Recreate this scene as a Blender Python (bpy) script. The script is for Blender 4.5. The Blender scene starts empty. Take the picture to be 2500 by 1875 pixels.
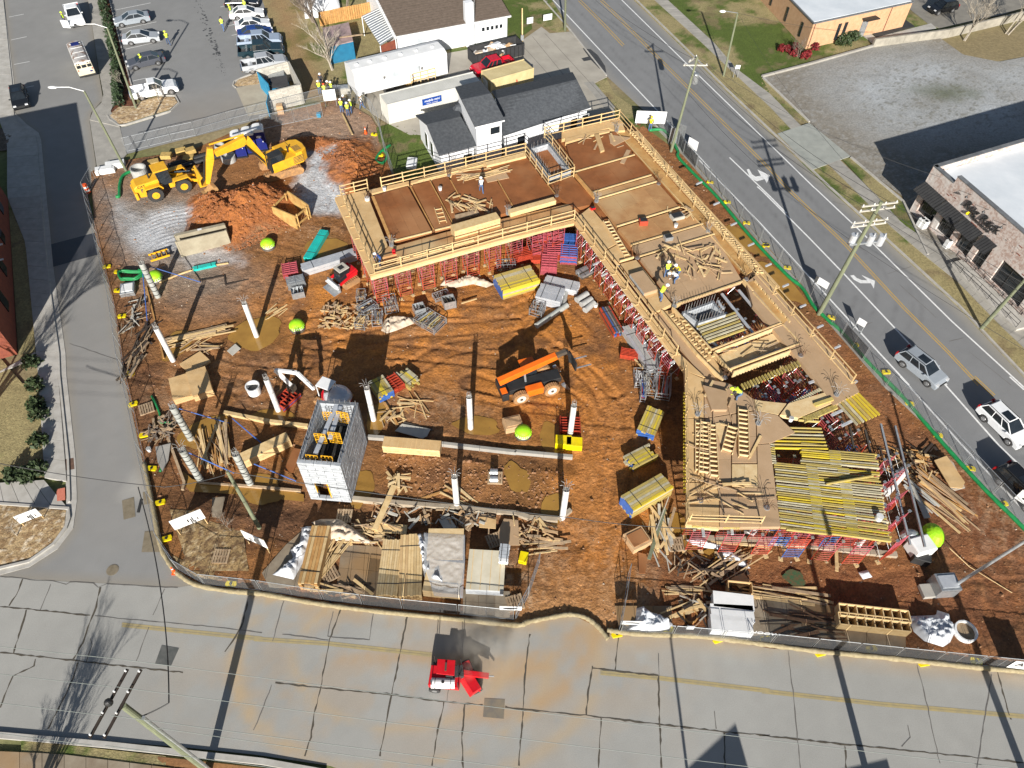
import bpy,math,random
import numpy as np
from mathutils import Vector,Matrix
from math import radians,sin,cos,pi,atan2,hypot
random.seed(7);RNG=np.random.default_rng(11)
S=bpy.context.scene;COL=S.collection
# ---------------- camera ----------------
FPX,PITCH,ROLL,HC=1789.914,radians(51.2905),radians(1.4489),49.467
_F=Vector((0,cos(PITCH),-sin(PITCH)));_u=Vector((0,sin(PITCH),cos(PITCH)));_r=Vector((1,0,0))
_R=cos(ROLL)*_r+sin(ROLL)*_u;_U=-sin(ROLL)*_r+cos(ROLL)*_u
cam_d=bpy.data.cameras.new('camera');cam=bpy.data.objects.new('camera',cam_d);COL.objects.link(cam)
cam_d.sensor_width=36;cam_d.lens=36*FPX/2500;cam_d.clip_end=3000;cam_d.clip_start=0.5
M3=Matrix((_R,_U,-_F)).transposed().to_4x4();M3.translation=Vector((0,0,HC));cam.matrix_world=M3
S.camera=cam
# ---------------- light ----------------
SUN_EL,SUN_AZ=radians(24),radians(-0.5)
w=bpy.data.worlds.new('World');S.world=w;w.use_nodes=True
nt=w.node_tree;sky=nt.nodes.new('ShaderNodeTexSky');sky.sky_type='NISHITA';sky.sun_disc=False
sky.sun_elevation=SUN_EL;sky.sun_rotation=radians(180)
bg=nt.nodes['Background'];bg.inputs[1].default_value=0.05;nt.links.new(sky.outputs[0],bg.inputs[0])
sl=bpy.data.lights.new('sun','SUN');sl.energy=5.0;sl.angle=radians(0.5);sl.color=(1,0.96,0.9)
so=bpy.data.objects.new('sun',sl);COL.objects.link(so)
d=Vector((sin(SUN_AZ)*cos(SUN_EL),cos(SUN_AZ)*cos(SUN_EL),-sin(SUN_EL)));so.rotation_euler=d.to_track_quat('-Z','Y').to_euler()
S.view_settings.view_transform='Standard';S.view_settings.look='None';S.view_settings.exposure=0.66;S.view_settings.gamma=1
S.view_settings.use_curve_mapping=False
# ---------------- helpers ----------------
TO=(0,620,1240,1860);TR=(0,460,920,1395)
def K(k,x,y):return(TO[k%10-1]+x*.28933,TR[k//10-1]+y*.28933)
def P(x,y,z=0.0):
 dd=_F*FPX+_R*(x-1250)-_U*(y-937.5);t=(z-HC)/dd.z
 return Vector((0,0,HC))+dd*t
def Q(p,z=0.0):return P(p[0],p[1],z)
def T(k,x,y,z=0.0):p=K(k,x,y);return P(p[0],p[1],z)
def TT(k,*a):return[K(k,a[i],a[i+1])for i in range(0,len(a),2)]
def W2(pts,z=0.0):return[(v.x,v.y)for v in(P(p[0],p[1],z)for p in pts)]
class MB:
 def __init__(s):s.v=[];s.f=[];s.m=[]
 def add(s,vs,fs,m=0):
  b=len(s.v);s.v+=[tuple(v)for v in vs];s.f+=[tuple(i+b for i in f)for f in fs];s.m+=[m]*len(fs);return s
 def box(s,c,sz,rz=0,m=0):
  cx,cy,cz=c;x,y,z=sz[0]/2,sz[1]/2,sz[2]/2;ca,sa=cos(rz),sin(rz);vs=[]
  for dx,dy,dz in((-x,-y,-z),(x,-y,-z),(x,y,-z),(-x,y,-z),(-x,-y,z),(x,-y,z),(x,y,z),(-x,y,z)):
   vs.append((cx+dx*ca-dy*sa,cy+dx*sa+dy*ca,cz+dz))
  return s.add(vs,((3,2,1,0),(4,5,6,7),(0,1,5,4),(1,2,6,5),(2,3,7,6),(3,0,4,7)),m)
 def beam(s,a,b,w,h,m=0,up=None):
  a=Vector(a);b=Vector(b);d=b-a
  if d.length<1e-6:return s
  d.normalize();up=Vector(up)if up else Vector((0,0,1))
  if abs(d.dot(up))>.98:up=Vector((0,1,0))
  r=d.cross(up).normalized();u=r.cross(d)
  vs=[p+r*i*w/2+u*j*h/2 for p in(a,b)for i,j in((-1,-1),(1,-1),(1,1),(-1,1))]
  return s.add(vs,((3,2,1,0),(4,5,6,7),(0,1,5,4),(1,2,6,5),(2,3,7,6),(3,0,4,7)),m)
 def cyl(s,a,b,r0,r1=None,n=10,m=0,caps=True):
  a=Vector(a);b=Vector(b);r1=r0 if r1 is None else r1;d=(b-a).normalized()
  up=Vector((0,0,1))if abs(d.z)<.95 else Vector((0,1,0));x=d.cross(up).normalized();y=x.cross(d)
  vs=[a+(x*cos(2*pi*i/n)+y*sin(2*pi*i/n))*r0 for i in range(n)]+[b+(x*cos(2*pi*i/n)+y*sin(2*pi*i/n))*r1 for i in range(n)]
  fs=[(i,(i+1)%n,n+(i+1)%n,n+i)for i in range(n)]
  if caps:fs+=[tuple(range(n-1,-1,-1)),tuple(range(n,2*n))]
  return s.add(vs,fs,m)
 def prism(s,pts,z0,z1,m=0,mt=None):
  A=sum(pts[i][0]*pts[(i+1)%len(pts)][1]-pts[(i+1)%len(pts)][0]*pts[i][1]for i in range(len(pts)))
  if A<0:pts=pts[::-1]
  n=len(pts);vs=[(p[0],p[1],z0)for p in pts]+[(p[0],p[1],z1)for p in pts]
  s.add(vs,[(i,(i+1)%n,n+(i+1)%n,n+i)for i in range(n)]+[tuple(range(n-1,-1,-1))],m)
  b=len(s.v)-n;s.f.append(tuple(range(b,b+n)));s.m.append(m if mt is None else mt);return s
 def hull4(s,lo,hi,m=0,mt=None):
  n=len(lo);s.add(list(lo)+list(hi),[(i,(i+1)%n,n+(i+1)%n,n+i)for i in range(n)]+[tuple(range(n-1,-1,-1))],m)
  b=len(s.v)-n;s.f.append(tuple(range(b,b+n)));s.m.append(m if mt is None else mt);return s
 def xz(s,prof,y0,y1,m=0,k=1.0,cx=0,cz=0):
  n=len(prof);f=lambda y:[(cx+(x-cx)*k,y,cz+(z-cz)*k)for x,z in prof]
  vs=[(x,y0,z)for x,z in prof]+[(x,y1,z)for x,z in prof]
  return s.add(vs,[(i,(i+1)%n,n+(i+1)%n,n+i)for i in range(n)]+[tuple(range(n-1,-1,-1)),tuple(range(n,2*n))],m)
 def quad(s,a,b,c,d,m=0):return s.add((a,b,c,d),((0,1,2,3),),m)
 def dome(s,c,rx,ry,rz,n=12,k=4,m=0,full=False):
  vs=[];fs=[];k0=-k if full else 0;rows=0
  for j in range(k0,k+1):
   t=j/k*pi/2;rows+=1
   for i in range(n):a=2*pi*i/n;vs.append((c[0]+rx*cos(t)*cos(a),c[1]+ry*cos(t)*sin(a),c[2]+rz*sin(t)))
  for j in range(rows-1):
   for i in range(n):fs.append((j*n+i,j*n+(i+1)%n,(j+1)*n+(i+1)%n,(j+1)*n+i))
  return s.add(vs,fs,m)
 def tube(s,pts,r,n=6,m=0):
  pts=[Vector(p)for p in pts];rr=r if isinstance(r,(list,tuple))else[r]*len(pts);vs=[]
  for i,p in enumerate(pts):
   d=(pts[min(i+1,len(pts)-1)]-pts[max(i-1,0)]).normalized();up=Vector((0,0,1))if abs(d.z)<.95 else Vector((0,1,0))
   x=d.cross(up).normalized();y=x.cross(d)
   vs+=[p+(x*cos(2*pi*j/n)+y*sin(2*pi*j/n))*rr[i]for j in range(n)]
  fs=[(i*n+j,i*n+(j+1)%n,(i+1)*n+(j+1)%n,(i+1)*n+j)for i in range(len(pts)-1)for j in range(n)]
  fs+=[tuple(range(n-1,-1,-1)),tuple(range((len(pts)-1)*n,len(pts)*n))]
  return s.add(vs,fs,m)
 def xf(s,mat,start=0):
  for i in range(start,len(s.v)):s.v[i]=tuple(mat@Vector(s.v[i]))
  return s
 def obj(s,name,mats,parent=None,smooth=False,bev=0,loc=None):
  me=bpy.data.meshes.new(name);mats=mats if isinstance(mats,(list,tuple))else[mats]
  if parent is not None:o0=parent_off(parent)
  elif loc is not None:o0=Vector(loc)
  else:
   a=np.array(s.v);o0=Vector(((a[:,0].min()+a[:,0].max())/2,(a[:,1].min()+a[:,1].max())/2,a[:,2].min()))
  me.from_pydata([(x-o0.x,y-o0.y,z-o0.z)for x,y,z in s.v],[],s.f)
  for mm in mats:me.materials.append(mm)
  if len(mats)>1:me.polygons.foreach_set('material_index',s.m)
  if smooth:me.polygons.foreach_set('use_smooth',[True]*len(me.polygons))
  me.update();o=bpy.data.objects.new(name,me);COL.objects.link(o)
  if parent is not None:o.parent=parent
  else:o.location=o0
  if bev:
   b=o.modifiers.new('b','BEVEL');b.width=bev;b.segments=2;b.limit_method='ANGLE';b.angle_limit=radians(35)
   if smooth is None:pass
  return o
def parent_off(p):
 o=Vector((0,0,0))
 while p is not None:o+=Vector(p.location);p=p.parent
 return o
def tag(o,label=None,cat=None,group=None,kind=None):
 if label:o['label']=label
 if cat:o['category']=cat
 if group:o['group']=group
 if kind:o['kind']=kind
 return o
def thing(name,label,cat,loc=(0,0,0),group=None):
 o=bpy.data.objects.new(name,None);COL.objects.link(o);o.location=loc;o.empty_display_size=.2
 return tag(o,label,cat,group)
def dup(root,loc,rz=0,label=None,group=None,repl=None,sc=1.0,first=False,tilt=None):
 def cp(o,par):
  c=o.copy();COL.objects.link(c);c.parent=par
  if repl and c.type=='MESH':
   for i,s in enumerate(c.material_slots):
    if s.material and s.material.name in repl:
     nm_=s.material.name;s.link='OBJECT';s.material=repl[nm_]
  for ch in o.children:cp(ch,c)
  return c
 r=root if first else cp(root,None)
 r.location=loc;r.rotation_euler=tilt if tilt else(0,0,rz)
 if sc!=1.0:r.scale=(sc,sc,sc)
 if label:r['label']=label
 if group:r['group']=group
 return r
USED=set()
def put(proto,*a,**k):
 k['first']=proto.name not in USED;a=list(a)
 if len(a)>4:k['repl']=a.pop(4);k.update(sc=a.pop(4))if len(a)>4 else None
 if k['first']and k.get('repl'):
  r=k.pop('repl')
  def rp(o):
   if o.type=='MESH':
    for i,s in enumerate(o.material_slots):
     if s.material and s.material.name in r:PEND.append((o,i,r[s.material.name]))
   for ch in o.children:rp(ch)
  rp(proto)
 USED.add(proto.name);return dup(proto,*a,**k)
PEND=[]
def flush():
 for o,i,m in PEND:o.material_slots[i].link='OBJECT';o.material_slots[i].material=m
# ---------------- materials ----------------
def nodes(name):
 m=bpy.data.materials.new(name);m.use_nodes=True;t=m.node_tree;return m,t,t.nodes['Principled BSDF']
def N(t,ty,**kw):
 n=t.nodes.new(ty)
 for k,v in kw.items():
  if k.startswith('i_'):n.inputs[k[2:].replace('_',' ')].default_value=v
  else:setattr(n,k,v)
 return n
def mk(name,c,c2=None,r=.7,met=0,sc=1.5,det=6,bump=0,bsc=12,rnd=.12,spec=.5,alpha=1,stretch=None,contrast=(.35,.65),coord='w',trans=0,c3=None):
 m,t,b=nodes(name);L=t.links.new
 if coord=='w':g=N(t,'ShaderNodeNewGeometry').outputs['Position']
 else:g=N(t,'ShaderNodeTexCoord').outputs['Object']
 if stretch:
  mp=N(t,'ShaderNodeMapping');mp.inputs['Scale'].default_value=stretch;L(g,mp.inputs[0]);gg=mp.outputs[0]
 else:gg=g
 n1=N(t,'ShaderNodeTexNoise',i_Scale=sc,i_Detail=det,i_Roughness=.65);L(gg,n1.inputs['Vector'])
 rp=N(t,'ShaderNodeMapRange');rp.inputs[1].default_value=contrast[0];rp.inputs[2].default_value=contrast[1];L(n1.outputs[0],rp.inputs[0])
 c2=c2 or tuple(x*.75 for x in c)
 mx=N(t,'ShaderNodeMix',data_type='RGBA');mx.inputs[6].default_value=(*c,1);mx.inputs[7].default_value=(*c2,1);L(rp.outputs[0],mx.inputs[0])
 out=mx.outputs[2]
 if c3:
  n3=N(t,'ShaderNodeTexNoise',i_Scale=sc*.23,i_Detail=4);L(g,n3.inputs['Vector'])
  r3=N(t,'ShaderNodeMapRange');r3.inputs[1].default_value=.5;r3.inputs[2].default_value=.66;L(n3.outputs[0],r3.inputs[0])
  m3=N(t,'ShaderNodeMix',data_type='RGBA');L(r3.outputs[0],m3.inputs[0]);L(out,m3.inputs[6]);m3.inputs[7].default_value=(*c3,1);out=m3.outputs[2]
 if rnd:
  oi=N(t,'ShaderNodeObjectInfo');mr=N(t,'ShaderNodeMapRange');mr.inputs[3].default_value=1-rnd;mr.inputs[4].default_value=1+rnd;L(oi.outputs['Random'],mr.inputs[0])
  vm=N(t,'ShaderNodeVectorMath',operation='SCALE');L(out,vm.inputs[0]);L(mr.outputs[0],vm.inputs['Scale']);out=vm.outputs[0]
 L(out,b.inputs['Base Color']);b.inputs['Roughness'].default_value=r;b.inputs['Metallic'].default_value=met
 b.inputs['Specular IOR Level'].default_value=spec
 if alpha<1:b.inputs['Alpha'].default_value=alpha
 if trans:b.inputs['Transmission Weight'].default_value=trans
 if bump:
  n2=N(t,'ShaderNodeTexNoise',i_Scale=bsc,i_Detail=5,i_Roughness=.6);L(g,n2.inputs['Vector'])
  bp=N(t,'ShaderNodeBump');bp.inputs['Strength'].default_value=1;bp.inputs['Distance'].default_value=bump;L(n2.outputs[0],bp.inputs['Height']);L(bp.outputs[0],b.inputs['Normal'])
 return m
def mixc(m,fac_out,col):
 t=m.node_tree;b=t.nodes['Principled BSDF'];src=b.inputs['Base Color'].links[0].from_socket
 x=N(t,'ShaderNodeMix',data_type='RGBA');t.links.new(fac_out,x.inputs[0]);t.links.new(src,x.inputs[6]);x.inputs[7].default_value=(*col,1)
 t.links.new(x.outputs[2],b.inputs['Base Color'])
def vcol(name,r=.9,bump=.03,bsc=4,var=.25,vsc=6,spec=.3,rattr=False):
 """material of a painted sheet: the colour attribute 'col' with fine grain"""
 m,t,b=nodes(name);L=t.links.new;g=N(t,'ShaderNodeNewGeometry').outputs['Position']
 a=N(t,'ShaderNodeAttribute',attribute_name='col')
 n=N(t,'ShaderNodeTexNoise',i_Scale=vsc,i_Detail=8,i_Roughness=.7);L(g,n.inputs['Vector'])
 mr=N(t,'ShaderNodeMapRange');mr.inputs[1].default_value=.3;mr.inputs[2].default_value=.7;mr.inputs[3].default_value=1-var;mr.inputs[4].default_value=1+var;L(n.outputs[0],mr.inputs[0])
 vm=N(t,'ShaderNodeVectorMath',operation='SCALE');L(a.outputs['Color'],vm.inputs[0]);L(mr.outputs[0],vm.inputs['Scale']);L(vm.outputs[0],b.inputs['Base Color'])
 b.inputs['Roughness'].default_value=r;b.inputs['Specular IOR Level'].default_value=spec
 if rattr:
  ar=N(t,'ShaderNodeAttribute',attribute_name='rough');L(ar.outputs['Fac'],b.inputs['Roughness'])
 n2=N(t,'ShaderNodeTexNoise',i_Scale=bsc,i_Detail=8,i_Roughness=.7);L(g,n2.inputs['Vector'])
 bp=N(t,'ShaderNodeBump');bp.inputs['Strength'].default_value=1;bp.inputs['Distance'].default_value=bump;L(n2.outputs[0],bp.inputs['Height']);L(bp.outputs[0],b.inputs['Normal'])
 return m
M={}
def D(name,*a,**k):M[name]=mk(name,*a,**k);return M[name]
D('asphalt',(.21,.205,.2),(.165,.165,.17),r=.92,sc=.6,bump=.006,bsc=30,rnd=0,c3=(.23,.22,.205))
D('asphalt_dark',(.04,.042,.045),(.06,.06,.06),sc=2,rnd=0)
D('concrete',(.36,.34,.3),(.28,.265,.235),r=.9,sc=.8,bump=.003,bsc=20,rnd=.07)
D('concrete_pale',(.46,.44,.4),(.36,.34,.3),r=.9,sc=1.2,rnd=.05)
D('concrete_dirty',(.3,.25,.18),(.2,.15,.1),r=.9,sc=.7,rnd=.08,c3=(.33,.2,.09))
D('crack',(.06,.05,.038),(.1,.085,.06),sc=5,rnd=0)
D('crack_line',(.15,.14,.125),(.11,.1,.09),sc=5,rnd=0)
D('line_white',(.8,.8,.78),(.62,.62,.6),sc=4,rnd=0)
D('line_yellow',(.55,.33,.05),(.42,.28,.09),sc=3,rnd=0)
D('line_yellow_faded',(.42,.33,.15),(.32,.27,.16),sc=2,rnd=0)
D('ply',(.60,.41,.20),(.53,.34,.15),sc=1.2,r=.75,rnd=.07,stretch=(1,1,1))
D('ply_pale',(.68,.52,.29),(.58,.4,.19),sc=2,r=.75,rnd=.07)
D('ply_stained',(.3,.11,.035),(.2,.072,.022),sc=.55,det=8,r=.6,rnd=.05,c3=(.36,.17,.07),spec=.4)
D('ply_mixed',(.47,.27,.115),(.36,.18,.07),sc=.6,det=8,r=.65,rnd=.06,c3=(.55,.38,.19))
D('ply_tan',(.46,.31,.18),(.41,.27,.15),sc=.8,r=.75,rnd=.05)
D('lumber',(.67,.49,.25),(.56,.38,.17),sc=3,r=.75,rnd=.14)
D('lumber_old',(.45,.33,.2),(.3,.2,.12),sc=3,r=.8,rnd=.2)
D('lumber_orange',(.55,.3,.1),(.4,.2,.06),sc=2,r=.7,rnd=.12)
D('beam_yellow',(.47,.36,.09),(.38,.3,.12),sc=2.5,r=.55,rnd=.2)
D('beam_yellow_new',(.66,.5,.03),(.52,.4,.06),sc=1.5,r=.5,rnd=.12)
D('beam_grey',(.5,.46,.33),(.38,.33,.2),sc=2,r=.7,rnd=.15)
D('icf',(.46,.48,.5),(.33,.35,.37),sc=2.5,r=.8,rnd=.08)
D('icf_dark',(.16,.17,.19),(.1,.11,.12),sc=2,r=.8,rnd=.1)
D('sonotube',(.72,.72,.71),(.58,.57,.54),sc=2.5,r=.55,rnd=.04)
D('tube_grey',(.42,.43,.4),(.3,.31,.28),sc=2.5,r=.7,rnd=.06)
D('frame_red',(.5,.06,.025),(.3,.04,.022),sc=4,r=.5,rnd=.2)
D('frame_pink',(.5,.1,.12),(.36,.07,.09),sc=4,r=.5,rnd=.2)
D('frame_blue',(.05,.14,.45),(.04,.1,.3),sc=4,r=.5,rnd=.2)
D('galv',(.5,.52,.53),(.36,.38,.39),sc=4,r=.35,met=.6,rnd=.15)
D('alu',(.62,.64,.66),(.5,.52,.55),sc=2,r=.4,met=.35,rnd=.06)
D('steel_dark',(.06,.055,.05),(.11,.08,.05),sc=4,r=.6,rnd=.2)
D('rebar',(.2,.11,.06),(.12,.07,.04),sc=6,r=.7,rnd=.1)
D('rebar_grey',(.36,.36,.35),(.24,.22,.2),sc=6,r=.5,rnd=.1)
D('cat_yellow',(.8,.43,.02),(.68,.34,.02),sc=1.5,r=.38,rnd=0)
D('machine_orange',(.85,.17,.01),(.7,.13,.01),sc=1.5,r=.4,rnd=0)
D('machine_red',(.65,.012,.02),(.5,.01,.015),sc=1.5,r=.33,rnd=0)
D('paint_base',(.7,.72,.72),(.68,.7,.7),r=.22,rnd=0,spec=.6)
def paint(n,c,r=.22):D(n,c,tuple(x*.9 for x in c),r=r,rnd=0,spec=.6,sc=.7);return M[n]
for n,c in(('p_silver',(.3,.33,.36)),('p_silver2',(.42,.44,.46)),('p_grey',(.08,.085,.1)),('p_white',(.82,.83,.83)),('p_black',(.012,.013,.015)),('p_blue',(.015,.05,.22)),('p_darkgreen',(.015,.035,.045)),('p_red',(.55,.01,.025)),('p_bluegrey',(.33,.4,.5))):paint(n,c)
D('black',(.02,.02,.02),(.03,.03,.03),r=.5,rnd=0)
D('black_matt',(.025,.025,.027),(.04,.04,.04),r=.9,rnd=.1)
D('rubber',(.03,.03,.03),(.045,.042,.04),r=.9,rnd=0)
D('rubber_muddy',(.45,.24,.09),(.25,.14,.07),sc=3,r=.9,rnd=0)
D('rim',(.5,.5,.5),(.4,.4,.4),r=.3,met=.7,rnd=0)
D('rim_pale',(.62,.58,.52),(.5,.45,.38),r=.5,rnd=0)
D('pane_pale',(.5,.53,.55),(.4,.43,.45),r=.2,rnd=.1);M['glass']=mk('glass',(.012,.016,.02),(.02,.025,.03),r=.06,rnd=0,spec=.8)
D('lamp_clear',(.7,.7,.7),(.6,.6,.6),r=.15,rnd=0);D('lamp_red',(.5,.01,.01),(.4,.01,.01),r=.2,rnd=0)
D('chrome',(.6,.6,.6),(.5,.5,.5),r=.15,met=1,rnd=0)
D('white',(.8,.8,.79),(.72,.72,.7),r=.5,sc=1,rnd=.03)
D('white_wall',(.74,.75,.76),(.73,.74,.75),r=.6,sc=.5,rnd=.02)
D('cream',(.68,.62,.48),(.58,.52,.38),r=.6,sc=.8,rnd=.03)
D('shingle_dark',(.085,.092,.1),(.05,.055,.062),r=.9,sc=3,rnd=.12,bump=.01,bsc=25)
D('shingle_brown',(.14,.105,.08),(.1,.075,.055),r=.9,sc=2,rnd=.1,bump=.01,bsc=25)
D('cont_cream',(.6,.59,.54),(.52,.51,.46),r=.55,sc=.7,rnd=0)
D('cont_tan',(.6,.5,.27),(.5,.4,.2),r=.55,sc=.7,rnd=0)
D('roof_white',(.72,.75,.77),(.6,.64,.67),r=.5,sc=.25,rnd=0)
D('blue_bin',(.02,.17,.3),(.015,.12,.22),r=.5,sc=1,rnd=.05);D('blue_light',(.04,.26,.4),(.03,.2,.33),r=.5,sc=1,rnd=.05)
D('navy',(.01,.02,.16),(.01,.015,.12),r=.4,rnd=0)
D('cmu',(.5,.47,.4),(.4,.38,.33),sc=1.5,r=.9,rnd=.12)
D('brick_tan',(.56,.35,.2),(.48,.28,.15),sc=2,r=.9,rnd=.0)
D('brick_red',(.26,.07,.035),(.19,.05,.03),sc=2,r=.9,rnd=0)
D('brick_wash',(.58,.5,.45),(.42,.3,.25),sc=3.0,det=9,r=.9,rnd=0,c3=(.62,.58,.54),contrast=(.45,.58))
D('coping',(.12,.125,.13),(.17,.175,.18),sc=2,r=.6,rnd=.15)
D('pole_wood',(.2,.22,.13),(.13,.14,.09),sc=2,r=.9,rnd=.05,stretch=(6,6,.6));D('wood_dark',(.05,.035,.025),(.03,.02,.015),sc=2,r=.9,rnd=.1)
D('wire',(.03,.03,.03),(.04,.04,.04),rnd=0);D('wire_pale',(.2,.22,.2),(.15,.17,.16),rnd=0)
D('bark',(.24,.2,.16),(.16,.12,.09),sc=4,r=.9,rnd=.1);D('bark_pale',(.42,.37,.3),(.3,.26,.2),sc=4,r=.9,rnd=.1)
D('green_pipe',(.015,.25,.07),(.01,.17,.05),r=.5,sc=2,rnd=0);D('teal_pipe',(.02,.5,.42),(.02,.4,.36),r=.4,rnd=.1)
D('lime',(.36,.72,.01),(.27,.58,.01),r=.6,sc=3,rnd=0);D('safety_yellow',(.8,.65,.0),(.7,.5,.0),r=.5,rnd=.05)
D('safety_orange',(.85,.1,.01),(.7,.08,.01),r=.5,rnd=.05);D('hivis',(.72,.9,.05),(.6,.8,.05),r=.7,rnd=.1)
D('denim',(.08,.13,.25),(.05,.09,.18),r=.9,rnd=.3);D('skin',(.5,.28,.17),(.4,.2,.12),r=.6,rnd=.2);D('shirt_dark',(.05,.05,.06),(.03,.03,.035),r=.9,rnd=.2)
D('tarp_white',(.72,.74,.76),(.55,.57,.6),r=.35,sc=2,rnd=.05);D('tarp_tan',(.6,.5,.38),(.42,.33,.24),r=.6,sc=2,rnd=.05)
D('pipe_grey',(.42,.42,.4),(.33,.33,.31),r=.8,sc=2,rnd=.06)
D('wattle',(.36,.3,.18),(.25,.2,.11),r=.95,sc=4,rnd=0,bump=.03,bsc=10)
D('straw',(.55,.38,.12),(.4,.26,.08),r=.95,sc=6,rnd=.1,bump=.03,bsc=14)
D('card',(.55,.36,.19),(.45,.28,.14),r=.8,sc=1.5,rnd=.1)
D('leaf_green',(.04,.065,.018),(.028,.045,.015),r=.7,sc=3,rnd=.15);D('leaf_red',(.2,.012,.015),(.12,.01,.01),r=.7,sc=3,rnd=.15);D('leaf_dark',(.02,.045,.014),(.035,.055,.02),r=.7,sc=2,rnd=.1)
D('mulch',(.13,.045,.022),(.07,.028,.016),r=.95,sc=6,bump=.04,bsc=14,rnd=0)
D('mud_water',(.36,.2,.045),(.28,.15,.035),r=.1,sc=.5,rnd=.08,spec=.45)
D('steel_plate',(.035,.04,.05),(.05,.05,.055),r=.45,sc=1,rnd=0)
M['mesh']=mk('mesh',(.35,.37,.38),(.3,.3,.3),r=.6,alpha=.16,rnd=0)
M['mesh_dark']=mk('mesh_dark',(.03,.032,.035),(.05,.05,.05),r=.7,alpha=.6,rnd=0)
M['film']=mk('film',(.75,.78,.8),(.6,.63,.66),r=.2,alpha=.45,sc=3,rnd=0)
# ---------------- ground painting ----------------
_G={}
def vn(x,y,sc,seed=0):
 if seed not in _G:_G[seed]=np.random.default_rng(seed+100).random((256,256))
 g=_G[seed];X=x*sc+seed*7.3;Y=y*sc+seed*3.1;xi=np.floor(X).astype(int);yi=np.floor(Y).astype(int);fx=X-xi;fy=Y-yi
 fx=fx*fx*(3-2*fx);fy=fy*fy*(3-2*fy);a=g[xi%256,yi%256];b=g[(xi+1)%256,yi%256];c=g[xi%256,(yi+1)%256];d_=g[(xi+1)%256,(yi+1)%256]
 return(a*(1-fx)+b*fx)*(1-fy)+(c*(1-fx)+d_*fx)*fy
def fbm(x,y,sc,seed=0,o=5,rough=.55):
 s=0;amp=1;tot=0
 for i in range(o):s=s+amp*vn(x,y,sc*2**i,seed*5+i);tot+=amp;amp*=rough
 return s/tot
def inside(poly,x,y):
 r=np.zeros(x.shape,bool);n=len(poly)
 for i in range(n):
  x0,y0=poly[i];x1,y1=poly[(i+1)%n]
  if y0==y1:continue
  c=((y0>y)!=(y1>y))&(x<(x1-x0)*(y-y0)/(y1-y0)+x0);r^=c
 return r
def nearest(path,x,y,closed=True):
 best=np.full(x.shape,1e9);bx=x.copy();by=y.copy();tt=np.zeros(x.shape);acc=0;n=len(path)
 for i in range(n if closed else n-1):
  x0,y0=path[i];x1,y1=path[(i+1)%n];dx,dy=x1-x0,y1-y0;L2=dx*dx+dy*dy+1e-12
  t=np.clip(((x-x0)*dx+(y-y0)*dy)/L2,0,1);px=x0+t*dx;py=y0+t*dy;dd=np.hypot(x-px,y-py);k=dd<best
  best=np.where(k,dd,best);bx=np.where(k,px,bx);by=np.where(k,py,by);tt=np.where(k,acc+t*math.sqrt(L2),tt);acc+=math.sqrt(L2)
 return best,bx,by,tt
def mpoly(pxs,x,y,soft=.6,wob=.8,sc=.8,seed=3):
 p=W2(pxs);d0=nearest(p,x,y)[0];s=np.where(inside(p,x,y),d0,-d0)+(fbm(x,y,sc,seed)-.5)*2*wob
 return np.clip(s/soft*.5+.5,0,1)
def mell(px,rx,ry,x,y,soft=.4,wob=.5,seed=4,rot=0):
 c=P(*px);dx=x-c.x;dy=y-c.y;a=cos(rot);b=sin(rot);u=dx*a+dy*b;v=-dx*b+dy*a
 d0=1-np.hypot(u/rx,v/ry);return np.clip((d0*min(rx,ry)+(fbm(x,y,.7,seed)-.5)*2*wob)/soft*.5+.5,0,1)
def lerp(c,m,col):return c*(1-m[:,None])+np.array(col)[None,:]*m[:,None]
def sheet(name,poly,res,fn,mat,kind='structure',z=0.0,parent=None):
 p=poly;xs=[a[0]for a in p];ys=[a[1]for a in p];x0,x1,y0,y1=min(xs)-res,max(xs)+res,min(ys)-res,max(ys)+res
 nx=int((x1-x0)/res)+2;ny=int((y1-y0)/res)+2
 X,Y=np.meshgrid(x0+np.arange(nx)*res,y0+np.arange(ny)*res,indexing='ij');x=X.ravel();y=Y.ravel()
 ins=inside(p,x,y);I=ins.reshape(nx,ny)
 q=I[:-1,:-1]|I[1:,:-1]|I[:-1,1:]|I[1:,1:];idx=np.arange(nx*ny).reshape(nx,ny)
 F=np.stack([idx[:-1,:-1][q],idx[1:,:-1][q],idx[1:,1:][q],idx[:-1,1:][q]],1)
 used=np.zeros(nx*ny,bool);used[F.ravel()]=True;out=used&~ins
 if out.any():_,bx,by,_=nearest(p,x[out],y[out]);x[out]=bx;y[out]=by
 remap=np.cumsum(used)-1;F=remap[F];x=x[used];y=y[used]
 edge=nearest(p,x,y)[0]
 h,c,rg=fn(x,y,edge)
 me=bpy.data.meshes.new(name);me.vertices.add(len(x));me.vertices.foreach_set('co',np.stack([x,y,h+z],1).ravel().astype(np.float32))
 me.loops.add(F.size);me.loops.foreach_set('vertex_index',F.ravel().astype(np.int32));me.polygons.add(len(F))
 me.polygons.foreach_set('loop_start',np.arange(0,F.size,4,dtype=np.int32));me.polygons.foreach_set('loop_total',np.full(len(F),4,np.int32))
 me.update(calc_edges=True);me.validate()
 me.polygons.foreach_set('use_smooth',[True]*len(me.polygons))
 ca=me.attributes.new('col','FLOAT_COLOR','POINT');ca.data.foreach_set('color',np.concatenate([np.clip(c,0,1),np.ones((len(x),1))],1).ravel().astype(np.float32))
 if rg is not None:ra=me.attributes.new('rough','FLOAT','POINT');ra.data.foreach_set('value',rg.astype(np.float32))
 me.materials.append(mat);o=bpy.data.objects.new(name,me);COL.objects.link(o);tag(o,kind=kind);return o
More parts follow.
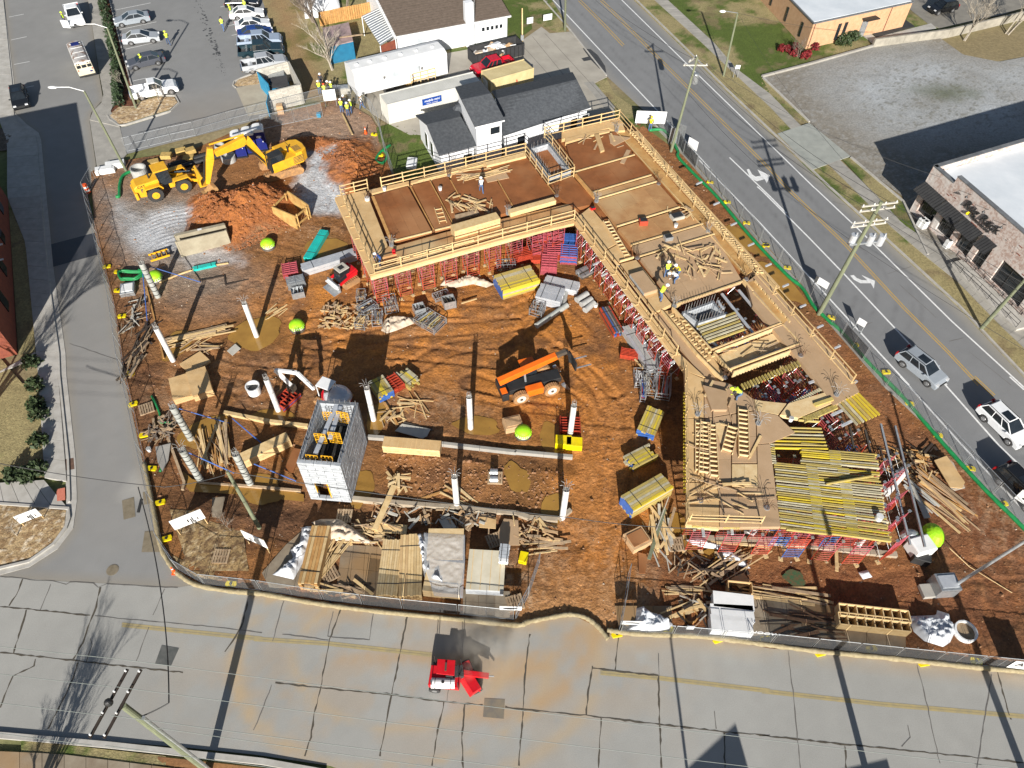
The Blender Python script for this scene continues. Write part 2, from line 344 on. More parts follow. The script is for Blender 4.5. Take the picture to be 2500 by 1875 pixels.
# --- outlines (picture points on the ground, 2500 x 1875) ---
LST_L=TT(11,25,0,110,720,115,960,200,1050,300,1120,322,1190,375,1659)+TT(21,390,700,490,1400,505,1659)+TT(31,545,0,625,700,632,1060,600,1290,480,1450,250,1590)+[(-200,1415)]
LST_L=TT(11,25,0,110,720,115,960,200,1050,300,1120,322,1190,375,1659)+TT(21,432,700,535,1400)+TT(31,550,0,625,700,632,1060,600,1290,480,1450,250,1590)+[(-200,1415)]
LST_R=TT(11,745,0,830,600,870,840,770,950,755,1020,810,1390,740,1659)+TT(21,800,370,960,1000,1030,1500)+TT(31,1130,380,1200,700,1290,1050,1360,1400,1460,1540)+TT(41,1520,20,1640,100,1900,160,2212,190)
BT=TT(41,2212,190)+TT(42,600,280,1300,370,2212,440)+TT(43,500,345,900,540,1500,520,2212,650)+TT(44,600,690,1500,780,2212,865)+[(2700,1668)]
RR_L=[(1250,-80)]+TT(13,300,0,520,250,830,640,1130,920,1500,1290,1830,1659)+TT(24,0,440,330,800,520,1040,1060,1659)+TT(34,1500,480,2212,1250)+[(2760,1560)]
RR_R=[(1480,-70)]+TT(13,1060,0,1500,430,1830,760,2212,1120)+TT(24,560,0,880,290,1650,1000,2212,1600)+[(2900,1300)]
def below(pts,dy):return pts
# base ground
def f_base(x,y,e):
 n=fbm(x,y,.05,1);n2=fbm(x,y,.6,2);c=np.zeros((len(x),3))+np.array((.24,.19,.1));c=lerp(c,np.clip((n-.42)*6,0,1),(.13,.15,.05));c=lerp(c,np.clip((n2-.5)*3,0,.6),(.3,.25,.15));ps=W2([(330,440),(740,310),(930,470),(1500,340),(1640,450),(2450,1330),(2600,1560),(1240,1420),(480,1330),(330,900),(270,560)]);hh=np.where(inside(ps,x,y),-1.2,0)
 return hh,c,None
sheet('ground',[(-320,-160),(320,-160),(320,420),(-320,420)],3.0,f_base,vcol('ground_soil',vsc=2.5,bsc=3,bump=.05),z=-.12)
# near patch where verge grass and dirt show
GREEN,DRY,DIRT=(.085,.12,.022),(.3,.25,.12),(.26,.155,.075)
vgrass=vcol('verge_grass',vsc=5,bsc=9,bump=.07,var=.4)
def f_grass(g=.5,seed=5,extra=None):
 def f(x,y,e):
  n=fbm(x,y,.22,seed);n2=fbm(x,y,1.6,seed+1,6,.7);n3=fbm(x,y,.5,seed+2)
  c=np.zeros((len(x),3))+np.array(DRY);c=lerp(c,np.clip((n+.35*(n2-.5)-.5+(g-.5))*7+.5,0,1),GREEN)
  c=lerp(c,np.clip((n3-.62)*8,0,.7),(.2,.15,.08));c=c*(.75+.5*n2[:,None])
  if extra:c=extra(x,y,c)
  return(n2-.5)*.08*np.clip(e,0,1),c,None
 return f
def grass(pts,g=.5,seed=5,z=-.02,res=.35,name='grass_verge',extra=None):return sheet(name,W2(pts),res,f_grass(g,seed,extra),vgrass,z=z)
# strips beside the right road
SW_L=TT(13,1190,-60,1240,0,1640,360,1850,560,2212,900)+TT(14,240,1080)+TT(14,570,1390,840,1659)+TT(24,1090,320,1420,600,1660,790,2000,1140,2212,1340)+[(2600,960)]
SW_R=TT(13,1300,-60,1350,0,1740,360,1930,580,2212,790)+TT(14,320,1050)+TT(14,660,1350,980,1659)+TT(24,1190,300,1520,520,1740,700,2100,1060,2212,1190)+[(2650,930)]
grass(RR_R[0:9]+SW_L[::-1],.42,7,res=.3)
grass(SW_R[:5]+TT(14,0,650)+[(1830,200)]+TT(14,400,545,930,395,1500,290,2212,60)+[(2700,-60),(1500,-120)],.62,8,res=.35,name='grass_lawn')
grass(TT(14,0,650,400,1030)+TT(14,330,1050,0,790),.45,9,res=.3)
grass(TT(14,670,1340,750,1330,1190,1700)+TT(24,1290,330,1360,520,1700,780)+TT(24,1530,540,1200,310),.5,10,res=.3)
grass(TT(24,1700,760,2212,1190)+[(2700,900),(2700,700)]+TT(24,2212,1100,1900,800),.6,11)
# gravel lot
def f_lot(x,y,e):
 n=fbm(x,y,.35,21);n2=fbm(x,y,2.2,22,6,.75);n3=fbm(x,y,.12,23)
 c=np.zeros((len(x),3))+np.array((.40,.42,.43))
 c=lerp(c,np.clip((n2-.57)*9,0,.7),(.14,.14,.12));g=mpoly(TT(14,650,620,950,520,1350,460,1700,560,2300,500,2300,1100,1400,1150,1000,1100,700,900),x,y,5,2.5,.3,6)
 c=lerp(c,(1-g)*.85,(.2,.17,.125));c=lerp(c,np.clip((n2-.5)*6,0,1)*(1-g)*.6,(.33,.33,.32))
 c=lerp(c,mell(K(14,1500,830),7,3,x,y,3,2,7,.5)*.65,(.16,.14,.10));c=lerp(c,mell(K(14,1560,780),2.5,1.2,x,y,1.5,1,8)*.7,(.07,.09,.03))
 for k,(px,r0)in enumerate(((K(14,1500,750),8.0),(K(14,1150,850),7.5),(K(14,1700,700),10.))):
  cc=P(*px);rr=np.hypot(x-cc.x,(y-cc.y)*1.2);c=lerp(c,np.exp(-((rr-r0)/.35)**2)*.35*np.clip((n-.3)*3,0,1),(.2,.2,.19))
 return(n2-.5)*.12*np.clip(e,0,1),c*(.82+.36*n2[:,None]),None
LOT=TT(14,0,650,400,545,930,395,1480,310,1520,330,1700,460,2000,520,2212,480)+[(2750,80),(2800,700),(2430,700)]+TT(24,1700,780,1360,520,1290,330)+TT(14,1190,1659,750,1330,400,1030)
sheet('gravel_lot',W2(LOT),.3,f_lot,vcol('gravel_lot',bump=.05,bsc=5,vsc=4,var=.3),z=-.01)
# streets
def wear(x,y,c,s):
 n=fbm(x,y,.12,s);n2=fbm(x,y,1.2,s+1);n4=fbm(x,y,.35,s+2,5,.7);c=c*(.8+.2*n[:,None]+.14*n2[:,None]+.1*n4[:,None]);return c
def f_left(x,y,e):
 c=np.zeros((len(x),3))+np.array((.235,.232,.222));c=wear(x,y,c,31)
 tr=P(*K(31,870,300));c=lerp(c,mpoly(TT(31,840,0,900,700,870,1300,1100,1300,1000,700,960,0),x,y,2,1.2,.4,9)*.25,(.34,.31,.27))
 c=lerp(c,mpoly(TT(31,1100,830,1250,850,1230,1010,1050,1000),x,y,.8,.6,1,12)*.6,(.42,.4,.36));c=lerp(c,mpoly(TT(21,560,700,960,760,1010,1659,640,1659),x,y,3,1.5,.3,13)*.25,(.33,.3,.26))
 c=lerp(c,np.clip(1-e/.9,0,1)*.35,(.3,.24,.15));return np.zeros_like(x),c,None
road_m=vcol('street_surface',vsc=18,var=.12,bsc=40,bump=.004,r=.9)
sheet('street_left',W2(LST_L+[(-200,1440)]+TT(41,0,52,800,98,1500,140,1620,120)+LST_R[::-1][3:]+[(150,-200),(-60,-200)]),.35,f_left,road_m,z=0)
ORANGE=(.43,.285,.15)
def f_front(x,y,e):
 c=np.zeros((len(x),3))+np.array((.325,.318,.292));c=wear(x,y,c,41);n=fbm(x,y,.5,43,6,.65)
 m=mpoly([(560,1470),(900,1500),(1240,1530),(1560,1560),(1500,1720),(1250,1760),(900,1770),(620,1760),(540,1600)],x,y,6,3,.25,14)
 c=lerp(c,m*np.clip((n-.42)*2.6,0,.42),ORANGE)
 cs=P(960,1620)
 for cx,r1,wd in((0,10.4,.5),(6.0,12.0,.6),(2.0,7.0,.5)):
  ce=P(960+cx*10,1600);rr=np.hypot(x-ce.x,(y-ce.y)*1.55);c=lerp(c,np.exp(-((rr-r1)/wd)**2)*np.clip((n-.3)*2.0,0,.45),(.46,.33,.18))
 for path in(TT(43,640,480,560,640,330,780,60,860,-400,900),TT(43,760,480,660,700,480,980,200,1170,-300,1230),TT(43,600,500,150,740,-600,760,-1400,700)):
  dd=nearest(W2(path),x,y,False)[0];c=lerp(c,np.exp(-(dd/.55)**2)*np.clip((n-.2)*1.8,0,.75),ORANGE)
 c=lerp(c,np.clip(1-nearest(W2(BT),x,y,False)[0]/1.3,0,1)*np.clip((n-.2)*1.6,0,.6),(.4,.27,.14))
 return np.zeros_like(x),c,None
sheet('street_front',W2(TT(41,0,45,210,62,450,80,800,98,1100,112,1500,137,1640,110,1900,168)+BT+[(2750,2100),(900,1905)]+TT(42,640,1640,0,1545)+TT(41,1500,1480,700,1420,0,1370)+[(-400,1790),(-400,1395)]),.25,f_front,road_m,z=.005)
def f_right(x,y,e):
 c=np.zeros((len(x),3))+np.array((.2,.202,.202));c=wear(x,y,c,51)
 for path,k in((TT(13,620,0,2212,1500)+TT(24,900,700,2212,2000),.35),):
  pass
 LW=W2(RR_L[1:9]);dd,_,_,tt=nearest(LW,x,y,False);n=fbm(x,y,.8,52)
 for off,s in((2.2,.4),(3.6,.6),(5.2,.5),(6.1,.35),(7.0,.65),(8.9,.6),(10.4,.4),(11.2,.5),(1.0,-.3)):
  m=np.exp(-((dd-off+.25*(fbm(tt,off+tt*0,.15,53)-.5))/.22)**2)*np.clip((n-.3)*2,0,1)
  c=lerp(c,m*abs(s),(.12,.12,.12)if s>0 else(.3,.28,.24))
 dr=nearest(W2(RR_R),x,y,False)[0];c=lerp(c,np.clip(1.3-dr,0,1)*.5,(.33,.3,.24));c=lerp(c,np.clip(1.2-dd,0,1)*.4,(.31,.28,.23))
 return np.zeros_like(x),c,None
sheet('road_right',W2(RR_L+RR_R[::-1]),.35,f_right,road_m,z=.01)
def f_park(x,y,e):
 c=np.zeros((len(x),3))+np.array((.225,.224,.218));c=wear(x,y,c,61);c=lerp(c,mpoly(TT(11,1500,900,2100,800,2212,1000,1500,1200),x,y,4,2,.3,62)*.3,(.33,.26,.18));return np.zeros_like(x),c,None
sheet('parking_lot',W2([(262,-60)]+TT(11,930,0,1050,480,1115,720,1150,830,1340,800,1470,800,1525,860,1440,950,1060,1070,1010,1075,1070,1300)+[(470,335),(640,290),(665,270),(700,265),(700,170),(640,0),(625,-60)]),.35,f_park,road_m,z=.003)
# ---------------- thin marks on roads ----------------
SZ=[0]
def strip(path,wd,z,name,mat,jit=0,seg=.6,parent=None,mb=None,wj=0):
 SZ[0]+=1;z+=(SZ[0]%20)*.0002
 pts=[Vector((a[0],a[1],0))for a in(W2(path)if not isinstance(path[0],Vector)else path)]
 r=[];rn=random.Random(len(path)*17+int(abs(pts[0].x)*10))
 for a,b in zip(pts[:-1],pts[1:]):
  n=max(1,int((b-a).length/seg))if jit else 1
  for i in range(n):r.append(a.lerp(b,i/n))
 r.append(pts[-1]);mb_=mb or MB();vs=[]
 for i,p in enumerate(r):
  d_=(r[min(i+1,len(r)-1)]-r[max(i-1,0)]).normalized();nn=Vector((-d_.y,d_.x,0));o=nn*rn.uniform(-jit,jit);ww=wd*(1+rn.uniform(-wj,wj))
  vs+=[p+o+nn*ww/2+Vector((0,0,z)),p+o-nn*ww/2+Vector((0,0,z))]
 mb_.add(vs,[(2*i,2*i+1,2*i+3,2*i+2)for i in range(len(r)-1)])
 if mb is None:return tag(mb_.obj(name,mat),kind='structure')
mb=MB()
for c in(TT(41,0,297,350,330,760,372)+[(220,1503)],TT(41,0,685,600,750,1000,795,1545,852),TT(41,190,65,140,200,75,290),TT(41,225,325,170,500,115,690),TT(41,845,135,810,300,760,430,700,600,620,740),TT(41,655,770,620,900,560,1030,470,1200,410,1330),TT(41,300,740,290,800,110,885,60,1000,0,1150),TT(41,2090,250,2050,430,1990,550,1900,680),TT(42,735,310,640,570,600,770,565,980,510,1200,480,1400,430,1560),TT(42,180,940,570,985,1160,1040,1600,1100,1930,1130),TT(42,2120,1145)+TT(43,0,1150,650,1215,1280,1290,1830,1355,2212,1385)+TT(44,0,1385,700,1460,1500,1540,2212,1615),TT(42,1295,370,1240,650,1165,1030,1110,1300,1060,1560),TT(42,1605,1100,1560,1300,1500,1640),TT(42,1780,1120,1755,1400,1765,1659),TT(43,185,530,150,800,130,1160,90,1640),TT(43,715,800,680,1000,660,1210),TT(43,930,560,905,830),TT(43,715,815,900,840,1270,880),TT(43,1270,880,1280,1290,1298,1659),TT(43,785,1240,765,1659),TT(43,1825,1350,1830,1659),TT(44,1985,850,2100,1250),TT(44,700,1470,712,1659)):
 strip(c,.085,.012,'',None,.028,.3,mb=mb,wj=.7)
tag(mb.obj('road_crack',M['crack']),kind='structure')
mb=MB()
for c in(TT(41,0,45,200,60,330,80,450,80,560,110,590,90,790,98,830,135,900,108,1300,130,1500,137),TT(41,430,110,340,325),TT(41,1390,150,1290,370),TT(41,1255,470,1150,760),TT(41,800,375,1200,415,1700,460,2212,515),TT(41,760,570,780,620,730,760),TT(42,250,250,160,590),TT(42,240,530,630,580),TT(42,150,960,0,1340),TT(44,220,670,260,1000,300,1420,325,1659),TT(44,1310,790,1400,1150,1500,1620),TT(44,1940,870,1880,1250,1810,1659),TT(43,1270,690,1275,880),TT(43,1740,1180,1760,1330),TT(44,1230,1300,1250,1400,1180,1480),TT(42,670,340,620,550,975,580,1010,340),TT(42,1640,990,1625,1100),TT(24,1160,810,1350,980,1470,1090),TT(24,1750,1380,2100,1659),TT(13,930,30,1090,190),TT(24,640,380,860,520),TT(24,1060,720,1260,660),TT(24,700,140,600,110),TT(24,830,1170,930,1130),TT(24,1580,1290,1700,1260),TT(21,590,1310,1000,1450)):
 strip(c,.05,.0135,'',None,.03,.4,mb=mb,wj=.5)
tag(mb.obj('road_hairline_crack',M['crack_line']),kind='structure')
mb=MB()
for k,a in((13,(380,0,830,480,1280,955)),(13,(960,0,1500,530,2212,1220)),(13,(1870,1330,2212,1659)),(13,(2212,1659,2350,1800)),(24,(-40,-15,0,20,400,420,690,720,1150,1210,1560,1659)),(13,(2212,1220,2590,1590)),(24,(450,0,820,350,910,440,1600,1120,2212,1680)),(13,(1280,955,1700,1420)),(24,(-530,-240,0,310,440,790,1000,1400,1240,1659)),(34,(1170,0,1700,590,2212,1130)),(34,(1540,60,2000,580,2212,780)),(34,(2090,0,2212,110))):
 strip(TT(k,*a),.17,.016,'',None,mb=mb)
for k,a in((11,(975,85,1270,25)),(11,(1010,250,1320,185)),(11,(1060,415,1370,345)),(11,(1100,580,1400,500)),(11,(1120,685,1230,660)),(11,(75,145,200,120)),(11,(95,338,225,310)),(11,(120,545,250,520)),(11,(215,740,285,725)),(11,(1860,60,1900,50)),(11,(1925,220,2000,200)),(11,(1955,300,2020,285)),(11,(1985,380,2030,372))):
 strip(TT(k,*a),.1,.015,'',None,mb=mb)
tag(mb.obj('white_road_line',M['line_white']),kind='structure')
mb=MB()
for dx in(-2,2):
 for k,a in((13,(785,0,1300,520,1560,780,1880,1100,2212,1430,2365,1600)),(24,(215,0,700,470,1200,1010,1560,1370,1830,1659)),(34,(1790,0,1960,160)),(13,(600,0,800,200,975,385))):
  strip([(p[0]+dx*.9,p[1]-dx*.9)for p in TT(k,*a)],.11,.016,'',None,mb=mb)
tag(mb.obj('yellow_center_line',M['line_yellow']),kind='structure')
mb=MB()
for dy in(-3,3):
 for k,a in((41,(1030,450,1500,500,2212,570)),(42,(0,570,630,610,1500,705)),(43,(780,855,1270,900,2212,1010)),(44,(0,1010,1000,1120,2212,1225))):
  strip([(p[0],p[1]+dy)for p in TT(k,*a)],.14,.011,'',None,mb=mb)
tag(mb.obj('yellow_street_line',M['line_yellow_faded']),kind='structure')
for a in((13,(2015,1430,2045,1500,2100,1530,2165,1512,2185,1545,2212,1480,2105,1430,2135,1482,2090,1490,2060,1470,2035,1425)),(24,(745,735,775,770,830,800,920,800,945,845,955,780,840,730,890,775,840,772,800,755,775,730))):
 v=[Q(p,.017)for p in TT(a[0],*a[1])];tag(MB().add([tuple(q)for q in v],[tuple(range(len(v)))[::-1]]).obj('turn_arrow',M['line_white']),kind='structure')
def flat(pts,z,name,mat,h=0):
 if h:return tag(MB().prism(W2(pts),z-h,z).obj(name,mat),kind='structure')
 w_=W2(pts);A=sum(w_[i][0]*w_[(i+1)%len(w_)][1]-w_[(i+1)%len(w_)][0]*w_[i][1]for i in range(len(w_)))
 if A<0:w_=w_[::-1]
 return tag(MB().add([(a,b,z)for a,b in w_],[tuple(range(len(w_)))]).obj(name,mat),kind='structure')
D('patch_dark',(.07,.075,.07),(.12,.12,.11),sc=1.5,rnd=0);D('patch_tan',(.24,.2,.14),(.17,.14,.09),sc=2,rnd=0)
flat(TT(41,1365,622,1512,648,1445,795,1308,780),.018,'asphalt_patch',M['patch_dark'])
flat(TT(42,1945,1070,2118,1080,2108,1245,1932,1228),.018,'asphalt_patch',mk('patch_mud',(.15,.14,.12),(.25,.2,.13),sc=.8,rnd=0))
flat(TT(31,1030,1045,1130,1015,1143,1180,1045,1207),.018,'concrete_patch',M['patch_tan'])
flat(TT(31,1222,1305,1330,1300,1392,1478,1195,1480),.018,'concrete_patch',M['patch_tan'])
flat(TT(31,1205,975,1280,970,1290,1065,1215,1080),.018,'concrete_patch',M['patch_tan'])
flat(TT(21,385,485,800,375,822,560,405,675),.02,'steel_road_plate',M['steel_plate'])
v=P(*K(31,950,1630));tag(MB().cyl((v.x,v.y,.004),(v.x,v.y,.02),.42,n=24).cyl((v.x,v.y,.02),(v.x,v.y,.028),.36,n=24).obj('manhole_cover',M['patch_tan']),'round brown manhole cover in the left street just above the front street','manhole cover')
mb=MB();rn=random.Random(3)
pth=W2(TT(11,1690,0,1740,130,1800,300,1870,470,1920,640))
for i in range(150):
 t=rn.random()*(len(pth)-1.001);k=int(t);u=t-k;x=pth[k][0]*(1-u)+pth[k+1][0]*u-abs(rn.gauss(0,.5));y=pth[k][1]*(1-u)+pth[k+1][1]*u;r=rn.uniform(.04,.2)*(1 if.2<t/4<.75 else.5)
 mb.cyl((x,y,.007+i*1e-5),(x,y,.0085+i*1e-5),r,n=6)
tag(mb.obj('oil_stain',M['asphalt_dark']),kind='structure')
# wet stains on the yard
for k,a in((13,(630,410,700,420,760,470,820,560,830,620,770,580,700,510,640,520,620,495,680,480)),):
 flat(TT(k,*a),.055,'wet_patch',M['asphalt_dark'])
# ---------------- pavements, kerbs, yards ----------------
def slabs(L,Rr,n,z0,z1,name,mat,gap=.012,parent=None):
 """a strip between two polylines cut into n separate slabs per metre"""
 def rs(path,t):
  w_=W2(path,z1)if not isinstance(path[0],Vector)else path;ls=[hypot(w_[i+1][0]-w_[i][0],w_[i+1][1]-w_[i][1])for i in range(len(w_)-1)];T_=sum(ls)*t
  for i,l in enumerate(ls):
   if T_<=l or i==len(ls)-1:u=min(T_/l,1);return(w_[i][0]*(1-u)+w_[i+1][0]*u,w_[i][1]*(1-u)+w_[i+1][1]*u)
   T_-=l
 par=thing(name,None,None);par['kind']='structure';rn=random.Random(n);wl=W2(L,z1);gl=.03/sum(hypot(wl[i+1][0]-wl[i][0],wl[i+1][1]-wl[i][1])for i in range(len(wl)-1))
 for i in range(n):
  a,b=i/n+gl/2,(i+1)/n-gl/2;jz=rn.uniform(-.004,.004)
  MB().prism([rs(L,a),rs(Rr,a),rs(Rr,b),rs(L,b)],z0,z1+jz).obj('slab',mat,par)
 return par
SWA=TT(31,165,0)+[]
slabs(TT(11,-160,-80,-60,400,-50,900,60,1190,60,1659)+TT(21,215,460,300,1350)+TT(31,330,100,375,850),TT(11,20,-80,105,720,112,960,200,1070,300,1150,315,1200,345,1659)+TT(21,405,700,495,1400)+TT(31,490,0,560,880),46,-.1,.1,'pavement_left',M['concrete_pale'])
slabs(TT(31,-100,900,372,870)[::1],TT(31,-100,1060,560,1090),5,-.1,.098,'pavement_cross',M['concrete_pale'])
flat(TT(31,482,955,553,940,556,1045,487,1055),.106,'tactile_paving',mk('tactile_red',(.6,.2,.13),(.5,.16,.1),sc=8,rnd=0))
def kerb(path,wd,h,name='kerb',mat='concrete_pale',z0=-.1,closed=False):
 pts=W2(path);n=len(pts);mb=MB();vs=[]
 for i in range(n):
  a=Vector(pts[(i-1)%n]if closed else pts[max(i-1,0)]);b=Vector(pts[(i+1)%n]if closed else pts[min(i+1,n-1)]);d_=(b-a).normalized();nn=Vector((-d_.y,d_.x))*wd/2;p=Vector(pts[i])
  vs+=[(p.x+nn.x,p.y+nn.y,z0),(p.x+nn.x,p.y+nn.y,h),(p.x-nn.x,p.y-nn.y,h),(p.x-nn.x,p.y-nn.y,z0)]
 fs=[]
 for i in range(n if closed else n-1):
  k=(i+1)%n
  for j in range(3):fs.append((i*4+j,i*4+j+1,k*4+j+1,k*4+j))
 if not closed:fs+=[(3,2,1,0),(n*4-4,n*4-3,n*4-2,n*4-1)]
 return tag(mb.add(vs,fs).obj(name,M[mat]),kind='structure')
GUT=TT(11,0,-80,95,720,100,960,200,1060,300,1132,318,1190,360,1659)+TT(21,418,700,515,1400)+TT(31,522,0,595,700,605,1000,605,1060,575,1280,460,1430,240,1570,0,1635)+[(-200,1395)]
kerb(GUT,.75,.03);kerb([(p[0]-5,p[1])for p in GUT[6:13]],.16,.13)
flat(TT(31,535,700,622,685,630,780,540,795),.034,'kerb_drain',mk('rust_brown',(.16,.09,.06),(.1,.06,.04),sc=3,rnd=0))
IS=TT(31,0,1085,560,1130,545,1260,440,1410,250,1540,0,1600)
kerb(TT(31,-300,1060,0,1075,585,1115,588,1200,560,1280,455,1415,250,1560,0,1620,-300,1640),.2,.16)
def f_rock(seed,cols,hh=.05):
 def f(x,y,e):
  n=fbm(x,y,3.0,seed,4,.8);n2=fbm(x,y,.5,seed+1);c=np.zeros((len(x),3))+np.array(cols[0]);c=lerp(c,np.clip((n-.45)*8,0,1),cols[1]);c=lerp(c,np.clip((fbm(x,y,4.5,seed+3,2)-.62)*8,0,.9),cols[2]);return n*hh*2*np.clip(e*2,0,1),c,None
 return f
rockm=vcol('river_rock',bump=.06,bsc=7,vsc=9,var=.6)
RC=((.42,.3,.16),(.25,.16,.08),(.6,.5,.36))
sheet('rock_bed',W2([(-120,1225)]+IS+[(-120,1400)]),.12,f_rock(70,RC),rockm,z=.06)
tag(bpy.data.objects['rock_bed'],kind='stuff')
RI=TT(11,910,985,1000,1050,1060,1045,1430,930,1500,870,1470,822,1340,820,1210,850,1130,900,1010,900)
sheet('rock_bed',W2(RI),.12,f_rock(72,((.5,.36,.2),(.3,.2,.11),(.66,.55,.4))),rockm,z=.08,kind='stuff')
kerb(TT(11,905,975,925,1010,1005,1062,1060,1056,1440,940,1512,870,1480,812,1340,806),.18,.14)
RI2=[(572,208),(582,196),(628,180),(640,205),(580,213)]
sheet('rock_bed',W2(RI2),.12,f_rock(74,((.5,.36,.2),(.32,.22,.12),(.6,.48,.34))),rockm,z=.08,kind='stuff');kerb([(575,215),(569,209),(572,200),(585,193),(630,176)],.16,.14)
sheet('rock_bed',W2(TT(31,1430,1120,1650,1130,1700,1200,2050,1300,2100,1640,1560,1640,1440,1500)+TT(41,1900,80,1620,60)),.14,f_rock(76,((.33,.22,.1),(.15,.09,.045),(.5,.38,.22))),rockm,z=.05,kind='stuff')
sheet('mulch_bed',W2([(240,-60),(268,-60)]+TT(11,930,0,1050,480,1115,720,1150,900,1010,905,912,980,985,870,1030,760,980,620,900,300,830,-30)),.2,f_rock(78,((.14,.05,.025),(.09,.035,.02),(.2,.09,.05)),.03),rockm,z=.05,kind='stuff')
kerb([(264,-60)]+TT(11,925,0,1045,480,1110,720),.16,.14)
slabs([(203,-60)]+TT(11,745,0,835,600,880,840,770,950,757,1010),[(240,-60)]+TT(11,830,0,930,400,990,650,1000,800,930,930,1010,1070),22,-.1,.1,'pavement_parking',M['concrete'])
flat(TT(11,757,1012,1012,1072,1070,1300,1000,1380,820,1420),.03,'driveway_apron',M['concrete'],.1)
flat([(576,215.7),(640,200),(668,272),(604.9,282.6)],.03,'dumpster_pad',mk('pad',(.46,.41,.31),(.38,.33,.25),sc=.7,rnd=0),.12)
YARD=[(905,275),(880,205),(930,160),(1150,120),(1240,128),(1268,104),(1322,66),(1342,82),(1390.5,78),(1440,128),(1482,188),(1448,205),(1500,262),(1500,300),(1440,330),(1000,330),(955,306)]
flat(YARD,.045,'yard_concrete',mk('yard',(.42,.385,.32),(.33,.3,.25),sc=.35,rnd=0),.1)
mb=MB()
for c in([(1268,104),(1400,250)],[(1300,90),(1440,262)],[(1330,82),(1470,235)]):strip(c,.06,.048,'',None,mb=mb)
tag(mb.obj('yard_joint',M['crack_line']),kind='structure')
flat(TT(13,640,700,720,690,905,905,830,930),.05,'garden_path',M['concrete'],.1)
slabs(SW_L[:6]+[SW_L[6]],SW_R[:6]+[SW_R[6]],60,-.08,.05,'pavement_road',M['concrete']);slabs(SW_L[6:],SW_R[6:],34,-.08,.05,'pavement_road',M['concrete'])
flat(TT(14,130,1130,400,1040,745,1320,430,1432),.056,'driveway_slab',mk('driveway',(.36,.37,.33),(.28,.29,.26),sc=.8,rnd=0),.1)
kerb([(p[0]+3,p[1]-3)for p in RR_R],.2,.13)
kerb(RR_L[1:4],.18,.12);kerb([(p[0]-5,p[1]+3)for p in RR_L[4:13]],.25,.12,mat='concrete')
kerb(TT(14,10,660,400,1030),.22,.14);kerb(TT(14,750,1330,1190,1700)+TT(24,1290,330,1400,560),.22,.14)
grass([(918,312),(960,300),(1020,285),(1080,400),(1010,440),(960,425),(925,345)],.72,14,z=.03,res=.2,name='grass_patch')
grass([(1480,190),(1500,230),(1590,290),(1560,315),(1500,280),(1450,205)],.5,15,z=.02,res=.25)
grass([(1276,-40),(1322,-40),(1392,70),(1366,82),(1330,66),(1296,50)],.5,16,z=.02,res=.25)
grass([(1100,-40),(1276,-40),(1296,50),(1300,70),(1262,100),(1238,120),(1200,120),(1100,130),(1080,60)],.72,17,z=.0,res=.3)
def dirtpath(x,y,c):
 c=lerp(c,mpoly([(640,-40),(700,120),(735,240),(790,240),(745,130),(700,-40)],x,y,2,1,.5,80)*.9,(.33,.2,.095));return lerp(c,mpoly([(840,180),(870,160),(880,200),(850,215)],x,y,1,.5,1,81)*.8,(.08,.14,.02))
grass([(625,-60),(1100,-60),(1080,60),(1100,130),(960,160),(890,200),(905,240),(850,260),(720,262),(700,170),(640,0)],.42,18,z=.0,res=.25,extra=dirtpath,name='grass_back')
grass([(-150,835)]+TT(31,-520,-200,-200,-200)+[(-150,700)]+TT(21,200,1659)+TT(31,330,0,375,850,0,860,-400,860),.3,19,z=.05,res=.25,name='grass_lawn')
flat([(-200,820)]+TT(21,0,1550,300,1385,310,1430,0,1560)+[(-200,930)],.095,'garden_path',M['concrete_pale'],.1)
grass(TT(21,70,90,205,80,300,1380,160,1410),.25,20,z=.04,res=.25,name='grass_strip')
sheet('mulch_bed',W2([(-120,330)]+TT(11,0,1080,140,1140,60,1270,0,1280)+[(-120,360)]),.2,f_rock(82,((.1,.08,.06),(.16,.12,.09),(.2,.16,.12)),.04),rockm,z=.06,kind='stuff')
# south verge beneath the front street
grass(TT(41,180,1430,600,1470,1400,1560,1400,1640,700,1590,180,1530),.35,22,z=.03,res=.2)
def f_mud(x,y,e):
 n=fbm(x,y,1.0,90);return(n-.5)*.1,lerp(np.zeros((len(x),3))+np.array((.3,.15,.06)),np.clip((n-.4)*3,0,1),(.16,.08,.04)),None
sheet('bare_soil',W2(TT(41,1300,1560,2212,1659)+[(900,1905),(500,1905)]+TT(41,1400,1640)),.25,f_mud,vcol('bare_soil'),z=.03)
kerb([(-300,1775)]+TT(41,0,1385,900,1465,1700,1550,2212,1605)+TT(42,600,1700),.35,.16)
slabs(TT(41,-400,1500,500,1540,1300,1640,2212,1760),TT(41,-400,1700,500,1740,1300,1840,2212,1960),14,-.1,.08,'pavement_front',M['concrete_dirty'])
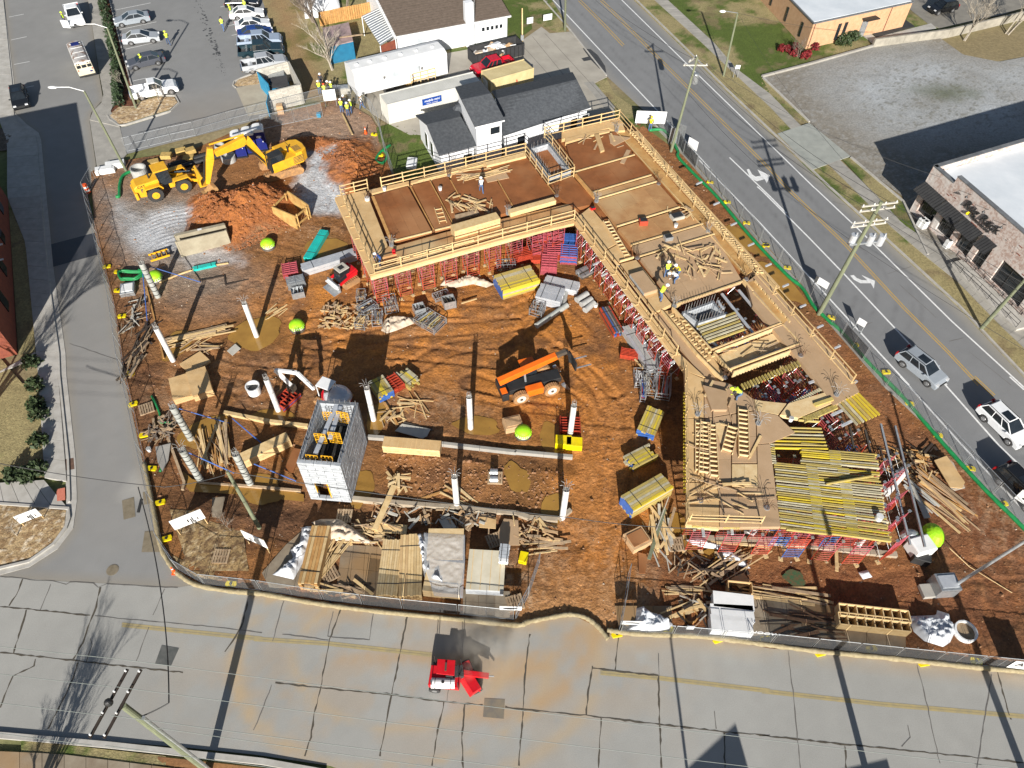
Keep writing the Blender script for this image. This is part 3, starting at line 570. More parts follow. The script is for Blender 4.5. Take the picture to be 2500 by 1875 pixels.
# ---------------- site soil ----------------
SITE=[(262,398),(470,366),(640,290),(745,262),(828,240),(905,285),(922,312),(926,345),(960,430),(1010,440),(1100,420),(1300,340),(1480,300),(1560,300)]+[(p[0]-9,p[1]+5)for p in RR_L[4:13]][1:]+[(2740,1560),(2700,1672)]+BT[::-1][1:]+LST_R[::-1][:-7]+[(215,430)]
SITE=[(262,398),(470,366),(640,290),(745,262),(828,240),(905,285),(922,312),(926,345),(960,430),(1010,440),(1100,420),(1300,340),(1480,300),(1560,300)]+[(p[0]-9,p[1]+5)for p in RR_L[4:13]][1:]+[(2740,1560),(2700,1672)]+BT[::-1][1:]+LST_R[7:][::-1]+[(222,420)]
PUD=[((625,812),2.4,1.9,0),((500,1055),1.9,1.6,.4),((922,1018),.9,1.7,0),((668,1012),1.6,.7,0),((880,1190),.9,1.9,0),((1165,1038),2.0,.9,0),((1351,1240),1.0,1.2,0),((1350,1070),1.0,1.8,0),((795,606),1.9,1.8,0),((1262,1165),.9,1.5,.3),((640,1195),1.6,1.3,0),((1660,1300),1.2,1.6,0),((1905,690),2.0,4.0,.75),((1830,590),1.0,3.6,.7),((1750,1350),.9,.7,0),((430,840),1.3,1.8,0)]
def f_site(x,y,e):
 n1=fbm(x,y,.09,201,5);n2=fbm(x,y,.5,202,6,.62);n3=fbm(x,y,2.2,203,5,.7);n4=fbm(x,y,.22,204,5)
 OR,BR,RD,DK,GV,GW=(.52,.2,.04),(.28,.125,.042),(.235,.092,.04),(.13,.055,.025),(.36,.34,.31),(.52,.53,.54)
 c=np.zeros((len(x),3))+np.array(BR);c=lerp(c,np.clip((n1-.42)*4+(n2-.5)*2,0,1),(.33,.155,.062));c=lerp(c,np.clip((fbm(x,y,.35,230,6,.7)-.52)*6,0,.6),(.13,.06,.03))
 h=(n2-.5)*.2+(n3-.5)*.13+(n4-.5)*.12
 mid=mpoly([(620,720),(900,600),(1180,560),(1420,640),(1640,900),(1650,1100),(1560,1500),(1350,1510),(1390,1130),(1000,900),(760,900)],x,y,4,2,.3,205)
 c=lerp(c,mid*np.clip(.5+(n2-.5)*3,0,1),OR)
 right=mpoly([(1560,300),(1900,620),(2100,900),(2500,1280),(2700,1600),(1900,1600),(1600,1520),(1600,1380),(2250,1350),(2150,1000),(1700,450)],x,y,2,1,.4,206);c=lerp(c,right*.8,RD);c=lerp(c,right*np.clip((n2-.52)*6,0,.7),(.2,.1,.05))
 dk=mpoly([(300,420),(440,400),(520,480),(640,520),(560,640),(640,700),(470,760),(360,700),(270,520)],x,y,3,1.6,.35,207);c=lerp(c,dk*.75,(.27,.225,.18))
 topg=mpoly([(650,300),(850,250),(930,290),(950,350),(780,380),(660,350)],x,y,2,1.2,.4,209);c=lerp(c,topg*.6,(.36,.28,.22))
    # grey stone
 c=lerp(c,mpoly([(240,450),(330,500),(470,490),(520,560),(460,640),(330,650),(262,560)],x,y,2,1.3,.5,208)*.8,(.27,.255,.235))
 for poly,k in(([(325,575),(362,520),(440,500),(500,512),(515,540),(430,560),(430,600),(400,612),(350,600)],.95),([(720,440),(760,380),(800,362),(830,365),(848,420),(850,470),(845,525),(760,520),(725,480)],1.),([(280,480),(350,540),(400,600),(330,620),(290,560)],.55),([(440,600),(560,620),(600,640),(470,660)],.6)):
  g=mpoly(poly,x,y,.8,1.0,.9,210);c=lerp(c,g*k,GW);h=h*(1-g*.6)
  if poly[0]==(325,575):
   cc=P(440,640);rr=np.hypot(x-cc.x,y-cc.y);st=np.sin(rr*11+n4*8);c=lerp(c,g*np.clip(st,0,1)*.45*np.clip((fbm(x,y,.5,211)-.3)*3,0,1),(.3,.29,.28));h=h+g*st*.03
 for cxy,rx,ry,k in(((1470,1350),4,3,.6),((1500,1480),3,3,.6),((1300,1420),2,2,.5),((1045,800),1.5,1,.5),((1230,780),1.2,.7,.4),((1480,1030),1.5,2.5,.35),((1460,1200),1.0,5,.45),((640,960),3,1.5,.6),((420,950),2.5,2,.55),((560,880),4,1,.35),((360,690),3,2.5,.5),((1060,1000),4,2,.45),((520,700),5,1,.4),((300,820),1.6,3,.5),((1040,640),2.5,1.4,.5),((2410,1240),3,5,.5),((1245,1440),2,2,.6),((760,560),3,1.5,.35),((1420,1400),2,5,.45)):
  m=mell(cxy,rx,ry,x,y,1,1.2,213);c=lerp(c,m*k*.7*np.clip(.4+(n3-.5)*5,0,1),(.40,.3,.2))
    # dark churned ground
 for poly,k in(([(270,700),(340,740),(370,900),(420,1100),(440,1180),(660,1215),(900,1250),(1380,1300),(1390,1340),(700,1300),(420,1240),(360,1180),(320,1050),(285,880)],.55),([(1300,600),(1420,560),(1660,930),(1680,1290),(1620,1300),(1540,1000)],.25),([(560,1230),(760,1240),(720,1330),(420,1300)],.4)):
  c=lerp(c,mpoly(poly,x,y,1.5,1.4,.6,215)*k*1.2,(.14,.072,.04))
    # spoil heaps
 for cxy,rx,ry,hh in(((600,520),6.2,4.6,2.0),((545,560),4.0,4.0,1.2),((650,490),4.0,2.6,1.1),((520,500),3.0,2.6,.7),((855,400),3.4,6.5,.9),((760,350),5,1.6,.5),((900,440),3,4,.6)):
  cc=P(*cxy);r=np.hypot((x-cc.x)/rx,(y-cc.y)/ry);hm=np.clip(1-r,0,1)**1.2;h=h+hh*hm*(.8+.7*n2)+np.clip(hm*3,0,1)*(n3-.5)*.35
  m=np.clip(hm*3+(n2-.5)*2.5*(hm>0),0,1);c=lerp(c,m*.9,(.36,.125,.036));c=lerp(c,m*np.clip((n3-.5)*4,0,.5),(.17,.06,.022));c=lerp(c,m*np.clip((n2-.55)*6,0,.6),(.46,.17,.05))
    # ruts
 RUT=[([(640,960),(760,870),(960,810),(1150,800),(1260,790)],.9),([(760,830),(900,850),(1120,870),(1210,880)],.9),([(700,800),(850,770),(1000,760),(1220,760)],.8),([(1240,830),(1100,850),(1000,900),(900,920)],.8),([(1260,760),(1380,730),(1480,820),(1500,950)],.8),([(1300,820),(1400,900),(1440,1000),(1460,1250),(1450,1520)],1.),([(1360,860),(1470,950),(1520,1100),(1500,1330),(1480,1540)],1.),([(1150,930),(1260,960),(1420,1000),(1440,1300),(1400,1530)],.8),([(620,700),(640,850),(760,950)],.6),([(420,820),(600,870),(760,880)],.7),([(380,900),(560,940),(650,950)],.7),([(640,600),(800,640),(1000,720),(1250,700)],.5),([(2300,1150),(2400,1300),(2450,1500)],.5),([(1900,1560),(2200,1420),(2480,1390)],.5),([(1280,700),(1340,760),(1330,850)],.7),([(900,1080),(1100,1090),(1300,1120)],.5)]
 for path,k in RUT:
  p=[];w_=W2(path)
  for i in range(len(w_)-1):
   for t in(0,.25,.5,.75):
    a=w_[max(i-1,0)];b=w_[i];cc=w_[i+1];dd=w_[min(i+2,len(w_)-1)]
    p.append(tuple(.5*((2*b[j])+(-a[j]+cc[j])*t+(2*a[j]-5*b[j]+4*cc[j]-dd[j])*t*t+(-a[j]+3*b[j]-3*cc[j]+dd[j])*t**3)for j in(0,1)))
  p.append(w_[-1]);dst,bx,by,tt=nearest(p,x,y,False);side=np.sign((x-bx)*(by-y+1e-3)+1e-9)
  wob=(fbm(tt,tt*0+k,.4,216)-.5)*.3
  for off in(0.75,):
   q=np.exp(-((np.abs(dst+wob)-off)/.24)**2);lug=.5+.5*np.sin(tt*16+6*np.abs(dst-off));h=h-q*.1*k*(.3+1.0*n2+.5*lug+.8*(n3-.5))+np.exp(-((np.abs(dst+wob)-off-.42)/.15)**2)*.07*k*n2*1.6*np.clip(n3*2-.4,0,1);c=lerp(c,q*.5*lug*np.clip(n3*2-.4,0,1),(.2,.08,.03));c=lerp(c,np.exp(-((np.abs(dst)-off-.42)/.2)**2)*.3*k,(.46,.2,.065))
    # excavated footings (lower ground) along the two long walls
 for poly,dz in(([(425,1168),(440,1150),(1400,1300),(1410,1330),(1000,1290),(440,1215)],-.35),([(640,1040),(760,1060),(1400,1140),(1400,1120),(760,1035)],-.3)):
  m=mpoly(poly,x,y,.8,.3,.5,218);h=h+dz*m;c=lerp(c,m*.5,(.18,.09,.045))
 wet=np.zeros_like(x)
 for cxy,rx,ry,ro in PUD:
  m=mell(cxy,rx*1.35,ry*1.35,x,y,.8,.5,219,ro);h=h*(1-m)+m*(-.14+.0*n2);wet=np.maximum(wet,m);c=lerp(c,m*.6,(.2,.1,.035))
 wm=mpoly(WATER_L,x,y,.7,.3,.5,220);h=h*(1-wm)-.18*wm;wet=np.maximum(wet,wm)
    # under the deck: flat trampled floor
 ed=np.clip(e/1.2,0,1);h=np.where(h>0,h*ed,h*np.clip(e/.6,0,1))+.02
 drive=mpoly([(1330,1420),(1520,1420),(1500,1560),(1180,1530),(1290,1480)],x,y,1.5,.8,.5,221);h=h*(1-drive)+.03*drive;c=lerp(c,drive*.6,(.45,.27,.13))
 hr=mpoly([(1400,960),(1560,960),(1530,1300),(1470,1500),(1370,1480),(1385,1270)],x,y,2.5,1,.5,222);c=lerp(c,hr*.75,(.5,.2,.05));c=c*(1+hr[:,None]*.12*np.sin(y[:,None]*13+4*np.abs(np.sin(x[:,None]*2.6))))
 rg=np.clip(.95-.5*wet*np.clip((n2-.35)*4,0,1)-.25*np.clip((n4-.6)*5,0,1),.3,1)
 crk=np.clip(1-np.abs(fbm(x,y,1.1,231,4)-.5)*22,0,1)*np.clip((n4-.45)*5,0,1);h=h-crk*.05*(1-wet);c=lerp(c,crk*.6*(1-wet),(.12,.055,.028))
 return h,c*(.6+.72*n3[:,None]),rg
WATER_L=TT(31,1540,790,1620,860,1760,900,2212,950)+TT(32,200,930,420,990,420,1050,0,1010)+TT(31,2212,1000,1600,965,1550,900)
soil=sheet('site_soil',W2(SITE),.135,f_site,vcol('site_soil',bump=.13,bsc=4.5,vsc=6,var=.38,rattr=True,spec=.25),z=.0)
def blob(c,rx,ry,rot,z,name,mat,n=28,seed=0,wob=.22,kind='structure'):
 rn=random.Random(seed);ph=[rn.uniform(0,6.28)for _ in range(4)];v=P(*c)
 pts=[]
 for i in range(n):
  a=2*pi*i/n;r=1+wob*(.5*sin(2*a+ph[0])+.35*sin(3*a+ph[1])+.25*sin(5*a+ph[2])+.15*sin(9*a+ph[3]));dx,dy=rx*r*cos(a),ry*r*sin(a);pts.append((v.x+dx*cos(rot)-dy*sin(rot),v.y+dx*sin(rot)+dy*cos(rot)))
 A=sum(pts[i][0]*pts[(i+1)%n][1]-pts[(i+1)%n][0]*pts[i][1]for i in range(n));pts=pts if A>0 else pts[::-1]
 return tag(MB().add([(p[0],p[1],z)for p in pts],[tuple(range(n))]).obj(name,mat),kind=kind)
for i,(c,rx,ry,ro)in enumerate(PUD):blob(c,rx,ry,ro,-.035,'muddy_puddle',M['mud_water'],seed=i)
wl=W2(WATER_L);A_=sum(wl[i][0]*wl[(i+1)%len(wl)][1]-wl[(i+1)%len(wl)][0]*wl[i][1]for i in range(len(wl)));wl=wl if A_>0 else wl[::-1]
tag(MB().add([(a,b,-.05)for a,b in wl],[tuple(range(len(wl)))]).obj('muddy_water',M['mud_water']),kind='structure')
# loose earth clods and pebbles
def clods(name,n,region,smin,smax,mat,seed,zf=.02):
 rn=random.Random(seed);mb=MB();p=W2(region);xs=[a[0]for a in p];ys=[a[1]for a in p];bx=np.array([rn.uniform(min(xs),max(xs))for _ in range(n*3)]);by=np.array([rn.uniform(min(ys),max(ys))for _ in range(n*3)]);k=inside(p,bx,by)
 dg=bpy.context.evaluated_depsgraph_get();cnt=0
 for x,y in zip(bx[k],by[k]):
  if cnt>=n:break
  cnt+=1;hit=soil.ray_cast(Vector((x,y,20)),Vector((0,0,-1)));z=hit[1].z if hit[0]else 0;s=rn.uniform(smin,smax)*(rn.random()**2*.8+.3);b0=len(mb.v);mb.dome((x,y,z),s,s*rn.uniform(.6,1.1),s*.7,5,1,full=True)
  for i in range(b0,len(mb.v)):v=mb.v[i];mb.v[i]=(v[0]+rn.uniform(-.25,.25)*s,v[1]+rn.uniform(-.25,.25)*s,v[2]+rn.uniform(-.2,.2)*s)
 return tag(mb.obj(name,mat),kind='stuff')
clods('earth_clod',2300,[(500,480),(690,450),(720,560),(560,620),(470,560)],.06,.22,mk('clod_red',(.34,.12,.036),(.22,.08,.026),sc=3,rnd=0),1)
clods('earth_clod',900,[(720,330),(850,350),(920,420),(900,470),(800,400)],.06,.22,bpy.data.materials['clod_red'],2)
clods('earth_clod',2600,SITE,.04,.17,mk('clod_brown',(.32,.17,.075),(.22,.1,.045),sc=1,rnd=0),3)
clods('pale_pebble',1500,SITE,.03,.1,mk('pebble',(.5,.42,.33),(.38,.3,.22),sc=1,rnd=0),4)
clods('earth_clod',900,[(930,1100),(1380,1150),(1390,1290),(960,1220)],.06,.2,bpy.data.materials['clod_brown'],5)
# ---------------- round columns ----------------
def col_top(v,r,rebar,z,mat_r,parent,splay=0.0,hh=.75,n=8,seed=0):
 rn=random.Random(seed)
 for i in range(n):
  a=2*pi*i/n;x,y=v.x+cos(a)*r*.7,v.y+sin(a)*r*.7
  pts=[(x,y,z-.05),(x,y,z+hh*rn.uniform(.8,1.1))]
  if splay:
   aa=a+rn.uniform(-.3,.3);pts=[(x,y,z-.1),(x+cos(aa)*.06,y+sin(aa)*.06,z+hh),(x+cos(aa)*splay*.6,y+sin(aa)*splay*.6,z+hh*1.15),(x+cos(aa)*splay,y+sin(aa)*splay,z+hh*1.12)]
  MB().tube(pts,.018,4).obj('rebar',mat_r,parent)
def column(base,h=4.15,grey=False,label='',r=.23,seed=0):
 v=P(*base);t=thing('round_column_form',label,'column form',(v.x,v.y,0),'grey taped column forms by the water' if grey else 'white tubular column forms on the site')
 mm=M['tube_grey']if grey else M['sonotube'];MB().cyl((v.x,v.y,-.15),(v.x,v.y,h),r,n=20,caps=False).obj('form_tube',mm,t,smooth=True)
 MB().cyl((v.x,v.y,h-.12),(v.x,v.y,h-.1),r*.97,n=20).obj('concrete_fill',M['concrete'],t)
 if grey:
  for k in range(7):MB().cyl((v.x,v.y,.4+k*.52),(v.x,v.y,.48+k*.52),r+.012,n=20,caps=False).obj('band',M['wire'],t,smooth=True)
 MB().cyl((v.x,v.y,h+.3),(v.x,v.y,h+.33),r*.72,n=12,caps=False).obj('stirrup',M['rebar_grey'],t)
 col_top(v,r,None,h,M['rebar_grey'],t,.0 if seed%2 else.35,.55,8,seed)
 return t
for i,(b,l)in enumerate((((626.4,820.2),'white column form standing in the big muddy puddle'),((422.4,879.5),'white column form at the left edge of the site by the stack of planks'),((912.2,1024),'white column form in a puddle between the grey core tower and the yellow beams'),((1148.9,1044.4),'white column form behind the long ladder-like plywood box'),((1115.3,1234),'white column form in front of the low wall beside the wire coils pallet'),((1391.3,1064.7),'white column form standing beside the red and yellow machine at the haul road'),((1373,1264),'white column form at the front corner of the low wall by the haul road'),((679.3,1001),'white column form beside the tied red frames and the small white excavator'))):
 column(b,4.15,False,l,seed=i)
for i,(b,l)in enumerate((((386.3,724.7),'grey banded column form leaning over the lime green domed barrel'),((465.8,1070.5),'grey banded column form in the muddy pool, farthest back of three'),((489,1171.7),'grey banded column form in the muddy water, nearest the left street'),((611.9,1181.8),'grey banded column form beside the long ply box and grey tower'))):
 column(b,4.25,True,l,r=.27,seed=i+20)
# ---------------- core tower of insulated forms ----------------
def icf_wall(t,a,b,z0,z1,th,nx,hole=None,mat='icf',bh=.3048,seed=0):
 """one wall of courses; every course laid as separate long blocks"""
 a=Vector(a);b=Vector(b);d_=(b-a);L=d_.length;d_.normalize();nn=Vector((-d_.y,d_.x));rn=random.Random(seed);R_=rn;rows=int(round((z1-z0)/bh));me={}
 if not hole:q0_=(a+b)/2;MB().box((q0_.x,q0_.y,(z0+z1)/2),(L-.02,th-.05,z1-z0-.02),atan2(d_.y,d_.x)).obj('wall_core',M['icf_dark'],t)
 for r in range(rows):
  s=-(.6 if r%2 else 0)
  while s<L-.02:
   e_=min(s+1.22,L);s0=max(s,0);
   if e_-s0>.05:
    cz=z0+(r+.5)*(z1-z0)/rows;segs=[(s0,e_)]
    if hole and hole[2]<cz<hole[3]:segs=[(s0,min(e_,hole[0])),(max(s0,hole[1]),e_)]
    for q0,q1 in segs:
     if q1-q0<.06:continue
     c=a+d_*(q0+q1)/2+nn*(rn.uniform(-.012,.012));MB().box((c.x,c.y,cz),(q1-q0-.035,th*R_.uniform(.93,1),(z1-z0)/rows-.035),atan2(d_.y,d_.x)).obj('foam_block',M[mat],t)
   s+=1.22
tb=P(808,1226);tw=thing('core_tower','tall hollow tower of pale grey foam form blocks with a doorway, open at the top','core tower',(-13.5,27.8,0))
TWc=[Vector((-15.15,27.85)),Vector((-11.98,27.65)),Vector((-11.55,33.3)),Vector((-14.72,33.5))]
h0,h1=.0,5.2;th=.3;TI=.16
def inset(a,b,k):d_=(b-a).normalized();n_=Vector((-d_.y,d_.x));return a+n_*k,b+n_*k
for i in range(4):
 a,b=inset(TWc[i],TWc[(i+1)%4],TI);d_=(b-a).normalized()
 if i%2==0:icf_wall(tw,a,b,h0,h1,th,0,(.75,1.75,.3,2.4)if i==0 else None,seed=i)
 else:icf_wall(tw,a+d_*.32,b-d_*.32,h0,h1,th,0,seed=i)
 L=(b-a).length;ai,bi=inset(TWc[i],TWc[(i+1)%4],TI*1.0)
 mb=MB()
 for k in range(int(L/.4)):p=a+d_*(k*.4+.2);MB().tube([(p.x,p.y,h1-.1),(p.x+.02,p.y,h1+.42)],.014,4).obj('rebar',M['rebar_grey'],tw)
cxt=sum((v.x for v in TWc))/4;cyt=sum((v.y for v in TWc))/4
MB().prism([(-14.75,28.2),(-12.25,28.05),(-11.95,33.0),(-14.4,33.15)],2.3,2.4).obj('work_deck',M['black_matt'],tw)
for k in range(9):x=-14.45+k*.29;MB().beam((x,28.4,2.45),(x+.33,33.0,2.45),.22,.05).obj('deck_plank',M['black_matt']if k%3 else M['cmu'],tw)
for k,(x0,y0,x1,y1)in enumerate(((-13.95,28.7,-13.15,33.3),(-13.15,30.0,-12.85,33.4))):MB().beam((x0,y0,5.12),(x1,y1,5.12),.34,.1).obj('aluminium_beam',M['alu'],tw)
def yrail(x,y,w_,h,ang,nb=3):
 mb=MB();d_=Vector((cos(ang),sin(ang),0));p=Vector((x,y,4.25))
 for k in range(nb+1):mb.beam(p+Vector((0,0,k*h/nb)),p+d_*w_+Vector((0,0,k*h/nb)),.05,.05)
 for k in range(4):q=p+d_*w_*k/3;mb.beam(q,q+Vector((0,0,h)),.05,.05)
 mb.obj('yellow_guard',M['cat_yellow'],tw)
yrail(-14.6,28.5,.85,1.0,-.1);yrail(-13.5,28.45,.8,1.0,-.1);yrail(-14.3,30.2,.8,1.2,-.05,5);yrail(-13.3,30.3,.9,1.3,-.1,6);yrail(-14.1,32.3,.7,1.,0,4);yrail(-13.0,32.2,.9,1.3,-.2,6)
MB().beam((-14.35,27.9,1.2),(-14.35,27.9,2.4),.05,.3).beam((-13.5,27.95,.3),(-13.5,27.95,2.3),.1,.12).obj('door_frame',M['cat_yellow'],tw)
# low walls / ledgers on the two long lines
D('lowwall',(.42,.36,.27),(.33,.26,.18),sc=1.2,rnd=.08)
def run(path,w_,z0,z1,name,mat,label,cat,seg=2.4,group=None,part='board'):
 pts=[Vector(p)for p in W2(path)];t=thing(name,label,cat,(pts[0].x,pts[0].y,0),group)
 for a,b in zip(pts[:-1],pts[1:]):
  L=(b-a).length;n=max(1,round(L/seg))
  for i in range(n):
   p=a.lerp(b,(i+.004)/n);q=a.lerp(b,(i+.996)/n);MB().beam((p.x,p.y,(z0+z1)/2),(q.x,q.y,(z0+z1)/2),w_,z1-z0).obj(part,M[mat]if isinstance(mat,str)else mat,t)
 return t
run(TT(32,835,1035,1200,1070,1700,1110,2050,1145,2212,1160)+TT(33,180,1195,420,1215),.34,-.2,.28,'footing_wall','lowwall','long low concrete footing wall running right from the foot of the grey tower','footing wall')
run(TT(33,430,1210,530,1130),.3,-.2,.28,'footing_wall','lowwall','short concrete footing stub at the front corner column','footing wall')
run(TT(32,965,515,1100,525,1600,575,2212,645)+TT(33,60,640,545,685),.26,-.1,.3,'footing_wall','concrete','low pale wall line behind the plywood box, running to the yellow cleaning machine','footing wall')
run(TT(32,-250,310,130,385,460,425),.3,-.1,.28,'footing_wall','lumber','low plank capped wall line left of the grey tower by the white excavator','footing wall')
run(TT(32,-180,915,400,965),.2,-.02,.14,'ledger_board','lumber_old','plank edging over the muddy water left of the tower doorway','plank')
run(TT(31,1680,895,2212,935),.16,.0,.1,'ledger_board','lumber_old','thin plank lying in the muddy water at the front left corner','plank')
run(TT(31,1235,840,1335,1180,1370,1300,1520,1590),.16,0,.12,'ledger_board','lumber_orange','orange plank line beside the white column form at the left fence','plank')if False else None
run(TT(34,-500,1370,0,1390,400,1430,900,1490,1130,1510),.4,-.05,.3,'footing_wall','lowwall','long footing wall with red capped dowels in front of the red shoring towers','footing wall')
run(TT(21,1345,800,1500,735,1690,670,1930,635),.12,.02,.14,'ledger_board','lumber','long thin plank behind the lime green domed barrel','plank')
run(TT(21,1240,840,1300,1080,1385,1440),.12,.02,.16,'ledger_board','lumber_orange','orange plank along the left excavation edge below the grey banded column','plank')
run(TT(31,1420,520,1560,900,1545,960),.2,.0,.2,'ledger_board','lumber_old','plank edging beside the muddy water at the left fence','plank')
# short footing trench left centre
run(TT(21,1690,780,1895,740,1905,815,2100,770),.14,-.05,.1,'ledger_board','wood_dark','dark board edging of the small footing pit left of the skid loader','plank')
# red capped dowels
# ---------------- formwork deck ----------------
DZ=4.0
deck=thing('formwork_deck','large angled wooden formwork deck on red shoring towers with plywood panels and guard rails','formwork deck',(8,50,0))
G=.14466
def Z(ox,oy,*a,g=G):return[(ox+a[i]*g,oy+a[i+1]*g)for i in range(0,len(a),2)]
def panel(px,mat,top=DZ,th=.4,name='deck_panel',nx=0,ny=0,par=None):
 """quad of picture points at the deck level, cut into plywood sheets"""
 w_=[Vector(a)for a in W2(px,top)];par=par or deck
 if not nx:
  MB().prism([(v.x,v.y)for v in w_],top-th,top).obj(name,M[mat],par);return
 rn=random.Random(int(px[0][0]))
 for i in range(nx):
  for j in range(ny):
   f=lambda u,v:(w_[0]*(1-u)+w_[1]*u)*(1-v)+(w_[3]*(1-u)+w_[2]*u)*v
   e1,e2=.006/nx,.006/ny;q=[f(i/nx+e1,j/ny+e2),f((i+1)/nx-e1,j/ny+e2),f((i+1)/nx-e1,(j+1)/ny-e2),f(i/nx+e1,(j+1)/ny-e2)]
   MB().prism([(v.x,v.y)for v in q],top-th,top-rn.uniform(0,.006)).obj('plywood_sheet',M[mat],par)
def px_beam(a,b,w_,h,mat,z=DZ,name='edge_board',par=None):
 p,q=Q(a,z),Q(b,z);MB().beam((p.x,p.y,z+h/2),(q.x,q.y,z+h/2),w_,h).obj(name,M[mat],par or deck)
# trench floors below the panels
for poly in([(835,485),(990,448),(1300,375),(1345,345),(1515,300),(1700,500),(1690,520),(1830,670),(1650,745),(1540,640),(1400,545),(1240,570),(925,660)],):
 MB().prism(W2(poly,DZ-.5),DZ-.56,DZ-.5).obj('beam_soffit',M['ply_stained'],deck)
# walkways
panel([(817,482),(842,475),(930,655),(905,674)],'ply',nx=1,ny=6)
panel(Z(800,400,290,520,640,440,1010,1370,830,1590),'ply',nx=1,ny=5)
panel(Z(800,400,830,1600,1060,1360,1160,1380,1180,1520),'ply_mixed')
panel([(968,600),(1090,566),(1095,610),(968,650)],'ply_mixed',nx=2,ny=1);panel([(1090,566),(1245,530),(1245,572),(1095,610)],'ply_mixed',nx=3,ny=1);panel([(1245,530),(1395,496),(1402,534),(1245,572)],'ply_mixed',nx=3,ny=1)
panel([(905,674),(930,655),(1402,536),(1402,545),(1240,582)],'ply',th=.3)
# rear walkway
panel(Z(800,400,700,440,900,395,1370,290,1370,345,750,500),'ply');panel(Z(800,400,1400,290,2050,110,2050,190,1400,330),'ply',nx=3,ny=1)
panel([(1098,416),(1280,372),(1284,382),(1098,428)],'lumber',top=DZ+.02);panel([(1185,396),(1280,371),(1285,381),(1188,405)],'lumber',top=DZ+.25,th=.25)
# left wing slab panels
LP=[(Z(800,400,740,545,1345,375,1755,1125,1075,1310),'ply_stained'),(Z(800,400,1425,360,1715,280)+[(1152,545),(1064,563)][::1],'ply_stained')]
panel(LP[0][0],'ply_stained',nx=4,ny=3)
panel(Z(800,400,1425,360,1715,285)+[(1105,551),(1062,562)],'ply_stained',nx=1,ny=3)
panel([(1054,440),(1094,430),(1150,540),(1110,550)],'ply_stained',nx=1,ny=3)
panel([(1103,428),(1188,406),(1210,438),(1252,500),(1248,517),(1155,539),(1100,443)],'ply_stained')
panel([(1190,405),(1284,381),(1334,449),(1352,473),(1346,492),(1260,513),(1218,440)],'ply_stained')
panel([(1343,447),(1398,431),(1447,483),(1440,500),(1400,508),(1362,478)],'ply_stained')
for a,b in(((956,591),(1054,566)),((1062,563),(1108,552)),((1112,551),(1150,541))):px_beam(a,b,.14,.1,'lumber')
for a,b in(((1001,455),(1058,560)),((1049,441),(1107,549)),((1100,440),(1152,538)),((1214,438),(1256,511)),((1336,450),(1358,478))):px_beam(a,b,.1,.06,'lumber_orange')
px_beam((910,480),(955,588),.3,.05,'lumber_orange');px_beam((1404,430),(1452,486),.28,.3,'lumber_orange')
px_beam((1020,443),(1180,403),.12,.12,'lumber')
# right wing slab panels
panel(Z(1380,250,20,720,470,590,850,490,1160,890,150,1170),'ply_stained')
panel([(1330,372),(1380,354),(1402,418),(1396,425)],'ply_stained')if False else None
panel(Z(1380,250,170,1190,1180,905,1460,1225,440,1500),'ply_stained',nx=4,ny=2);panel(Z(1380,250,450,1540,1475,1245,1545,1330,520,1610),'ply_mixed',nx=4,ny=1)
panel([(1457,489),(1606,446),(1657,503),(1506,550)],'ply_mixed',nx=4,ny=2);panel([(1508,557),(1662,509),(1712,545),(1541,596)],'ply_mixed',nx=4,ny=1)
panel([(1544,601),(1718,549),(1742,570),(1562,624)],'ply_tan',nx=4,ny=1)
panel([(1564,630),(1745,574),(1812,686),(1650,742)],'ply_tan',nx=4,ny=3)
for a,b in(((1403,420.7),(1549.3,378.8)),((1443.7,471.3),(1589.8,428)),((1455,487.3),(1604,443.9)),((1506,554),(1659.5,506.3)),((1541,599),(1716,547)),((1561,627),(1744,572)),((1650,744),(1812,688))):px_beam(a,b,.13,.12,'lumber')
px_beam((1513,640),(1547,630),.1,.2,'lumber')
# inner walkway of the right wing
for a,b,c,d_ in(((1404,534),(1441,505),(1513,590),(1473,612)),((1476,615),(1515,593),(1546,629),(1511,640)),((1515,644),(1553,634),(1640,742),(1600,762))):panel([a,b,c,d_],'ply',nx=1,ny=4)
panel([(1402,540),(1412,540),(1655,858),(1645,865)],'ply',nx=1,ny=8,th=.3)
# back walkway right wing with raised front board
panel(Z(1380,250,-60,470,900,265,960,330,1010,470,850,480,740,430,-60,620),'ply')
panel(Z(1380,250,0,610,460,490,750,460,750,490,450,550,0,680),'ply',top=DZ+.04)
# outer beam form along the right road: side boards and soffit
D('ply_beam',(.52,.33,.13),(.42,.22,.07),sc=1,r=.7,rnd=.08)
def rail_line(a,b,t):return(a[0]*(1-t)+b[0]*t,a[1]*(1-t)+b[1]*t)
OL0,OL1=(1512,297),(2098,957)
IL0,IL1=(1507,325),(1822,668)
panel([(1508,322),(1530,318),(1838,660),(1818,672)],'ply_beam',top=DZ-.25,th=.2,nx=1,ny=9)
for i in range(9):
 a,b=rail_line((1505,322),(1818,668),i/9),rail_line((1505,322),(1818,668),(i+.97)/9);px_beam(a,b,.05,.1,'lumber')
 a,b=rail_line((1532,316),(1840,658),i/9),rail_line((1532,316),(1840,658),(i+.97)/9);px_beam(a,b,.12,.14,'lumber')
panel([(1548,322),(1556,318),(1905,700),(1890,706)],'ply',top=DZ-.05,th=.2,nx=1,ny=9)
for i in range(62):
 t=i/62+.005;a=rail_line((1536,322),(1850,668),t);b=rail_line((1546,324),(1872,670),t);p,q=Q(a,DZ+.1),Q(b,DZ-.04)
 if i%7!=3:MB().beam(p,q,.09,.12).obj('kicker',M['lumber'],deck)
panel([(1850,668),(1890,706),(2070,900),(2098,957),(2035,990),(1990,925),(1838,745),(1822,690)],'ply_tan')
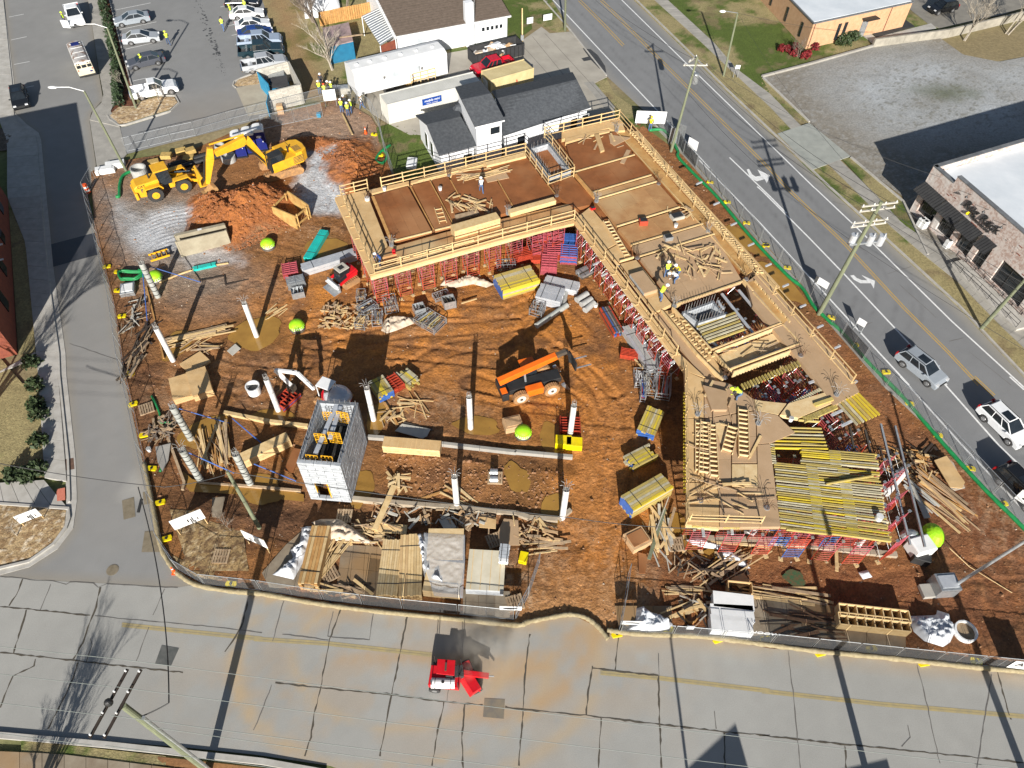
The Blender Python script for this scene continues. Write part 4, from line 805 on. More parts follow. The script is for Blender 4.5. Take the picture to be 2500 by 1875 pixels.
panel([(1826,690),(1842,684),(1925,778),(1912,792)],'ply_beam',top=DZ+.01,nx=1,ny=3,th=.5)
for i in range(9):a=rail_line((1842,688),(1930,790),i/9);px_beam(a,(a[0]+7,a[1]+9),.1,.2,'lumber')
# boxed beams round the second core
for a,b in(((1640,757),(1735,862)),((1660,745),(1650,752)),((1737,861),(1905,796)),((1778,909),(1949,846)),((1740,868),(1776,908)),((1908,800),(1945,840)),((1613,765),(1700,872)),((1700,872),(1762,935)),((1812,690),(1835,718)),((1835,722),(1905,797))):px_beam(a,b,.12,.46,'lumber',z=DZ-.4)
panel([(1620,760),(1640,757),(1736,866),(1772,918),(1758,935),(1700,868)],'ply',top=DZ-.3);panel([(1600,768),(1620,760),(1700,868),(1755,932),(1718,925)],'ply_tan',top=DZ-.25)
panel([(1740,872),(1908,806),(1942,840),(1774,906)],'ply_pale',top=DZ-.42,nx=4,ny=1,th=.05);panel([(1772,901),(1905,848),(1918,856),(1784,910)],'cmu',top=DZ-.4,th=.02,name='gap_cover');px_beam((1786,921),(1953,858),.08,.75,'ply_pale',z=DZ-.75);px_beam((1742,866),(1908,801),.06,.5,'ply_pale',z=DZ-.45)
for i in range(10):a=rail_line((1668,776),(1748,872),i/10);px_beam((a[0]-4,a[1]+10),(a[0]+4,a[1]+8),.1,.16,'lumber',name='kicker')
for i in range(12):a=rail_line((1618,772),(1716,890),i/12);px_beam((a[0]+18,a[1]+2),(a[0]+26,a[1]-1),.1,.16,'lumber',name='kicker')
# lower wing deck
panel([(1671,905),(1718,925),(1718,1020),(1676,1020)],'ply');panel([(1645,866),(1656,860),(1722,922),(1671,905)],'ply')
panel([(1720,925),(1775,935),(1800,946),(1840,975),(1845,1000),(1720,1020)],'ply_tan');panel([(1842,975),(1862,979),(1920,985),(1900,1012),(1846,1002)],'ply_pale')
panel([(1676,1022),(1720,1022),(1720,1177),(1676,1175)],'ply',nx=1,ny=4);panel([(1722,1022),(1785,1012),(1785,1180),(1722,1178)],'ply_tan',nx=1,ny=3);panel([(1787,1012),(1845,1003),(1848,1130),(1787,1130)],'ply_tan',nx=1,ny=2);panel([(1847,1003),(1898,1014),(1941,1056),(1882,1081),(1849,1084)],'ply_tan')
panel([(1787,1133),(1849,1133),(1850,1190),(1787,1188)],'ply_pale',nx=2,ny=1);panel([(1849,1086),(1880,1084),(1893,1190),(1851,1190)],'ply_tan')
panel([(1676,1178),(1755,1180),(1756,1288),(1675,1280)],'ply',nx=2,ny=3);panel([(1757,1182),(1850,1192),(1893,1192),(1906,1286),(1757,1287)],'ply_tan',nx=3,ny=2)if False else panel([(1757,1190),(1893,1192),(1906,1286),(1757,1287)],'ply_tan',nx=3,ny=2)
# bridge panels
panel([(1925,985),(2030,953),(2040,980),(1950,1020),(1905,1012)],'ply_pale',top=DZ-.02)
px_beam((1988,990),(2032,975),.3,.14,'beam_yellow')
# ---- joists (yellow timber beams) ----
def joist(a,b,mat,w_=.085,h=.2,z=DZ-.14):
 p,q=Q(a,z),Q(b,z);MB().beam(p,q,w_,h).obj('joist',M[mat],deck)
rn=random.Random(5);YM=['beam_yellow','beam_yellow','beam_grey','beam_yellow','beam_yellow_new','beam_grey']
for i in range(36):
 t=i/35;yl=1091+t*190+rn.uniform(-1.5,1.5);yr=1111+t*207+rn.uniform(-2,2)
 xl=1884+t*20;xr=2137+t*38;n=3;row=[]
 if i<7:xl=1955
 if i==0 or i>32:pass
 fx=lambda x:yl+(yr-yl)*(x-1884)/(2140-1884)
 cuts=[xl+rn.uniform(-2,2)]+([xl+(xr-xl)*.36]if i>=7 else[xl+(xr-xl)*.45])+([xl+(xr-xl)*.66]if i>=7 else[])+[xr+rn.uniform(-4,4)]
 for k in range(len(cuts)-1):
  a,b=cuts[k]-(14 if k else 0),cuts[k+1]+(14 if k<len(cuts)-2 else 0);o=1.7*(-1)**k+rn.uniform(-.6,.6)
  joist((a,fx(a)+o),(b,fx(b)+o+rn.uniform(-1,1)),rn.choice(YM),z=DZ-.14+(.0 if k%2 else.0))
for i in range(9):joist((1893-i*2+rn.uniform(-3,3)+8,1025+i*8.2+3),(2000+i*2.6,1031+i*8.2),rn.choice(YM))if i>1 else joist((1950,1018+i*8),(1998+i*2,1022+i*8),rn.choice(YM))
joist((1955,1083),(2010,1088),'beam_yellow')
for i in range(9):joist((1880,1085+i*5.6),(1890+i*.6,1087+i*5.6),rn.choice(YM))
for i in range(8):t=i/7;joist((2042+t*50,980-t*22),(2093+t*54,1037-t*24),'beam_yellow_new' if i>6 else rn.choice(YM),z=DZ-.1)
for i in range(26):t=i/25;joist((1960+t*78,1020-t*32),(1966+t*78,1032-t*34),rn.choice(YM[:2]),w_=.09)
for i in range(22):t=i/21;joist((1810+t*150,938-t*62),(1818+t*150,950-t*62),rn.choice(YM[:2]),w_=.09)
for i in range(16):t=i/15;joist((1935+t*75,990-t*38),(1928+t*75,984-t*38),'beam_grey',w_=.08)
for i in range(30):t=i/29;joist((1668,960+t*240),(1677,961+t*240),'beam_yellow_new',w_=.09)
for i in range(16):t=i/15;joist((1500+t*150,668+t*195),(1508+t*150,664+t*195),'beam_yellow',w_=.08,z=DZ-.4)
joist((2017,1182),(2132,1162),'beam_yellow',z=DZ+.08)
for a,b in(((1905,1288),(1960,1292)),((1920,1293),(2030,1305)),((2000,1300),(2175,1320)),((1690,1285),(1805,1289))):joist(a,b,'beam_yellow')
# second core: low square tower of foam blocks + joists over the pit
cw=[(1664,762),(1741,734),(1773,770),(1705,792)];w_=[Vector(a)for a in W2(cw,DZ)][::-1]
for i in range(4):
 a,b=inset(w_[i],w_[(i+1)%4],TI);d_=(b-a).normalized()
 if i%2:a,b=a+d_*.32,b-d_*.32
 icf_wall(deck,a,b,0.4,DZ+.1,.24,0,seed=i+50)
 for k in range(int((b-a).length/.3)):p=a+d_*(k*.3+.15);MB().tube([(p.x,p.y,DZ),(p.x,p.y,DZ+1.0)],.016,4).obj('rebar',M['rebar_grey'],deck)
for i in range(7):t=i/6;joist((1702+t*26,798+t*38),(1795+t*22,764+t*41),'beam_grey' if i%3 else 'beam_yellow',w_=.16,z=DZ-.3)
for a,b in(((1762,717),(1840,815)),((1803,708),(1880,800)),((1752,735),(1765,755)),((1738,835),(1750,845))):p,q=Q(a,DZ-.4),Q(b,DZ-.4);MB().beam(p,q,.22,.12).obj('aluminium_beam',M['alu'],deck)
# first core near the back of the left wing
cw=[(1290,365),(1340,350),(1395,420),(1342,438)];w_=[Vector(a)for a in W2(cw,DZ)][::-1]
for i in range(4):
 a,b=inset(w_[i],w_[(i+1)%4],TI);d_=(b-a).normalized()
 if i%2:a,b=a+d_*.32,b-d_*.32
 icf_wall(deck,a,b,0.4,DZ+.2,.26,0,seed=i+60)
 for k in range(int((b-a).length/.45)):p=a+d_*(k*.45+.15);MB().tube([(p.x,p.y,DZ),(p.x,p.y,DZ+.9)],.014,4).obj('rebar',M['rebar_grey'],deck)
MB().prism(W2([(1300,375),(1335,362),(1382,420),(1345,430)],2.6),2.5,2.6).obj('work_deck',M['black_matt'],deck)
for i in range(4):p=P(1322+i*13,380+i*14,2.8);MB().box((p.x,p.y,2.85),(1.1,.5,.4),.3).obj('foam_block',M['icf'],deck)
# ---- guard rails ----
def rail(path,n,h=1.1,out=0,z=DZ,mat='lumber',rows=3,lean=True,first=True):
 w_=[Vector(a)for a in W2(path,z)];ls=[(b-a).length for a,b in zip(w_[:-1],w_[1:])];tot=sum(ls)
 def at(s):
  for i,l in enumerate(ls):
   if s<=l+1e-6 or i==len(ls)-1:return w_[i].lerp(w_[i+1],min(s/l,1)),(w_[i+1]-w_[i]).normalized()
   s-=l
 rn=random.Random(n)
 for i in range(n+1):
  if i==0 and not first:continue
  p,d_=at(tot*i/n);nn=Vector((-d_.y,d_.x));MB().beam((p.x,p.y,z-.25),(p.x+rn.uniform(-.03,.03),p.y,z+h+.06),.05,.1,up=(d_.x,d_.y,0)).obj('guard_post',M[mat],deck)
  if lean:
   MB().beam((p.x+nn.x*.05,p.y+nn.y*.05,z+.02),(p.x+nn.x*.5*lean,p.y+nn.y*.5*lean,z+.03),.09,.05).obj('post_foot',M[mat],deck)
 for a,b in zip(w_[:-1],w_[1:]):
  d_=(b-a).normalized();k=max(1,round((b-a).length/4.6))
  for r in range(rows):
   zz=z+h-.02-r*(h-.12)/max(rows-1,1)*.95
   for i in range(k):p,q=a.lerp(b,i/k),a.lerp(b,(i+1)/k);MB().beam((p.x,p.y-.04,zz+rn.uniform(-.02,.02)),(q.x,q.y-.04,zz+rn.uniform(-.02,.02)),.04,.09).obj('guard_rail',M[mat],deck)
rail([(833,476),(915,668)],7,lean=-1);rail([(833,476),(898,460)],2,lean=0,first=False);rail([(932,456),(1103,415),(1283,371)],7,lean=0);rail([(1329,332),(1511,290)],4,lean=0)
rail([(1511,292),(2078,936)],15,lean=1,first=False)
rail([(915,668),(1240,578),(1402,535)],8,lean=0,first=False);rail([(1402,535),(1650,866)],9,lean=-1,first=False)
rail([(1279,372),(1288,383),(1338,452)],4,lean=0,first=False);rail([(1338,452),(1400,430)],2,lean=0,first=False);rail([(1329,335),(1345,352),(1400,425)],4,lean=0,first=False)
rail([(1672,905),(1675,1278)],9,lean=0,h=1.0);rail([(1682,1272),(1858,1278)],2,lean=0,h=1.0)
# small ledge planks along the inner edges
for i in range(9):a=rail_line((1424,552),(1660,870),i/9);b=rail_line((1424,552),(1660,870),(i+.9)/9);px_beam(a,b,.1,.12,'lumber')
for i in range(6):a=rail_line((930,645),(1400,524),i/6);b=rail_line((930,645),(1400,524),(i+.9)/6);px_beam(a,b,.12,.1,'lumber')
# starter bars out of column heads in the deck
for i,(c,s)in enumerate((((897,488),.4),((956,600),.4),((1096,428),.3),((1240,522),.2),((1359,478),.35),((1505,320),.5),((1608,449),.3),((1456,492),.3),((1556,630),.3),((1728,565),.3),((1822,682),.45),((1646,748),.3),((1770,922),.35),((1703,1012),.55),((1710,1222),.6),((1851,1034),.6),((1872,1240),.55),((2042,964),.55),((1955,868),.5))):
 v=P(c[0],c[1],DZ);col_top(v,.22,None,DZ,M['rebar_grey' if i%2 else 'rebar'],deck,s,.8,9,i+100);MB().cyl((v.x,v.y,DZ),(v.x,v.y,DZ+.06),.22,n=14).obj('column_head',M['galv'],deck)
for c in((897,488),(2145,1265)):v=P(c[0],c[1],DZ);MB().cyl((v.x,v.y,DZ-.3),(v.x,v.y,DZ+.3),.25,n=16).obj('column_head',M['sonotube'],deck)
# walls / side boards hanging below the deck edge
for a,b in(((905,674),(1240,582)),((1240,582),(1402,536)),((1402,536),(1645,866)),((1676,1280),(1757,1288)),((817,482),(905,674))):
 p,q=Q(a,DZ),Q(b,DZ);MB().beam((p.x,p.y,DZ-.34),(q.x,q.y,DZ-.34),.06,.3).obj('side_board',M['ply_pale'],deck)
# ---- shoring: frames built once, copied ----
def make_frame(mat,nm='shoring_frame',Wd=1.2,Hh=1.8,rungs=5):
 t=thing(nm,'x','shoring frame');mb=MB()
 for s in(-1,1):MB().cyl((s*Wd/2,0,0),(s*Wd/2,0,Hh),.034,n=6).obj('leg',M[mat],t)
 for i in range(rungs):z=.18+i*(Hh-.3)/(rungs-1);MB().cyl((-Wd/2,0,z),(Wd/2,0,z),.026,n=5).obj('rung',M[mat],t)
 return t
def make_tower(mat,mat2,Hh=DZ-.55):
 t=thing('shoring_tower','x','shoring tower')
 for y in(-.6,.6):
  for k in range(2):
   z0=.3+k*(Hh-.55)/2;z1=z0+(Hh-.6)/2;mm=M[mat if k==0 else mat2];fr=MB()
   for s in(-1,1):fr.cyl((s*.6,y,z0),(s*.6,y,z1),.036,n=6)
   for i in range(5):z=z0+.12+i*(z1-z0-.24)/4;fr.cyl((-.6,y,z),(.6,y,z),.027,n=5)
   fr.obj('frame',mm,t)
  for s in(-1,1):
   MB().cyl((s*.6,y,0),(s*.6,y,.32),.024,n=6).cyl((s*.6,y,Hh-.3),(s*.6,y,Hh),.024,n=6).box((s*.6,y,Hh),(.2,.2,.06)).obj('screw_jack',M['galv'],t)
   MB().box((s*.6,y,.02),(.34,.34,.05),.2*s).obj('sole_board',M['lumber'],t)
 br=MB()
 for s in(-1,1):br.cyl((s*.6,-.6,.5),(s*.6,.6,1.7),.014,n=4).cyl((s*.6,.6,.5),(s*.6,-.6,1.7),.014,n=4).cyl((s*.6,-.6,2.0),(s*.6,.6,3.1),.014,n=4)
 br.obj('cross_brace',M['galv'],t);return t
TR_=make_tower('frame_red','frame_pink');TB_=make_tower('frame_blue','frame_red')
def wpos(px,z):v=P(px[0],px[1],z);return v.x,v.y
def tower_at(x,y,rz,label,group,red=True):put(TR_ if red else TB_,(x,y,.0),rz,label,group)
GR='shoring towers under the deck';ORD=['first','second','third','fourth','fifth','sixth','seventh','eighth','ninth','tenth']
aL=atan2(57.23-48.43,5.64+12.92)
pA=Vector(W2([(905,674)],DZ)[0]);pB=Vector(W2([(1402,536)],DZ)[0]);n1=Vector((-(pB-pA).y,(pB-pA).x)).normalized();N_=9
for i in range(N_):
 for j in range(3):
  p=pA.lerp(pB,(i+.35)/N_)+n1*(.75+j*3.2);tower_at(p.x,p.y,aL,ORD[i]+' red shoring tower from the left along the front of the deck left wing' if j==0 else 'shaded red shoring tower in the '+('middle' if j==1 else 'rear')+' row under the left wing, '+ORD[i]+' from left',GR)
pC=pB;pD=Vector(W2([(1645,866)],DZ)[0]);dr=(pD-pC).normalized();n2_=Vector((-dr.y,dr.x));aR=atan2(dr.y,dr.x)
for i in range(9):
 for j in range(3):
  p=pC.lerp(pD,(i+.6)/9)+n2_*(.7+j*3.0);tower_at(p.x,p.y,aR,ORD[i]+' red shoring tower from the inner corner along the right wing' if j==0 else 'shaded shoring tower in row '+('two' if j==1 else 'three')+' under the right wing, '+ORD[i]+' from its top',GR)
pe=[Vector(a)for a in W2([(1690,1275),(1900,1290),(2170,1318)],DZ)]
for i in range(6):
 p=(pe[0].lerp(pe[1],i/2.5)if i<2.5 else pe[1].lerp(pe[2],(i-2.5)/3.5));tower_at(p.x+.8,p.y+.35,.03 if i!=4 else-.05,ORD[i]+(' shoring tower, red,' if i!=3 else ' shoring tower, blue,')+' from the left along the front edge of the yellow joists',GR,i!=3)
for i in range(6):
 for j in range(4):
  p=Vector(W2([(1930+i*42,1120+j*45)],DZ)[0]);tower_at(p.x,p.y,.1*(i%2),'shoring tower under the yellow joists, row '+ORD[j]+' from the back, '+ORD[i]+' from left',GR,(i+j)%3>0)
for c in((1840,950),(1900,915),(1950,900),(1985,925),(2010,930),(1880,940),(2010,1030),(2060,1040),(2100,1060),(2030,1000),(1800,760),(1840,790),(1750,820),(1900,960),(1950,940)):
 p=Vector(W2([c],DZ)[0]);tower_at(p.x,p.y,aR,'shoring tower seen through the '+('square pit' if c[1]<830 else 'triangular gap' if c[1]<970 else 'gap right of the bridge panel')+' in the deck',GR,random.random()>.35)
for i in range(7):p=Vector(W2([rail_line((1560,350),(2060,925),i/6)],DZ)[0]);tower_at(p.x-.3,p.y,aR,ORD[i]+' shoring tower from the back under the roadside edge of the deck',GR)
for i in range(4):p=Vector(W2([(2165,1110+i*55)],DZ)[0]);tower_at(p.x+.9,p.y-.3,.5,ORD[i]+' free standing red tower from the back at the right end of the joists',GR)
# long aluminium stringers standing past the joists
for a,b in(((2150,1035),(2222,1330)),((2185,1040),(2258,1335)),((2075,1043),(2085,1100)),((2112,1050),(2125,1105))):
 p,q=Q(a,DZ-.35),Q(b,DZ-.35 if a[0]<2140 else 2.2);MB().beam(p,q,.14,.16).obj('stringer_beam',M['steel_dark' if a[0]<2140 else 'galv'],deck)
for a,b in(((2030,1014),(2060,1000)),((2055,1040),(2085,1025)),((1975,935),(1995,928)),((2085,935),(2092,930)),((1715,1285),(1718,1310)),((1785,1283),(1788,1305))):p,q=Q(a,DZ-.3),Q(b,DZ-.3);MB().beam(p,q,.2,.12).obj('stringer_beam',M['alu'],deck)
for i in range(10):a=rail_line((1462,640),(1650,880),i/9);p,q=Q(a,DZ-.5),Q((a[0]-14,a[1]+7),DZ-.5);MB().beam(p,q,.14,.14).obj('stringer_beam',M['alu'],deck)
for i in range(9):a=rail_line((1700,450),(2080,900),i/9);p,q=Q(a,DZ-.4),Q((a[0]+14,a[1]-6),DZ-.4);MB().beam(p,q,.14,.14).obj('stringer_beam',M['alu'],deck)
# ---------------- buildings ----------------
Z2=lambda*a:Z(1000,150,*a,g=.18083)
Z3=lambda*a:Z(500,100,*a,g=.18083)
Z7=lambda*a:Z(320,300,*a,g=.34673)
def slab3(pts,th,name,mat,par):
 v=[Vector(p)for p in pts];n=(v[1]-v[0]).cross(v[2]-v[0]).normalized();n=n if n.z>0 else-n
 return MB().hull4([p-n*th for p in v],v).obj(name,mat,par)
def gable(t,FL,FR,BR,BL,RL,RR,ze,zr,wall,roof,ov=.3,base=0,th=.14):
 FL,FR,BR,BL=[Q(p,ze)for p in(FL,FR,BR,BL)];RL,RR=Q(RL,zr),Q(RR,zr)
 d_=(FR-FL).normalized();nn=Vector((-d_.y,d_.x,0))
 w0=[FL+d_*ov+nn*ov,FR-d_*ov+nn*ov,BR-d_*ov-nn*ov,BL+d_*ov-nn*ov]
 MB().prism([(p.x,p.y)for p in w0],base,ze-.02).obj('wall',wall,t)
 for a,b,r in((w0[0],w0[3],RL),(w0[1],w0[2],RR)):
  k=d_*(.06 if r is RL else-.06);rr=r+(d_*ov if r is RL else-d_*ov);MB().hull4([a+Vector((0,0,-.02)),b+Vector((0,0,-.02)),Vector((rr.x,rr.y,zr-.16))],[a+k,b+k,Vector((rr.x+k.x,rr.y+k.y,zr-.16))]).obj('gable',wall,t)
    # shingle courses: each slope a slab with stepped rows
 for e0,e1,r0,r1 in((FL,FR,RL,RR),(BR,BL,RR,RL)):
  slab3([e0,e1,r1,r0],th,'roof',roof,t)
  L=(r0-e0).length;n=int(L/.42);n_=(e1-e0).cross(r0-e0).normalized();n_=n_ if n_.z>0 else-n_;mb=MB()
  for i in range(n):
   a,b=e0.lerp(r0,i/n),e1.lerp(r1,i/n);c,dd=e1.lerp(r1,(i+1)/n),e0.lerp(r0,(i+1)/n);mb.add([a+n_*.022,b+n_*.022,c+n_*.004,dd+n_*.004,a,b],[(0,1,2,3),(4,5,1,0)])
  tag(mb.obj('shingle_row',roof,t),kind='stuff')
  MB().beam(e0-n_*.1,e1-n_*.1,.05,.2).obj('fascia',M['white_wall'],t)
 return w0
def window(t,a,b,z0,z1,mat='glass',fr='white',out=.03):
 a=Vector((a[0],a[1],0));b=Vector((b[0],b[1],0));d_=(b-a).normalized();n=Vector((d_.y,-d_.x,0));c=(a+b)/2;L=(b-a).length;rz=atan2(d_.y,d_.x)
 f=MB().box((c.x+n.x*out,c.y+n.y*out,(z0+z1)/2),(L+.12,.05,z1-z0+.12),rz).obj('window',M[fr],t)
 MB().box((c.x+n.x*(out+.012),c.y+n.y*(out+.012),(z0+z1)/2),(L,.05,z1-z0),rz).obj('pane',M[mat],f);return f
def fpos(A,d_,s):return(A.x+d_.x*s,A.y+d_.y*s)
hs=thing('white_house','white house with dark shingle roofs and tall middle part behind the deck left wing','house',(-4,74,0))
w0=gable(hs,*Z2(400,1270,915,1140,650,600,80,725,230,850,690,745),3.0,4.2,M['white_wall'],M['shingle_dark'])
d_=(w0[1]-w0[0]).normalized();window(hs,fpos(w0[0],d_,2.6),fpos(w0[0],d_,3.6),1.0,2.1)
e_=(w0[0]-w0[3]).normalized()
for s in(2.2,4.2):window(hs,fpos(w0[3],e_,s),fpos(w0[3],e_,s+.8),.6,2.3)
MB().box((w0[3].x-.5,w0[3].y-5.2,.25),(1.1,1.6,.5)).obj('porch_step',M['white'],hs)
w1=gable(hs,*Z2(885,885,1285,790,960,260,615,345,700,515,1100,430),5.6,6.9,M['white_wall'],M['shingle_dark'],ov=.25)
d_=(w1[1]-w1[0]).normalized();window(hs,fpos(w1[0],d_,1.6),fpos(w1[0],d_,2.7),4.1,4.9)
w2=gable(hs,(1229.6,332.6),(1442.5,263),(1398,176),(1200,222),(1210.7,240.4),(1407.8,193.9),3.0,4.5,M['white_wall'],M['shingle_dark'])
d_=(w2[1]-w2[0]).normalized()
for s in(1.7,9.0,10.6):window(hs,fpos(w2[0],d_,s),fpos(w2[0],d_,s+.9),.9,2.1)
for i in range(16):p=fpos(w2[0],d_,11.2+i*.17);MB().box((p[0]+.1,p[1]-.7,1.0),(.05,.05,2.0)).obj('railing_bar',M['black'],hs)
v=P(1122,262,3.6);MB().dome((v.x,v.y,3.0),.9,.9,1.0,8,3).obj('bay_roof',M['shingle_dark'],hs)
def boxAB(A,d_,L,W_,z0,z1,name,mat,par,bev=0):
 n=Vector((-d_.y,d_.x,0));A=Vector((A.x,A.y,0));p=[A,A+d_*L,A+d_*L+n*W_,A+n*W_];return MB().prism([(q.x,q.y)for q in p],z0,z1).obj(name,mat,par,bev=bev)
def ribs(A,d_,L,W_,z0,z1,st,mat,par,off=.03,ends=True,roof=True):
 n=Vector((-d_.y,d_.x,0));A=Vector((A.x,A.y,0));mb=MB();k=int(L/st);rz=atan2(d_.y,d_.x)
 for i in range(k):
  for w_ in(-off/2,W_+off/2):p=A+d_*(i+.5)*L/k+n*w_;mb.box((p.x,p.y,(z0+z1)/2),(st*.55,off,z1-z0-.3),rz)
  if roof:p=A+d_*(i+.5)*L/k+n*W_/2;mb.box((p.x,p.y,z1+off/4),(st*.55,W_-.3,off/2),rz)
 if ends:
  for j in range(int(W_/st)):
   for s in(-off/2,L+off/2):p=A+d_*s+n*(j+.5)*st;mb.box((p.x,p.y,(z0+z1)/2),(off,st*.55,z1-z0-.3),rz)
 return tag(mb.obj('corrugation',mat,par),kind='stuff')
def container(G,d_,L,mat,name,label):
 t=thing(name,label,'container',(G.x,G.y,0));boxAB(G,d_,L,2.44,.05,2.55,'body',mat,t);ribs(G,d_,L,2.44,.05,2.55,.28,mat,t);n=Vector((-d_.y,d_.x,0));g=Vector((G.x,G.y,0))
 for s in(.02,L-.02):
  for w_ in(.0,2.44):p=g+d_*s+n*w_;MB().box((p.x,p.y,1.32),(.14,.14,2.62),atan2(d_.y,d_.x)).obj('corner_post',mat,t)
 for w_ in(0,2.44):a=g+n*w_;MB().beam((a.x,a.y,2.56),(a.x+d_.x*L,a.y+d_.y*L,2.56),.12,.12).obj('top_rail',mat,t)
 return t
G1=P(951.4,303.7);dc=(P(1161,177,2.59)-P(929.7,233.2,2.59)).normalized();c1=container(G1,dc,12.19,M['cont_cream'],'shipping_container','long cream corrugated storage container with a blue sign behind the white house')
n=Vector((-dc.y,dc.x,0));v=P(*K(12,1495,830),1.9);rz=atan2(dc.y,dc.x);s_=(v-G1).dot(dc);q=Vector((G1.x,G1.y,0))+dc*s_-n*.07
sg=MB().box((q.x,q.y,1.75),(2.5,.04,.8),rz).obj('sign',mk('sign_blue',(.01,.06,.3),(.01,.05,.25),r=.4,rnd=0),c1)
def text(s,loc,size,rz,mat,par=None,tilt=pi/2,ext=.01,name='lettering',shear=0,rot=None):
 cu=bpy.data.curves.new('t','FONT');cu.body=s;cu.size=size;cu.extrude=ext;cu.align_x='CENTER';cu.align_y='CENTER';cu.shear=shear;o=bpy.data.objects.new('t',cu);COL.objects.link(o)
 me=bpy.data.meshes.new_from_object(o.evaluated_get(bpy.context.evaluated_depsgraph_get()));bpy.data.objects.remove(o)
 ob=bpy.data.objects.new(name,me);me.materials.clear();me.materials.append(mat);COL.objects.link(ob)
 m=(rot if rot else Matrix.Rotation(rz,4,'Z')@Matrix.Rotation(tilt,4,'X'));m=m.copy();m.translation=Vector(loc)-(parent_off(par)if par else Vector());ob.matrix_world=m
 if par:ob.parent=par;ob.matrix_local=m
 return ob
text('mobile mini',(q.x-n.x*.03,q.y-n.y*.03,1.85),.42,rz,M['white'],c1,shear=.3);text('STORAGE   SOLUTIONS',(q.x-n.x*.03,q.y-n.y*.03,1.5),.14,rz,M['white'],c1)
p=G1+dc*12.2;MB().box((p.x+.5,p.y+.6,1.3),(.06,1.25,2.4),rz).obj('open_door',M['cont_cream'],c1)
G2=P(1198.9,195.2,2.59);d2=(P(1304.7,165.4,2.59)-G2).normalized();c2=container(Vector((G2.x,G2.y,0)),d2,6.06,M['cont_tan'],'shipping_container','short tan corrugated container beside the red pickup');text('6',P(1262,196,1.7)-Vector((0,.1,0)),.5,rz,M['machine_red'],c2)
# office trailer with ramp
T0=P(871.7,231.5,.9);T1=P(1093,176.5,.9);dt=(T1-T0);Lt=dt.length;dt.normalize();nt_=Vector((-dt.y,dt.x,0));ot=thing('office_trailer','long white office trailer on wheels with small windows and rooftop vents','office trailer',(T0.x,T0.y,0));rt=atan2(dt.y,dt.x)
boxAB(T0,dt,Lt,3.4,.75,3.5,'body',M['white_wall'],ot);g=Vector((T0.x,T0.y,0))
a,b=g,g+dt*Lt;MB().hull4([a-nt_*.05+Vector((0,0,3.5)),b-nt_*.05+Vector((0,0,3.5)),b+nt_*3.45+Vector((0,0,3.5)),a+nt_*3.45+Vector((0,0,3.5))],[a+nt_*.8+Vector((0,0,3.72)),b+nt_*.8+Vector((0,0,3.72)),b+nt_*2.6+Vector((0,0,3.72)),a+nt_*2.6+Vector((0,0,3.72))]).obj('roof',M['white'],ot)
for s in(.12,.38,.6,.82):f=window(ot,fpos(g,dt,Lt*s),fpos(g,dt,Lt*s+1.2),2.0,2.7,'pane_pale','white')
for s in(.27,.68):q=g+dt*Lt*s;window(ot,(q.x,q.y),(q.x+dt.x*.9,q.y+dt.y*.9),.85,2.8,'white','white');window(ot,(q.x+dt.x*.3,q.y+dt.y*.3),(q.x+dt.x*.6,q.y+dt.y*.6),2.1,2.45)
for s in(.08,.22,.38,.55,.72,.9):q=g+dt*Lt*s+nt_*1.7;MB().box((q.x,q.y,3.8),(.35,.35,.2),rt).obj('roof_vent',M['white'],ot)
for s in(.32,.37):q=g+dt*Lt*s+nt_*.1;MB().cyl((q.x,q.y,.42),(q.x+nt_.x*.25,q.y+nt_.y*.25,.42),.42,n=14).obj('wheel',M['rubber'],ot)
q=g+dt*Lt*.5+nt_*1.7;MB().box((q.x,q.y,.6),(Lt*.98,2.6,.2),rt).obj('chassis',M['black_matt'],ot)
q0=P(*K(12,1260,740));wr=thing('wooden_ramp','tan wooden stair ramp with rails against the white office trailer','ramp',(q0.x,q0.y,0))
rp=[P(*K(12,1290,730),0),P(*K(12,1345,690),1.0),P(*K(12,1530,640),1.0)]
for a,b in zip(rp[:-1],rp[1:]):
 k=6
 for i in range(k):p=a.lerp(b,(i+.5)/k);MB().beam(p-nt_*0.0,p+nt_*1.2,(b-a).length/k*.9,.05).obj('plank',M['lumber'],wr)
 for o in(0,1.2):
  for h in(.5,1.0):MB().beam(a+nt_*o+Vector((0,0,h)),b+nt_*o+Vector((0,0,h)),.05,.12).obj('rail',M['lumber'],wr)
  for i in range(4):p=a.lerp(b,i/3);MB().beam((p.x+nt_.x*o,p.y+nt_.y*o,0),(p.x+nt_.x*o,p.y+nt_.y*o,p.z+1.0),.09,.09).obj('post',M['lumber'],wr)
# long white building with brown roof
lb=thing('long_white_building','long white building with a brown shingle roof and a tall chimney at the top edge','building',(0,105,0))
e0,e1=P(964.3,89.7,3.2),P(1247.9,37.6,3.2);dd=(e1-e0).normalized();nn=Vector((-dd.y,dd.x,0));LL=(e1-e0).length;r0=P(932.5,21.7,3.2);W_=15
A=e0+dd*.4+nn*.4;MB().prism([(A.x,A.y),((A+dd*(LL-.8)).x,(A+dd*(LL-.8)).y),((A+dd*(LL-.8)+nn*W_).x,(A+dd*(LL-.8)+nn*W_).y),((A+nn*W_).x,(A+nn*W_).y)],0,3.18).obj('wall',M['white_wall'],lb)
up=Vector((0,0,1.6));slab3([e0,e1,e1+nn*8+up,e0+nn*8+up],.15,'roof',M['shingle_brown'],lb);slab3([e0+nn*8+up,e1+nn*8+up,e1+nn*16,e0+nn*16],.15,'roof',M['shingle_brown'],lb)
MB().beam(e0-Vector((0,0,.1)),e1-Vector((0,0,.1)),.06,.25).obj('fascia',M['white'],lb);MB().beam(e0-Vector((0,0,.08)),e0+nn*8+up-Vector((0,0,.08)),.3,.2).obj('bargeboard',M['white'],lb)
